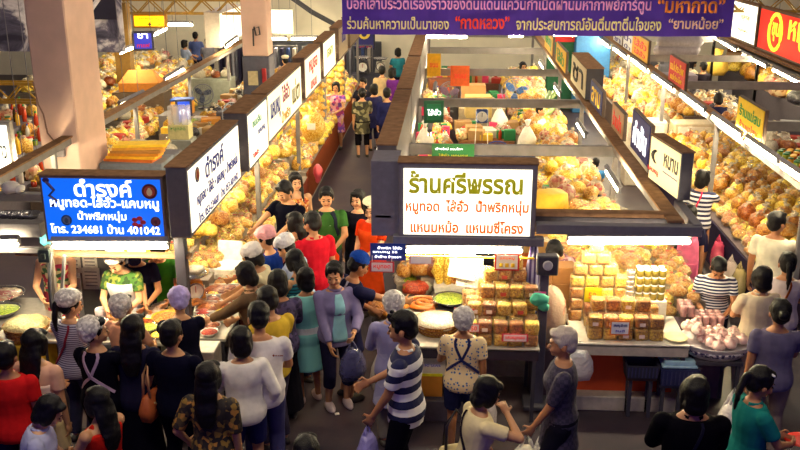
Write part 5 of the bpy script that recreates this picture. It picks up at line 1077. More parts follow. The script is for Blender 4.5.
# ------------------------------------------------------------------ right front stall
table('front table of the right stall with stacked packs and tins', 1.36, 2.60, 9.2, 10.0, .90, '#d0ccc4', '#b8b0a4')
m = MB(); m.box((0, 0, .38), (1.1, .04, .62)); o = link('orange_board', m.mesh('p', mat('#d8521c', .7, .1, 3), bevel=.006), None, (1.98, 9.52, .05), label='orange board leaning under the right stall table', cat='board')
m = MB(); m.box((0, 0, .09), (1.25, .3, .18)); link('base_block', m.mesh('p', mat('#b0a8a0', .7), bevel=.01), None, (1.98, 9.5, 0), label='pale base block below the orange board', cat='base')
def crate(label, p, w, d, h, col, z, fill=()):
    o = empty('plastic_basket', (p[0], p[1], z), label, 'basket'); m = MB(); m.rings([[(-w * .45, -d * .45, 0), (w * .45, -d * .45, 0), (w * .45, d * .45, 0), (-w * .45, d * .45, 0)], [(-w / 2, -d / 2, h), (w / 2, -d / 2, h), (w / 2, d / 2, h), (-w / 2, d / 2, h)], [(-w / 2 + .02, -d / 2 + .02, h), (w / 2 - .02, -d / 2 + .02, h), (w / 2 - .02, d / 2 - .02, h), (-w / 2 + .02, d / 2 - .02, h)], [(-w * .43, -d * .43, .03), (w * .43, -d * .43, .03), (w * .43, d * .43, .03), (-w * .43, d * .43, .03)]]); link('basket_wall', m.mesh('w', mat(col, .5)), o)
    m = MB()
    for i in range(9): m.box((-w * .42 + w * .84 * i / 8, -d / 2 + .008, h * .5), (.012, .014, h * .8), M=Matrix.Rotation(0, 3, 'X'))
    link('slats', m.mesh('s', mat('#3a3c6a' if 'navy' in label else '#4a4a58', .5)), o); return o
crate('navy slatted plastic basket on a stand under the right stall', (2.52, 9.32), .42, .3, .20, '#20285a', .42)
table('small open stand under the navy basket', 2.32, 2.72, 9.2, 9.48, .42, '#26243a')
m = MB(); m.box((0, 0, 0), (.38, .26, .03)); m.box((.02, -.06, .04), (.36, .1, .05)); me = m.mesh('t', mat('#a8d0e8', .6), bevel=.008); link('folded_cloth', me, None, (2.52, 9.32, .64), label='folded pale blue cloth in the navy basket', cat='cloth')
m = MB(); m.ell((-.05, 0, .04), (.09, .06, .05)); m.ell((.06, .02, .05), (.06, .05, .06)); link('yellow_bag', m.mesh('t', mat('#d8c020', .5), smooth=True), None, (2.5, 9.34, .72), label='small yellow bag on the blue cloth', cat='bag')
crate('black wire basket left of the navy basket', (2.12, 9.3), .36, .26, .15, '#2c2c40', .50); table('small open stand under the black wire basket', 1.96, 2.28, 9.2, 9.42, .50, '#3a2420')
def carrier(label, loc, s=1.0, col='#e8e4ea', rz=0, cat='plastic bag', fillc=None, hang=None):
    """a filled plastic carrier bag hanging by two handles, loc = the hand"""
    o = empty('carrier_bag', loc, label, cat, rz=rz); o.scale = (s,) * 3; m = MB()
    m.lathe([(.05, -.46), (.12, -.44), (.155, -.34), (.14, -.22), (.10, -.14), (.07, -.09)], n=16, sy=.62); me = m.mesh('b', film(col, .72, 'milky_plastic'), smooth=True); lumpy(me, .02, 12, s); link('bag_body', me, o)
    for q in (-1, 1): m = MB(); m.tube([(q * .05, 0, -.11), (q * .035, 0, -.05), (q * .01, 0, .0), (q * .02, .02, -.05), (q * .045, .03, -.11)], .010, 6); link('handle', m.mesh('h', film(col, .85, 'milky_plastic'), smooth=True), o)
    m = MB(); m.ell((0, 0, -.33), (.115, .075, .10)); me = m.mesh('c', mat(fillc or '#c8b8a8', .6, .3, 12), smooth=True); lumpy(me, .02, 14); link('contents', me, o); return o
carrier('clear plastic bag hanging from the left corner of the right stall table', (1.44, 9.21, .91), 1.0, '#e8e8f0'); 
# stacks
for (x0, n, y, z) in [(1.60, 5, 9.3, 0), (1.60, 5, 9.3, 1), (1.66, 4, 9.46, 1), (1.60, 5, 9.46, 0), (1.64, 4, 9.46, 2), (1.60, 5, 9.62, 0), (1.60, 5, 9.62, 1)]:
    for i in range(n): pack((x0 + .165 * i, y, .80 + .137 * z), 'clear pack of brown snacks stacked low at the front of the right stall', 'brown snack packs at the front of the right stall', rnd.choice([0, 2, 2]), rnd.uniform(-.1, .1), rnd.choice([None, None, 0]), .88)
for (x0, n, y, z) in [(1.45, 4, 9.8, z) for z in range(3)] + [(1.45, 4, 9.8, 3), (1.48, 3, 9.8, 4), (1.56, 2, 9.8, 5), (1.64, 1, 9.8, 6)]:
    for i in range(n): pack((x0 + .165 * i, y, .80 + .137 * z), 'clear pack of golden snacks in the tall stack behind the yellow card', 'golden packs in the tall stack of the right stall', 0, rnd.uniform(-.1, .1), None, .88)
m = MB(); m.box((0, 0, .14), (.50, .22, .28)); link('riser_box', m.mesh('r', mat('#c8c4bc', .6), bevel=.006), None, (2.20, 9.80, .80), label='white riser box under the jars of the right stall', cat='box')
for i in range(6): m = MB(); m.lathe([(.048, 0), (.052, .01), (.052, .045), (.048, .056), (.035, .056)], n=20); link('silver_tin', m.mesh('t', mat('#c0bcb4', .25, metal=.7), smooth=True), None, (2.035, 9.75, 1.08 + .058 * i), label='round silver tin in the column beside the jars', cat='tin', group='column of silver tins')
for r_ in range(2):
    for i in range(4):
        for z in range(4): stand_thing('jar', 'jar of brown paste with white lid stacked on the right stall', 'jar', (2.14 + .082 * i, 9.75 + .09 * r_, 1.08 + .092 * z), 'white lidded jars on the right stall', list(zip(('glass', 'lid'), JARS['brown'])), 0, .88)
card('yellow card reading 50 on the right stall', 593, 295, 9.68, .19, .17, '#f0e020', '#e8d818', [('50.', 0, 0, .10, .07, ORNG)], stick=.12)
card('white price tag with blue top and orange base at the front of the right stall', 620, 328, 9.16, .21, .17, '#f4f4f8', '#e07a2c', [('แคบหมู 20 บาท', 0, .03, .14, .04, mat('#2a3a98', .5)), ('วันนี้', 0, -.03, .10, .025, INK)])
card('long green sign with white and yellow lettering on the crossbeam', 453, 152, 13.2, .62, .24, '#1a7a3a', '#1a7a3a', [('เชียงใหม่ ขนมไทย', -.06, .05, .40, .04, TW), ('ไส้อั่ว แคบหมู', 0, -.05, .42, .05, mat('#e8d820', .5))], cat='sign')
# heap of bags climbing to the right and behind
ZR = [.62, .85, 1.05]
counter(2.42, 3.02, 10.2, 12.9, 'stepped counter facing the right aisle at the corner stall', [.8, 1.0], 'R', '#8a8078')
heap((2.46, 2.98), (10.2, 12.8), tierz(2.42, 3.02, [.8, 1.0], 'R'), .18, ['gold', 'pale', 'gold'], 'tied clear bag of golden snacks on the counter facing the right aisle', 'snack bag', 'snack bags facing the right aisle', tied=True, sc=(.7, .95))
counter(1.45, 2.40, 10.2, 13.1, 'wide stepped counter behind the right front stall', [1.0, 1.0, 1.0, .85], 'L', '#8a8078')
heap((1.5, 2.38), (10.3, 13.1), lambda x, y: 1.0 + (.12 if x > 1.9 else 0), .19, ['gold', 'gold', 'pale'], 'bag of golden snacks heaped behind the right front stall', 'snack bag', 'snack bags heaped behind the right front stall', sc=(.75, 1.0), tied=True)
heap((1.9, 2.35), (10.5, 13.0), lambda x, y: 1.26, .27, ['gold', 'pale'], 'large bag of golden snacks on top of the heap behind the right front stall', 'snack bag', 'large bags on top behind the right front stall', sc=(.9, 1.2), tied=True)
# round tray of pink buns
p = at(689, 325, .86); p = Vector((2.93, 9.42, 0)); o = empty('round_tray', (p.x, p.y, .86), 'round white rimmed tray of wrapped pinkish buns at the right stall corner', 'tray'); m = MB(); m.lathe([(.30, -.13), (.36, -.06), (.38, .02), (.40, .03), (.375, .0), (.33, -.02)], n=34, sy=.8); link('basin', m.mesh('t', mat('#d8d4dc', .4), smooth=True), o)
m = MB(); m.lathe([(.325, -.10), (.366, -.055), (.372, -.03), (.33, -.095)], n=34, sy=.8); link('printed_band', m.mesh('t', print_cloth([(0, '#2a2a60'), (.55, '#d8d4e0')], 34), smooth=True), o)
tb = empty('small_table', (2.93, 9.48, 0), 'small table under the round tray of buns', 'table'); m = MB(); m.box((0, 0, .70), (.5, .6, .05)); link('tabletop', m.mesh('t', mat('#3a3848', .6), bevel=.005), tb)
for sx in (-1, 1):
    for sy in (-1, 1): m = MB(); m.box((sx * .21, sy * .26, .34), (.04, .04, .68)); link('leg', m.mesh('l', DARKM), tb)
bm_ = MB(); bm_.lathe([(.03, 0), (.052, .01), (.058, .035), (.045, .06), (.012, .07), (.02, .085)], n=14); bun = bm_.mesh('bun', PINKF, smooth=True)
for i in range(18):
    a = i * 2.4; r_ = .074 * math.sqrt(i) ; link('wrapped_bun', bun, None, (2.93 + r_ * math.cos(a), 9.40 + .78 * r_ * math.sin(a), .875), (0, 0, a), 'small pinkish bun in clear wrap on the round tray', 'bun', 'wrapped buns on the round tray').scale = (1.3, 1.3, 1.3)
cp = MB(); cp.lathe([(.034, 0), (.04, .09), (.042, .095), (.0, .10)], n=14); cup = cp.mesh('cup', [mat('#d8a8a8', .35, .2, 20, coat=.4)], smooth=True)
m = MB(); m.box((0, 0, .44), (.5, .30, .88)); link('step_box', m.mesh('s', mat('#5a4858', .7)), None, (2.86, 9.86, 0), label='box behind the round tray holding rows of pink cups', cat='box')
for i in range(6):
    for j in range(3): link('pink_cup', cup, None, (2.66 + .082 * i, 9.76 + .09 * j, .88), (0, 0, 0), 'small pale pink cup in rows behind the buns', 'cup', 'rows of pink cups').scale = (1, 1, 1.3)
p = at(656, 338, .85); m = MB(); m.lathe([(.10, 0), (.13, .03), (.12, .04), (.0, .035)], n=20); link('paper_plate', m.mesh('p', mat('#e8e0b0', .6), smooth=True), None, (2.48, 9.3, .80), label='pale plate between the packs and the round tray', cat='plate')
for o in list(COL.objects):   # everything that stands on the two front tables is set down on their tops
    if o.name not in _before and o.parent is None and .78 < o.location.z < 1.9 and 8.9 < o.location.y < 10.02 and -.62 < o.location.x < 3.4 and o.get('category') not in ('price card', 'newspaper', 'umbrella', 'rail', 'cloth', 'sign', 'plastic bag'):
        if o.location.x < 2.75: o.location.z += .10; o.location.y += .05
# wall of bags, cartons between middle post and right stall
for k in range(3): link('carton', boxmesh('#9a6a38', .3, .24, .2), None, (1.32, 10.15, .85 + .2 * k), (0, 0, .08 * k), 'brown carton in the short stack right of the middle post', 'carton', 'cartons stacked right of the middle post')
m = MB(); m.box((0, 0, .42), (.34, .3, .85)); link('dark_box', m.mesh('s', mat('#3a3048', .7)), None, (1.32, 10.15, 0), label='dark box under the short carton stack', cat='box')
for k, (px, c) in enumerate([(600, '#3a5ab0'), (560, '#6a3a2a'), (575, '#8a5a3a')]): pass

# ------------------------------------------------------------------ middle block interior
counter(-.66, -.05, 10.9, 28.0, 'long stepped counter of bags along the left side of the middle block', [.85, .95], 'R', '#8a7e70')
KL = ['gold', 'pale', 'mix', 'rust', 'B:0', 'J:honey', 'gold', 'B:1', 'B:3', 'J:red', 'C:6', 'C:7', 'B:2', 'C:4']
heap((-.60, -.10), (13.5, 27.8), lambda x, y: .95, .16, KL, 'small bag, jar or bottle on the left side counter of the middle block', 'goods', 'goods on the left side counter of the middle block', sc=(.8, 1.2), maxn=500)
heap((-.55, -.15), (11.0, 13.3), lambda x, y: .95, .2, ['gold', 'pale', 'rust'], 'bag of snacks on the middle block counter just behind the white sign', 'snack bag', 'snack bags just behind the white sign', sc=(.8, 1.1))
counter(1.60, 2.36, 13.5, 28.0, 'long stepped counter of bags along the right side of the middle block', [.85, .95], 'L', '#8a7e70')
heap((1.5, 2.32), (13.6, 27.8), lambda x, y: .92, .19, ['gold', 'pale', 'gold', 'mix', 'rust', 'J:honey', 'C:4', 'pink', 'C:6'], 'bag, jar or carton on the right side counter of the middle block', 'goods', 'goods on the right side counter of the middle block', sc=(.8, 1.15), maxn=500)
heap((1.8, 2.3), (14.0, 27.0), lambda x, y: 1.12, .32, ['gold', 'pale', 'mix'], 'larger bag piled high on the right side of the middle block', 'goods', 'larger bags piled high on the right side of the middle block', sc=(.9, 1.3))
# central furniture per bay
ymid = {0: (15.3, 16.4), 1: (19.0, 20.2), 2: (22.6, 24.0), 3: (26.4, 27.6)}
for k, lab in enumerate(['dark crate counter below the hanging clock scale', 'brown counter in the second bay of the middle block', 'pale counter in the third bay of the middle block', 'brown counter in the last bay of the middle block']):
    a_, b_ = ymid[k]; m = MB(); m.box((0, 0, .45), (1.15, b_ - a_, .9)); link('storage_counter', m.mesh('s', mat(['#26243c', '#8a5a34', '#b8a890', '#7a5040'][k], .7), bevel=.01), None, (.75, (a_ + b_) / 2, 0), label=lab, cat='counter')
for i in range(4):
    for j in range(2):
        for z in range(3):
            o = link('dark_crate', boxmesh('#22223e', .29, .34, .17), None, (.42 + .31 * i * .95, 15.6 + .4 * j, .90 + .175 * z), label='dark plastic crate stacked below the hanging clock scale', cat='crate', group='dark crates below the clock scale')
heap((.25, 1.25), (19.1, 20.1), lambda x, y: .9, .24, ['C:0', 'C:1', 'C:3', 'mix', 'C:4', 'C:6', 'C:7', 'B:0'], 'carton or bag in the second bay of the middle block', 'goods', 'cartons in the second bay of the middle block', sc=(.8, 1.2))
heap((.25, 1.25), (22.7, 23.9), lambda x, y: .9, .24, ['C:1', 'mix', 'white', 'pink', 'C:2', 'C:6', 'C:7', 'B:0'], 'carton or bag in the third bay of the middle block', 'goods', 'cartons in the third bay of the middle block', sc=(.8, 1.2))
heap((.25, 1.25), (26.5, 27.5), lambda x, y: .9, .24, ['C:1', 'mix', 'white', 'C:0', 'C:3', 'C:6', 'C:7', 'B:0'], 'carton or bag in the last bay of the middle block', 'goods', 'cartons in the last bay of the middle block', sc=(.8, 1.2))
for k, (px, py, c, lab) in enumerate([(458, 78, '#b8541c', 'orange picture carton in the middle block'), (473, 96, '#b88a58', 'tan carton in the middle block behind the clock'), (478, 108, '#d8c07a', 'yellow topped carton right of the clock scale'), (440, 90, '#7a4020', 'brown carton left of the orange picture carton')]):
    q = at(px, py, 1.1); link('carton', boxmesh(c, .6, .4, .5), None, (q.x, q.y, .9), (0, 0, .05 * k), lab, 'carton')
fan('blue round fan standing behind the white sign', (at(497, 152, 1.3).x, at(497, 152, 1.3).y, .9), R(0), .28, '#2a3a80', '#2a4ab0', .05); m = MB(); m.box((0, 0, .45), (.5, .5, .9)); link('fan_stand', m.mesh('s', DARKM), None, (at(497, 152, 1.3).x, at(497, 152, 1.3).y, 0), label='dark stand under the blue round fan', cat='stand')
fan('round fan with light blue hub near the right crossbeam', (at(516, 90, 1.4).x, at(516, 90, 1.4).y, .92), R(-20), .34, '#8a90b0', '#3a7ad0', .1)
fan('dark round fan in the middle block left side', (at(448, 92, 1.4).x, at(448, 92, 1.4).y, .92), R(30), .32, '#5a5a70', '#6a4a70', .1)
q = atY(482, 116, 15.0); s = empty('hanging_clock_scale', (q.x, 15.0, q.z), 'blue hanging dial scale below the grey crossbeam', 'scale'); m = MB(); m.box((0, 0, 0), (.20, .1, .22)); link('case', m.mesh('c', mat('#2a4a8a', .4), bevel=.02), s); m = MB(); m.cap((0, -.05, 0), (0, -.06, 0), .085, .085, flat=True, n=24); link('dial', m.mesh('d', mat('#e8e8e0', .4)), s)
m = MB(); m.cap((0, -.065, 0), (.0, -.065, .06), .005, .005, n=5); link('needle', m.mesh('n', mat('#101010', .5)), s); m = MB()
for a in (-.09, .09): m.cap((a, 0, -.1), (a * 1.2, 0, -.55), .006, .006, n=5)
m.cap((0, 0, .11), (0, 0, 2.1 - q.z), .008, .008, n=5); link('cords', m.mesh('k', PAPER), s); m = MB(); m.lathe([(.02, -.56), (.2, -.55), (.22, -.51)], n=20, closed=False); link('pan', m.mesh('p', STEEL, smooth=True), s)
q = atY(434, 112, 14.6); sign('green sign board leaning on the left goods of the middle block', (q.x, 14.6, q.z), .32, .36, .03, R(12), mat('#1a8a5a', .6), mat('#1a6a4a', .6), lines=[('ไส้อั่ว', 0, .0, .22, .1, TW, .01)])
for k, (px, py, c, w_, h_) in enumerate([(434, 65, '#e8b020', .30, .5), (460, 76, '#d05820', .42, .45)]):
    q = atY(px, py, 20.5); s = sign(['yellow hanging cloth sign in the middle block', 'orange picture poster in the middle block'][k], (q.x, 20.5, q.z), w_, h_, .02, 0, mat(c, .7), mat(c, .7), lines=[('ขนม', 0, 0, w_ * .6, .1, REDI, .01)])
for k, (px, py) in enumerate([(528, 117), (500, 100), (425, 118)]):
    q = at(px, py, 1.6); o = empty('white_sack', (q.x, q.y, .92), ['white tied sack standing right of the clock scale', 'small white sack near the blue hub fan', 'white sack among the left goods'][k], 'sack'); m = MB(); m.lathe([(.12, 0), (.19, .08), (.18, .25), (.1, .42), (.03, .5), (.07, .62)], n=14); me = m.mesh('w', mat('#e8e4dc', .6), smooth=True); lumpy(me, .03, 8); link('sack_body', me, o); m = MB(); m.lathe([(.035, .49), (.04, .5), (.035, .51)], n=8); link('tie', m.mesh('t', WTIE), o)
for k, (px, py) in enumerate([(545, 112), (552, 105), (548, 122)]):
    q = at(px, py, 1.2); m = MB(); m.tube([(-.15, -.3, .0), (0, 0, .16), (.12, .3, .35)], [.03, .07, .05], 10); link('green_wrapped_roll', m.mesh('r', mat('#7a9a5a', .4, .3, 12, coat=.4), smooth=True), None, (q.x, q.y, 1.25), (0, 0, -.2 * k), 'long green wrapped roll on the right side of the middle block', 'roll', 'long green rolls')
m = MB(); m.box((0, 0, .45), (.7, .5, .9)); link('tray_stand', m.mesh('s', mat('#c86020', .7), bevel=.01), None, (1.15, 12.4, 0), label='orange sided stand with food boxes behind the white sign edge', cat='stand')
for k, (dx, dy, kd) in enumerate([(-.17, -.1, 'mix'), (.17, -.1, 'white'), (-.17, .3, 'rust'), (.17, .3, 'gold'), (0, .7, 'pale')]):
    o = empty('divided_box', (1.15 + dx, 12.35 + dy, .9), 'open brown box of snacks on the orange stand', 'box', 'open boxes on the orange stand'); m = MB(); m.box((0, 0, .02), (.3, .34, .03)); 
    for s_ in (-1, 1): m.box((s_ * .15, 0, .08), (.015, .34, .16)); m.box((0, s_ * .17, .08), (.3, .015, .16))
    link('box_wall', m.mesh('b', CARD), o); m = MB(); m.ell((0, 0, .09), (.12, .14, .07)); me = m.mesh('f', {'mix': MIXD, 'white': WHITEF, 'rust': RUST, 'gold': GOLD, 'pale': PALE}[kd], smooth=True); lumpy(me, .02, 20); link('contents', me, o)
m = MB(); m.box((0, 0, .45), (.7, .6, .9)); link('tray_stand', m.mesh('s', mat('#6a4028', .7), bevel=.01), None, (1.15, 13.0, 0), label='brown stand behind the orange sided stand', cat='stand')
q = at(563, 163, 1.2); m = MB(); m.lathe([(.2, 0), (.26, .3), (.25, .5), (.1, .52)], n=14); me = m.mesh('s', mat('#e0b028', .6), smooth=True); lumpy(me, .03, 6); link('yellow_basket', me, None, (1.5, 13.35, .9), label='yellow plastic basket beside the golden bags under the crossbeam', cat='basket'); m = MB(); m.box((0, 0, .45), (.5, .4, .9)); link('stand', m.mesh('s', CARD), None, (1.4, 13.35, 0), label='brown stand under the yellow basket', cat='stand')

# ------------------------------------------------------------------ right block
ZB = [.80, .92, 1.05, 1.18]
counter(4.12, 6.5, 11.9, 20.0, 'broad stepped counter of snack bags under the long row of tubes', ZB, 'R', '#4a3a44', skirt='#2a2440')
heap((4.25, 5.6), (12.1, 19.8), tierz(4.12, 6.5, ZB, 'R'), .185, ['gold', 'gold', 'rust', 'pale'], 'tied bag of golden snacks heaped on the right block under the tubes', 'snack bag', 'snack bags heaped on the right block', tied=True, sc=(.7, .95), maxn=400)
heap((4.5, 5.6), (12.6, 19.0), lambda x, y: 1.0 + .1 * (x - 4.4), .27, ['gold', 'rust', 'pale'], 'large bag lying on top of the right block heap', 'snack bag', 'large bags on top of the right block heap', sc=(.8, 1.1))
heap((5.75, 6.4), (11.9, 17.0), tierz(4.12, 6.5, ZB, 'R'), .15, ['J:green', 'J:honey', 'J:red', 'J:green'], 'jar with coloured lid on the right block behind the snack bags', 'jar', 'jars on the right block', sc=(1.2, 1.4), jit=.05)
heap((5.7, 6.4), (17.2, 19.8), tierz(4.12, 6.5, ZB, 'R'), .3, ['mix', 'white', 'pink', 'rust'], 'mixed bag on the inner side of the right block heap', 'goods', 'mixed bags on the inner side of the right block')
counter(4.12, 5.6, 20.3, 29.5, 'far counter of pale bags under the far tubes', [.8, 1.0, 1.2], 'R', '#5a4a44')
heap((4.25, 5.5), (20.5, 29.3), tierz(4.12, 5.6, [.8, 1.0, 1.2], 'R'), .25, ['pale', 'gold', 'mix', 'white', 'gold'], 'bag of pale snacks on the far counter under the far tubes', 'snack bag', 'pale bags under the far tubes', sc=(.9, 1.3))
counter(6.0, 7.2, 17.5, 29.5, 'inner counter of dark packets below the big red sign', [.9, 1.05], 'L', '#4a444e')
heap((6.05, 7.15), (17.6, 29.3), tierz(6.0, 7.2, [.9, 1.05], 'L'), .26, ['dark', 'dark', 'mix', 'C:5', 'rust', 'white', 'C:3'], 'dark or brown packet on the inner counter below the big red sign', 'goods', 'dark packets below the big red sign', sc=(.9, 1.4))
counter(8.6, 11.5, 18.0, 30.5, 'background counter of packets at the upper right corner', [.9, 1.1, 1.3], 'R', '#4a444e')
heap((8.7, 11.0), (18.2, 30.0), tierz(8.6, 11.5, [.9, 1.1, 1.3], 'R'), .5, ['mix', 'gold', 'white', 'rust', 'dark', 'C:0'], 'packet on the background counter at the upper right', 'goods', 'packets at the upper right', sc=(1.5, 2.2))
for k, (px, py, Y, c, lab) in enumerate([(680, 42, 25, '#8a8490', 'upper grey roll bundle below the purple banner'), (677, 50, 25, '#787280', 'lower grey roll bundle below the purple banner')]):
    q = atY(px, py, Y); m = MB(); m.cap((-.45, 0, 0), (.45, 0, 0), .16, .16); me = m.mesh('r', mat(c, .6), smooth=True); lumpy(me, .03, 6); link('roll_bundle', me, None, (q.x, Y, q.z), label=lab, cat='roll')
m = MB(); m.box((0, 0, .7), (1.1, .6, 1.4)); link('storage_rack', m.mesh('s', mat('#6a6070', .6), bevel=.01), None, (atY(678, 55, 25).x, 25.2, 0), label='grey storage rack under the roll bundles', cat='rack')
q = at(664, 58, 1.1); m = MB(); m.ell((0, 0, .2), (.24, .22, .22), n=14); link('green_tub', m.mesh('g', mat('#3a8a38', .5), smooth=True), None, (6.9, 28.6, 1.05), label='green round tub on the right block below the banner', cat='tub')
q = at(717, 68, 1.2); m = MB(); m.lathe([(.2, 0), (.32, .15), (.28, .45), (.1, .6), (.15, .75)], n=14); me = m.mesh('y', mat('#e8c050', .5), smooth=True); lumpy(me, .04, 5); link('yellow_sack', me, None, (q.x, q.y, 1.0), label='yellow plastic sack on the right block near the red sign with yellow lettering', cat='sack')
for k, (px, py, c) in enumerate([(646, 120, '#d0c8bc'), (692, 122, '#cdbfa4')]):
    q = at(px, py, 1.35); o = empty('white_cabinet', (q.x, q.y, 0), ['pale fridge cabinet in the right aisle behind the navy sign', 'cream monitor-like box on the right block counter'][k], 'cabinet'); m = MB(); m.box((0, 0, .68), (.8, .5, 1.36)); link('carcass', m.mesh('c', mat(c, .6), bevel=.02), o); m = MB(); m.box((0, -.26, 1.1), (.66, .02, .4)); link('panel', m.mesh('p', mat('#e8e4dc', .5), bevel=.004), o)
q = atY(592, 52, 27); m = MB(); m.box((0, 0, 1.2), (1.0, .4, 2.4)); link('blue_cabinet', m.mesh('b', mat('#2a6aa8', .6), bevel=.02), None, (q.x, 27, 0), label='tall blue cabinet below the banner beyond the yellow signs', cat='cabinet')
q = atY(563, 48, 27.5); m = MB(); m.box((0, 0, 1.2), (.9, .3, 2.4)); link('room_divider', m.mesh('b', mat('#1c6a4a', .6), bevel=.02), None, (q.x, 27.5, 0), label='dark green panel with red box below the far lit tube', cat='panel')
q = atY(560, 42, 27.2); link('red_box', boxmesh('#b82020', .8, .3, .4), None, (q.x, 27.2, 2.1 if 0 else 2.0), label='red box in front of the green panel below the banner', cat='box')
# right aisle low things
p = at(668, 385, 0)
for k, (px, py, c, lab) in enumerate([(665, 245, '#d04a78', 'pink cloth bag hanging at the right block edge'), (697, 235, '#8a7a80', 'grey plastic bag hanging at the right block edge')]): pass
q = Vector((4.05, 13.1, 0))
for k, (y, z, c, lab) in enumerate([(12.6, .74, '#b8a8a8', 'greyish plastic bag hanging from the right block counter'), (13.3, .80, '#d04870', 'pink plastic bag hanging from the right block counter'), (12.2, .78, '#a89868', 'khaki towel bag hanging lowest at the right block counter')]): carrier(lab, (4.02, y, z), 1.1, c, R(90))
# leaning tray at the right edge, far floor litter
m = MB(); m.box((0, 0, .004), (.05, .04, .008)); link('paper_scrap', m.mesh('p', PAPER), None, tuple(at(337, 414, 0)), (0, 0, .3), 'small white paper scrap on the floor in the middle of the walkway', 'litter')

# ------------------------------------------------------------------ people
BLK = '#090818'; NAVY = '#1c2048'
FLORAL_BROWN = print_cloth([(0, '#241c1c'), (.45, '#4a3a24'), (.6, '#8a6a2c'), (.75, '#b07a34'), (.88, '#2a2420')], 26)
FLORAL_RED = print_cloth([(0, '#d8c890'), (.35, '#c02c48'), (.6, '#3a6a3a'), (.75, '#e8d8a8'), (.9, '#c04878')], 22)
FLORAL_PINK = print_cloth([(0, '#c04890'), (.3, '#e0a0b8'), (.55, '#7a4ab0'), (.75, '#e8c8c0'), (.9, '#c8b040')], 14)
CAMO = print_cloth([(0, '#4a4630'), (.4, '#8a8460'), (.6, '#2c2a24'), (.8, '#a8a080')], 12)
GREENP = print_cloth([(0, '#1c3c10'), (.4, '#3a6420'), (.7, '#707a2c'), (.9, '#8a8048')], 26)
STRW = stripes('#f0eef0', '#141a4c', .145, 2, .5)
STRN = stripes('#e8e8f0', '#252a5a', .036, 2, .45)
STRG = stripes('#a8a8c0', '#4a4468', .022, 2, .5)
STRB = stripes('#e0e0ee', '#1c2250', .07, 2, .5)
STRT = stripes('#1c7a90', '#143048', .04, 2, .55)
SPOT = dots('#f0d8a8', '#3a68a8', 26, .30)
CHK = checks('#3c3450', '#282440', .035)
PURP = print_cloth([(0, '#2a2448'), (.5, '#453a68'), (.8, '#6a5a8a')], 30)
LILAC = print_cloth([(0, '#8a88b8'), (.82, '#9a98c0'), (.92, '#d8b830')], 12)
NETW = mat('#dcd8d8', .8, .2, 40, bump=.8); NETG = print_cloth([(0, '#b0acac'), (.5, '#ccc8c6'), (.8, '#e8e4e0')], 50)
P = person
# --- lower left crowd
P(3, 343, 1.60, 10, 'person in a red top cut off by the left edge', ('tee', '#c81c20'), ('trousers', '#20203a'), 'short', facefx=False)
P(33, 330, 1.60, -8, 'woman with long dark hair in a sheer cream top and cream shorts', ('crop', '#d8a890'), ('shorts', '#e0c890'), 'long', arms=('front', 'down'), skin=2, extra=(('camisole', '#f0dcd0'),), key='cream', facefx=False, nod=6)
P(56, 398, 1.50, -75, 'stooping woman with short dark hair in a pale blue shirt at the bottom left', ('shirt', '#b0b4dc'), ('trousers', '#3a3a5a'), 'bob', lean=14, nod=20, arms=('front', 'front'), skin=3)
P(95, 388, 1.50, 62, 'woman with long black hair in a red top at the bottom left', ('sleeveless', '#c02018'), ('trousers', '#1c1c30'), 'long', nod=8, arms=('front', 'low'), skin=2)
P(92, 318, 1.60, -12, 'vendor in a white hair net and black shirt with pale crossed apron strings', ('tee', BLK), ('trousers', BLK), 'short', ('net', NETG), arms=('front', 'reach'), turn=-45, extra=(('cross', '#a890b0'),), skin=2)
P(70, 292, 1.58, -15, 'woman with a ponytail and grey net cap in a thin striped shirt', ('tee', STRG), ('trousers', '#2a2a40'), 'pony', ('puff', NETG), arms=('front', 'reach'), turn=-30, nod=8, extra=(('tie', '#e8d8e0'), ('sling', '#7a2438', 1)), skin=2)
P(131, 316, 1.60, 0, 'person with long black hair down the back in a dark grey cardigan', ('long', '#1c1a34'), ('longskirt', '#0a0918'), 'long', arms=('front', 'front'), facefx=False)
P(170, 321, 1.62, -12, 'person with short black hair in a black tee carrying an orange-brown handbag', ('tee', '#0b0b22'), ('trousers', '#0a0a18'), 'short', sex='m', arms=('side', 'front'), key='bagman', facefx=False, skin=2)
P(207, 363, 1.58, -5, 'woman with long dark hair in a brown and gold floral dress at the bottom', ('tunic', FLORAL_BROWN), ('trousers', '#1c1a22'), 'long', arms=('hip', 'down'), skin=2, facefx=False, build=1.08)
P(240, 327, 1.58, 18, 'woman with a black bob in a white long sleeved top and navy shorts', ('long', '#ece8e4'), ('shorts', '#25285c'), 'bob', arms=('front', 'hip'), nod=10, skin=2, facefx=False, shoes='#3a2a24')
P(258, 302, 1.70, 14, 'man in a white tee with a small printed logo and grey-blue jeans', ('tee', '#e4dfe0'), ('jeans', '#4c4c78'), 'short', sex='m', arms=('front', 'front'), nod=14, lean=5, extra=(('logo',),), facefx=False, key='whitetee')
P(265, 287, 1.66, 45, 'man in a mustard yellow tee leaning behind the white tee man', ('tee', '#c8a838'), ('trousers', '#3a3448'), 'short', sex='m', nod=16, arms=('front', 'front'), skin=2)
P(242, 263, 1.62, 70, 'shopper in an olive brown jacket reaching toward the meat trays', ('jacket', '#6a5440'), ('trousers', '#2a2430'), 'bob', nod=14, lean=8, arms=('reach', 'front'), skin=2)
P(247, 247, 1.58, 85, 'vendor in a round white cap and cream shirt serving meat', ('tee', '#d8d0b0'), ('trousers', '#4a4448'), 'bob', ('puff', '#e8e4e0'), nod=18, lean=12, arms=('reach', 'reach'), skin=2)
P(262, 229, 1.58, 80, 'vendor in a pink cap and deep blue shirt', ('tee', '#1c3a90'), ('trousers', '#1c1a34'), 'short', ('puff', '#e8a8b0'), nod=14, lean=6, arms=('reach', 'front'), skin=2)
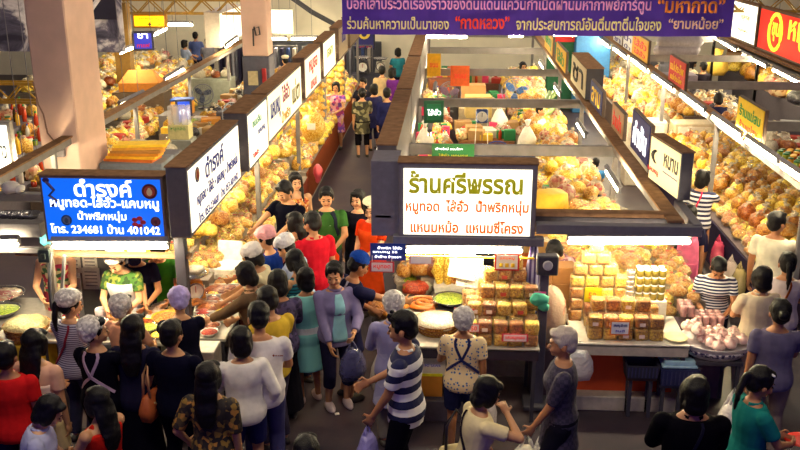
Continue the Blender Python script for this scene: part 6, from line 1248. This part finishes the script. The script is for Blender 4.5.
P(280, 238, 1.60, 70, 'vendor in a white cap and pale blue shirt bending forward', ('tee', '#98a8d0'), ('trousers', '#4a4868'), 'short', ('puff', '#e0e0e8'), nod=22, lean=14, arms=('front', 'front'), skin=2)
P(292, 250, 1.58, 55, 'woman with loose black hair in a teal striped blouse looking down', ('sleeveless', STRT), ('trousers', '#26243a'), 'long', nod=20, arms=('front', 'front'), skin=2)
P(277, 270, 1.62, 20, 'woman with a black bob in a dark patterned sheer blouse and long black skirt', ('long', PURP), ('longskirt', '#17151f'), 'bob', nod=12, arms=('front', 'front'), facefx=False)
P(305, 268, 1.58, 28, 'girl in a turquoise short sleeved dress with a white hem', ('dress', print_cloth([(0, '#86d4d0'), (1, '#a4e0dc')], 5)), ('skirt', '#d8dce4'), 'bob', key='turq', arms=('front', 'front'), nod=8, skin=1, shoes='#c8a8a0', facefx=False)
P(334, 263, 1.62, -155, 'woman in a lavender cardigan over a pale blue top holding a dark carrier bag', ('jacket', '#7a74a0'), ('capri', '#1f1d38'), 'pony', arms=('front', 'low'), turn=-25, nod=8, extra=(('inner', '#8ac0d0'),), key='lav', skin=2, shoes='#b8a8b0')
P(363, 253, 1.66, -62, 'vendor in a blue cap and navy tee with pale apron straps reaching over the food', ('tee', '#1a1c3c'), ('capri', '#1c1a34'), 'short', ('cap', '#1e4aa8'), sex='m', nod=16, lean=10, arms=('front', 'far'), extra=(('cross', '#c8c8d8'), ('apron', '#23234a', .36)), skin=1)
P(311, 212, 1.68, 35, 'man in a red polo shirt seen from behind in the left aisle', ('shirt', '#cc1c30'), ('trousers', '#8a7a70'), 'short', sex='m', turn=15, nod=10, arms=('front', 'down'), skin=2)
P(293, 213, 1.58, 75, 'woman with long dark hair in a brown floral top beside the red polo man', ('tee', FLORAL_BROWN), ('trousers', '#2a2430'), 'long', nod=8, arms=('front', 'front'), skin=2)
P(282, 183, 1.72, 150, 'broad man in a plain black tee looking at the snacks', ('tee', '#0a0b1c'), ('trousers', '#20202c'), 'short', sex='m', build=1.08, nod=24, arms=('reach', 'reach'), skin=2)
P(295, 173, 1.60, -165, 'smiling woman with long hair in an orange floral sleeveless top', ('tank', print_cloth([(0, '#b84a28'), (.4, '#e0a050'), (.7, '#f0d8b0'), (.9, '#3a2a20')], 30)), ('trousers', '#2a2430'), 'wave', turn=10, arms=('down', 'front'), skin=3)
P(326, 188, 1.68, -172, 'young man in a green tee with backpack straps holding an orange jacket', ('tee', '#35602c'), ('trousers', '#4a4a58'), 'short', sex='m', nod=10, arms=('front', 'low'), extra=(('pack', '#24283a'), ('print', print_cloth([(0, '#35602c'), (.55, '#c8d0b8')], 30), .69, .74)), key='green', skin=2)
P(358, 190, 1.60, 172, 'smiling woman with long black hair in a black top behind the orange apron', ('tee', '#181724'), ('trousers', '#20202c'), 'long', turn=-10, arms=('down', 'down'), skin=3)
P(371, 200, 1.60, 150, 'woman in a white cap with an orange tee and long orange apron', ('tee', '#dc3c14'), ('trousers', '#3a2a38'), 'bob', ('beret', '#f0e8cc'), turn=15, nod=10, arms=('front', 'low'), extra=(('apron', '#d84818', .25), ('print', print_cloth([(0, '#b8b0b0'), (.5, '#5a5068')], 30), .55, .62)), skin=3)
# --- centre foreground
P(401, 312, 1.78, 78, 'man in a bold navy and white striped polo with sunglasses on his head', ('shirt', STRW), ('trousers', '#0a0a18'), 'short', sex='m', nod=10, arms=('low', 'front'), extra=(('glasses',),), key='polo', skin=0)
P(393, 292, 1.60, 12, 'vendor in a grey hair net and long lilac coat holding blue papers', ('coat', LILAC), ('trousers', '#6a6460'), 'short', ('net', NETG), nod=6, arms=('front', 'low'), key='lilac', facefx=False, skin=2)
P(464, 308, 1.50, -6, 'woman in a grey hair net with a dotted cream blouse and navy crossed straps', ('tee', SPOT), ('shorts', '#262a50'), 'short', ('net', NETG), arms=('chest', 'down'), extra=(('cross', '#2c3060'), ('band', '#d02030')), skin=1, shoes='#3a2a30', facefx=False, key='dotted')
P(492, 378, 1.55, -68, 'woman in a cream blouse with her hand raised to her chin at the bottom centre', ('tee', '#e4d4a8'), ('trousers', '#8a7a60'), 'bob', nod=14, lean=8, arms=('low', 'up'), skin=2, key='chin', extra=(('sling', '#2a2430', -1),))
P(563, 328, 1.66, 86, 'grey haired woman in a dark checked blouse walking left with plastic bags', ('tunic', CHK), ('trousers', '#171626'), 'short', hairc='#b8aca4', build=1.15, arms=('low', 'down'), nod=6, stride=.10, skin=0, key='grey')
# --- right foreground
P(697, 378, 1.68, -4, 'dark silhouette of a person in black seen from behind at the bottom right', ('jacket', '#06050f'), ('trousers', '#06050f'), 'bob', sex='m', arms=('front', 'front'), build=1.12, facefx=False, extra=(('sling', '#1c1c30', 1),))
P(766, 368, 1.58, -75, 'woman with a ponytail in a teal polo holding a red tray', ('shirt', '#1c7a78'), ('trousers', '#0b0b22'), 'pony', nod=18, arms=('front', 'front'), skin=0, key='teal', extra=(('band', '#c8c8d8'),))
P(782, 300, 1.60, -5, 'person in a loose grey tee with a white shopping bag at the right', ('tee', '#6a6480'), ('trousers', '#8a7a70'), 'bun', arms=('down', 'front'), build=1.08, facefx=False, key='greytee')
P(764, 267, 1.58, 5, 'woman with a black bob in a cream shirt at the right edge crowd', ('shirt', '#cfc0a8'), ('trousers', '#b8a890'), 'bob', arms=('front', 'front'), facefx=False, skin=2)
P(789, 253, 1.58, -10, 'woman with a low ponytail and brown sling strap at the right edge', ('tee', '#c8bcc0'), ('trousers', '#5a5468'), 'pony', arms=('front', 'front'), facefx=False, extra=(('sling', '#8a4a28', 1),))
P(778, 212, 1.70, -30, 'man in a plain white tee standing at the right block heap', ('tee', '#e0dcc8'), ('trousers', '#5a5468'), 'short', sex='m', arms=('down', 'reach'), turn=-25, build=1.05, skin=0)
P(720, 262, 1.50, 170, 'woman in a navy and white striped top looking down into a plastic bag', ('tee', STRN), ('trousers', '#17172a'), 'short', nod=34, lean=6, arms=('front', 'front'), build=1.1, key='stripe', skin=0)
P(690, 205, 1.60, 5, 'person wearing a pink back apron under the deep cream box sign', ('tee', '#20203a'), ('trousers', '#2a2a48'), 'bob', arms=('down', 'down'), key='pink', facefx=False)
P(703, 170, 1.60, -35, 'woman in a white and navy striped shirt with a pink sling strap', ('tee', STRB), ('skirt', '#2c2c50'), 'bob', arms=('down', 'reach'), extra=(('sling', '#e82c58', 1),), turn=-10, skin=2)
P(722, 95, 1.62, 0, 'dark shirted vendor bending at the cream box on the right block', ('tee', '#22264a'), ('trousers', '#22223a'), 'bob', arms=('reach', 'down'), lean=15, near=False, facefx=False, pos=(4.75 + 1.2, 20.7))
P(737, 100, 1.62, 0, 'white shirted person with bare arm in the right block behind the tubes', ('tee', '#d8d4c4'), ('trousers', '#4a4a58'), 'short', arms=('down', 'down'), near=False, facefx=False, pos=(6.75, 16.9))
# pink apron worn on the back
pk = PEOPLE['pink']; m = MB(); rr = []
for z, wd in ((.45, .17), (.60, .185), (.95, .175), (1.2, .15), (1.32, .12)):
    rr.append([(wd * math.cos(R(a)), -.02 + (.125 if z < 1.1 else .115) * math.sin(R(a)) - .03, z) for a in range(200, 341, 14)] + [(wd * .93 * math.cos(R(a)), -.02 + .105 * math.sin(R(a)) - .03, z) for a in range(340, 199, -14)])
m.rings(rr); link('pink_apron', m.mesh('apron', mat('#e07098', .8, bump=.2), smooth=True), pk['root'])
m = MB(); m.box((0, -.185, .85), (.22, .02, .2)); link('apron_pocket', m.mesh('pocket', mat('#d0608a', .8), bevel=.005), pk['root'])
# --- left stall vendors
P(50, 236, 1.62, -172, 'woman in a red and cream floral sleeveless dress behind the bowls', ('shiftdress', FLORAL_RED), ('skirt', '#8a2c3c'), 'bun', ('puff', '#5ab0c8'), nod=20, arms=('front', 'front'), skin=3)
P(112, 254, 1.58, 175, 'vendor in a white cap and green patterned shirt with a white bib apron', ('tee', GREENP), ('trousers', '#2a3a2a'), 'short', ('puff', '#f0ece0'), nod=26, lean=8, turn=-10, arms=('front', 'front'), extra=(('apron', '#d0d8e4', .40),), skin=3)
P(134, 247, 1.60, -165, 'vendor in a dark navy shirt half hidden behind the white lit price board', ('tee', '#1c1a30'), ('trousers', '#1c1a2a'), 'short', ('cap', '#22203a'), nod=24, lean=10, arms=('front', 'reach'), skin=0)
P(156, 244, 1.60, -160, 'vendor in a bright green shirt right of the white lit price board', ('tee', '#2f6a1c'), ('trousers', '#2a2a2a'), 'short', nod=24, lean=12, arms=('front', 'reach'), skin=0)
P(178, 288, 1.58, 20, 'person in a purple rimmed white cap and black shirt leaning over the orange bowl', ('tee', '#0c0c22'), ('trousers', '#16162a'), 'short', ('net', mat('#a89cd8', .7, .25, 12, bump=.5)), nod=16, lean=6, arms=('reach', 'reach'), facefx=False, skin=2)
P(121, 295, 1.58, -18, 'customer in a thin white hair net and flesh pink blouse', ('tee', '#d09a80'), ('trousers', '#3a3040'), 'short', ('net', NETG), arms=('front', 'front'), facefx=False, skin=2)
P(306, 437, 1.55, 0, 'top of a dark haired head rising at the bottom centre edge', ('tee', '#20203a'), ('trousers', '#1c1c2c'), 'short', facefx=False)
# --- vendors in the middle block
P(500, 228, 1.60, 165, 'vendor hidden by the white sign reaching out with newspaper', ('tee', '#16161f'), ('trousers', '#16161f'), 'bob', arms=('front', 'reach'), skin=3, pos=(.55, 10.95))
P(553, 246, 1.56, 160, 'vendor in a mauve lace blouse bending behind the middle post', ('tee', print_cloth([(0, '#8a6070'), (.5, '#c898a0'), (.8, '#e8c8c0')], 20)), ('trousers', '#4a3a58'), 'bob', nod=28, lean=24, arms=('front', 'reach'), skin=0)
for (px, py, h, f, lab, top, bot, hair, hat, arms) in [
    (336, 82, 1.60, 172, 'woman in a pink and purple floral dress far down the left aisle', ('dress', FLORAL_PINK), ('skirt', '#b04888'), 'bob', None, ('front', 'up')),
    (362, 88, 1.60, 12, 'woman in a camouflage print top and black leggings walking away', ('tunic', CAMO), ('capri', '#17151c'), 'bun', None, ('down', 'front')),
    (374, 84, 1.58, 35, 'woman in a dark blue dress beside the camouflage print top', ('tunic', '#2c2c58'), ('capri', '#26264a'), 'bob', None, ('front', 'front')),
    (387, 88, 1.66, 5, 'man in a dark navy shirt furthest right in the left aisle', ('long', '#202250'), ('trousers', '#202040'), 'short', None, ('down', 'front')),
    (363, 78, 1.62, 165, 'person in black facing this way behind the camouflage print top', ('tee', '#20202e'), ('trousers', '#1c1c28'), 'short', None, ('front', 'front')),
    (382, 66, 1.64, 0, 'person in a beige shirt at the far end of the left aisle', ('tee', '#c8b088'), ('trousers', '#5a5048'), 'short', None, ('down', 'down')),
    (392, 68, 1.60, -20, 'person in a purple top beside the beige shirt far down the aisle', ('tee', '#6a2c88'), ('trousers', '#2a2440'), 'bob', None, ('down', 'front')),
    (398, 48, 1.60, 20, 'person in a teal shirt beyond the middle block corner', ('tee', '#2a7a90'), ('trousers', '#2a2440'), 'bob', None, ('front', 'front')),
    (184, 40, 1.60, -40, 'woman in a pale blue plaid blouse in the far left stalls', ('tee', '#a8b8dc'), ('trousers', '#3a3a5a'), 'bob', None, ('reach', 'front')),
    (195, 32, 1.68, 0, 'person in a blue checked shirt behind the pale blue plaid blouse', ('shirt', '#5a6aa8'), ('trousers', '#2a2a48'), 'short', None, ('down', 'front')),
    (207, 38, 1.60, 20, 'person in a grey top at the far left stalls, right of the blue shirt', ('tee', '#8a8a98'), ('trousers', '#2a2a48'), 'short', None, ('front', 'front')),
    (285, 56, 1.58, 30, 'person in a pale cap behind the cream aisle sign', ('tee', '#8a6a58'), ('trousers', '#3a3a48'), 'short', ('beret', '#e0d4bc'), ('front', 'front')),
    (523, 62, 1.60, -160, 'vendor in a pink checked blouse in the third bay of the middle block', ('tee', checks('#e8a0b8', '#c85a90', .05)), ('trousers', '#4a3a48'), 'bob', None, ('front', 'front')),
    (541, 104, 1.58, -120, 'vendor with a white cap leaning at the right goods of the middle block', ('tee', '#e0dcd0'), ('trousers', '#4a4a5a'), 'short', ('beret', '#f0ece4'), ('front', 'reach')),
    (596, 158, 1.2, 0, 'child in a blue top by the right rail post of the middle block', ('tee', '#3a78b8'), ('trousers', '#2a2a48'), 'short', None, ('front', 'front')),
    (704, 62, 1.66, 10, 'dark shirted man in the right block below the banner end', ('tee', '#2a2430'), ('trousers', '#22202c'), 'short', None, ('front', 'front')),
    (690, 46, 1.66, -10, 'person in dark clothes beside the hanging silver packets below the banner', ('tee', '#34303c'), ('trousers', '#22202c'), 'short', None, ('front', 'front')),
    (737, 36, 1.64, 0, 'person with black hair in an orange-brown top at the upper right', ('tee', '#8a5a3a'), ('trousers', '#22202c'), 'short', None, ('front', 'front'))]:
    P(px, py, h, f, lab, top, bot, hair, hat, arms=arms, near=False, skin=2, facefx=f > 90 or f < -90)

# --- things they carry
def hand(k, i): return PEOPLE[k]['hands'][i]
def handbag(label, loc, rz, col, s=1.0, strap=.34, strapc=None):
    o = empty('handbag', loc, label, 'handbag', rz=rz); o.scale = (s,) * 3; m = MB()
    m.rings([[(-.13, -.05, -.24), (.13, -.05, -.24), (.13, .05, -.24), (-.13, .05, -.24)], [(-.16, -.06, -.14), (.16, -.06, -.14), (.16, .06, -.14), (-.16, .06, -.14)], [(-.12, -.03, 0), (.12, -.03, 0), (.12, .03, 0), (-.12, .03, 0)]]); me = m.mesh('b', mat(col, .5, .15, 10, bump=.3), bevel=.02, smooth=True); link('bag_body', me, o)
    for y in (-.03, .03): m = MB(); m.tube([(-.09, y, -.02), (-.08, y * .6, strap * .6), (0, 0, strap), (.08, y * .6, strap * .6), (.09, y, -.02)], .012, 6); link('strap', m.mesh('s', mat(strapc or col, .5), smooth=True), o)
    m = MB(); m.tube([(-.08, -.062, -.06), (0, -.066, -.13), (.07, -.062, -.05)], .006, 5); link('trim', m.mesh('t', mat('#e8c890', .4)), o); return o
b = PEOPLE['bagman']; L = b['loc']; M_ = b['M']
handbag('orange-brown leather handbag hanging beside the black tee shopper', L + M_ @ Vector((-.25, -.02, 1.03)), R(80), '#b0582c', 1.15, .30, '#d8a070')
b = PEOPLE['cream']; handbag('cream cloth shoulder bag beside the woman in cream shorts', b['loc'] + b['M'] @ Vector((-.25, -.02, .82)), R(75), '#c8b890', 1.3, .45)
b = PEOPLE['chin']; handbag('cream bag at the hip of the woman with the raised hand', b['loc'] + b['M'] @ Vector((-.20, -.05, .98)), R(20), '#d8c890', 1.1, .3, '#2a2430')
carrier('dark translucent carrier bag held by the woman in the lavender cardigan', hand('lav', 0) + Vector((0, 0, -.02)), 1.0, '#5a5a8a', .5, fillc='#6a6a9a')
carrier('purple and white plastic bag held by the striped polo man', hand('polo', 0) + Vector((0, 0, -.02)), 1.0, '#a8a0e8', 1.2, fillc='#8a80d0')
carrier('milky plastic bag with a yellow corner beside the lilac coat vendor', hand('lilac', 0) + Vector((0, 0, -.02)), 1.1, '#e8e0d0', .8, fillc='#d8c060')
m = MB(); m.box((0, 0, 0), (.04, .22, .15)); m.box((.03, .03, .03), (.02, .2, .14), M=Matrix.Rotation(.3, 3, 'X')); link('blue_papers', m.mesh('p', mat('#58a8dc', .6), bevel=.004), None, tuple(hand('lilac', 1) + Vector((.02, 0, .02))), (0, 0, .5), 'blue folded papers in the hand of the lilac coat vendor', 'papers')
carrier('thin white plastic bag in the leading hand of the grey haired woman', hand('grey', 0) + Vector((0, 0, -.02)), 1.25, '#f0ece0', 0, fillc='#e0c040')
carrier('bulging white plastic bag in the rear hand of the grey haired woman', hand('grey', 1) + Vector((0, 0, -.02)), 1.25, '#e8e8ea', 0, fillc='#d8d4d0')
carrier('grey plastic bag being filled by the navy striped woman', hand('stripe', 0) + Vector((0, -.02, -.02)), 1.2, '#8a88a8', 0, fillc='#7a7890')
carrier('large white shopping bag held by the grey tee person', hand('greytee', 0) + Vector((-.10, -.02, .02)), 1.5, '#f0eaea', 1.0, fillc='#e8dcd8')
carrier('small white plastic bag in the right hand of the woman with the dotted blouse', hand('dotted', 1) + Vector((.05, .0, -.02)), .9, '#d8d0d8', 1.0)
t = (hand('teal', 0) + hand('teal', 1)) / 2; m = MB(); m.lathe([(.08, 0), (.13, .03), (.135, .035), (.07, .012)], n=20, sx=1.3); link('red_tray', m.mesh('t', mat('#e02818', .4), smooth=True), None, (t.x + .12, t.y, t.z - .02), label='red shallow tray held by the teal polo woman', cat='tray')
g = PEOPLE['green']; m = MB(); m.ell((0, 0, 0), (.22, .10, .14), n=16, k=10); m.ell((-.1, -.02, -.14), (.09, .07, .16), n=12, k=8); me = m.mesh('j', mat('#d84418', .8, bump=.3), smooth=True); lumpy(me, .05, 8)
gg = (g['hands'][0] + g['hands'][1]) / 2; link('orange_jacket', me, None, (gg.x, gg.y - .02, gg.z - .02), label='bundled orange jacket held by the green tee man', cat='jacket')

# ------------------------------------------------------------------ snack bags: the 300 that show largest stay single, the rest become one pile
import numpy as np
def thin_out(stem, keep, label, cat):
    bpy.context.view_layer.update(); dg = bpy.context.evaluated_depsgraph_get()
    tops = [o for o in COL.objects if o.parent is None and o.name.split('.')[0] == stem]
    if len(tops) <= keep: return
    fwd = cam.matrix_world.to_3x3() @ Vector((0, 0, -1)); rt = cam.matrix_world.to_3x3() @ Vector((1, 0, 0)); up = cam.matrix_world.to_3x3() @ Vector((0, 1, 0)); eye = cam.matrix_world.translation
    sc_ = []
    for o in tops:
        fam = {o.name} | {c.name for c in o.children}; c = o.matrix_world.translation; hits = 0; s = o.scale.x
        for dz, dx in ((.05, 0), (.12, 0), (.18, 0), (.12, -.07), (.12, .07), (.16, -.05), (.16, .05)):
            p = c + Vector((dx * s, 0, dz * s)); d = p - eye; z = d.dot(fwd); x = 400 + F * d.dot(rt) / z; y = 225 - F * d.dot(up) / z
            if not (0 <= x <= 800 and 0 <= y <= 450): continue
            ok, loc, nrm, idx, ob, mt = scene.ray_cast(dg, eye, d.normalized())
            if ok and ob.name in fam: hits += 1
        sc_.append((hits * (s / (c - eye).length) ** 2, o))
    sc_.sort(key=lambda t: -t[0]); V, FC_, MI, mats, off, gone = [], [], [], [], 0, []
    for _, o in sc_[keep:]:
        for q in [o] + list(o.children):
            if q.type != 'MESH': continue
            me = q.data; n = len(me.vertices); a = np.empty(n * 3); me.vertices.foreach_get('co', a); M_ = np.array(q.matrix_world); V.append(a.reshape(-1, 3) @ M_[:3, :3].T + M_[:3, 3])
            mi = []
            for m in me.materials:
                if m not in mats: mats.append(m)
                mi.append(mats.index(m))
            for p in me.polygons: FC_.append(tuple(i + off for i in p.vertices)); MI.append(mi[min(p.material_index, len(mi) - 1)])
            off += n
        gone += [o] + list(o.children)
    bpy.data.batch_remove(gone)
    me = bpy.data.meshes.new('pile'); me.from_pydata(np.concatenate(V).tolist(), [], FC_)
    for m in mats: me.materials.append(m)
    me.polygons.foreach_set('material_index', MI); me.polygons.foreach_set('use_smooth', [True] * len(FC_)); me.update()
    link('snack_bag_pile' if stem == 'snack_bag' else stem + '_pile', me, None, label=label, cat=cat, kind='stuff')
thin_out('snack_bag', 300, 'the further snack bags filling the gaps of every heap and background counter', 'snack bags')

# of the other heaped goods, leave out what the picture shows nothing of
bpy.context.view_layer.update(); dg = bpy.context.evaluated_depsgraph_get(); eye = cam.matrix_world.translation; hidden = []
for o in [o for o in COL.objects if o.parent is None and o.name.split('.')[0] in ('mixed_bag', 'white_bag', 'pink_bag', 'green_bag', 'dark_packet', 'jar', 'bottle', 'carton') and o.get('group')]:
    fam = {o.name} | {c.name for c in o.children}; s = o.scale.x; seen = False
    for dz, dx in ((.05, 0), (.11, 0), (.18, 0), (.11, -.07), (.11, .07), (.2, -.06), (.2, .06), (.02, -.05), (.02, .05)):
        d = o.matrix_world.translation + Vector((dx * s, 0, dz * s)) - eye; h_ = scene.ray_cast(dg, eye, d.normalized())
        if h_[0] and h_[4].name in fam: seen = True; break
    if not seen: hidden.append(o)
bpy.data.batch_remove([q for o in hidden for q in [o] + list(o.children)])
bpy.data.scenes.remove(_SC)
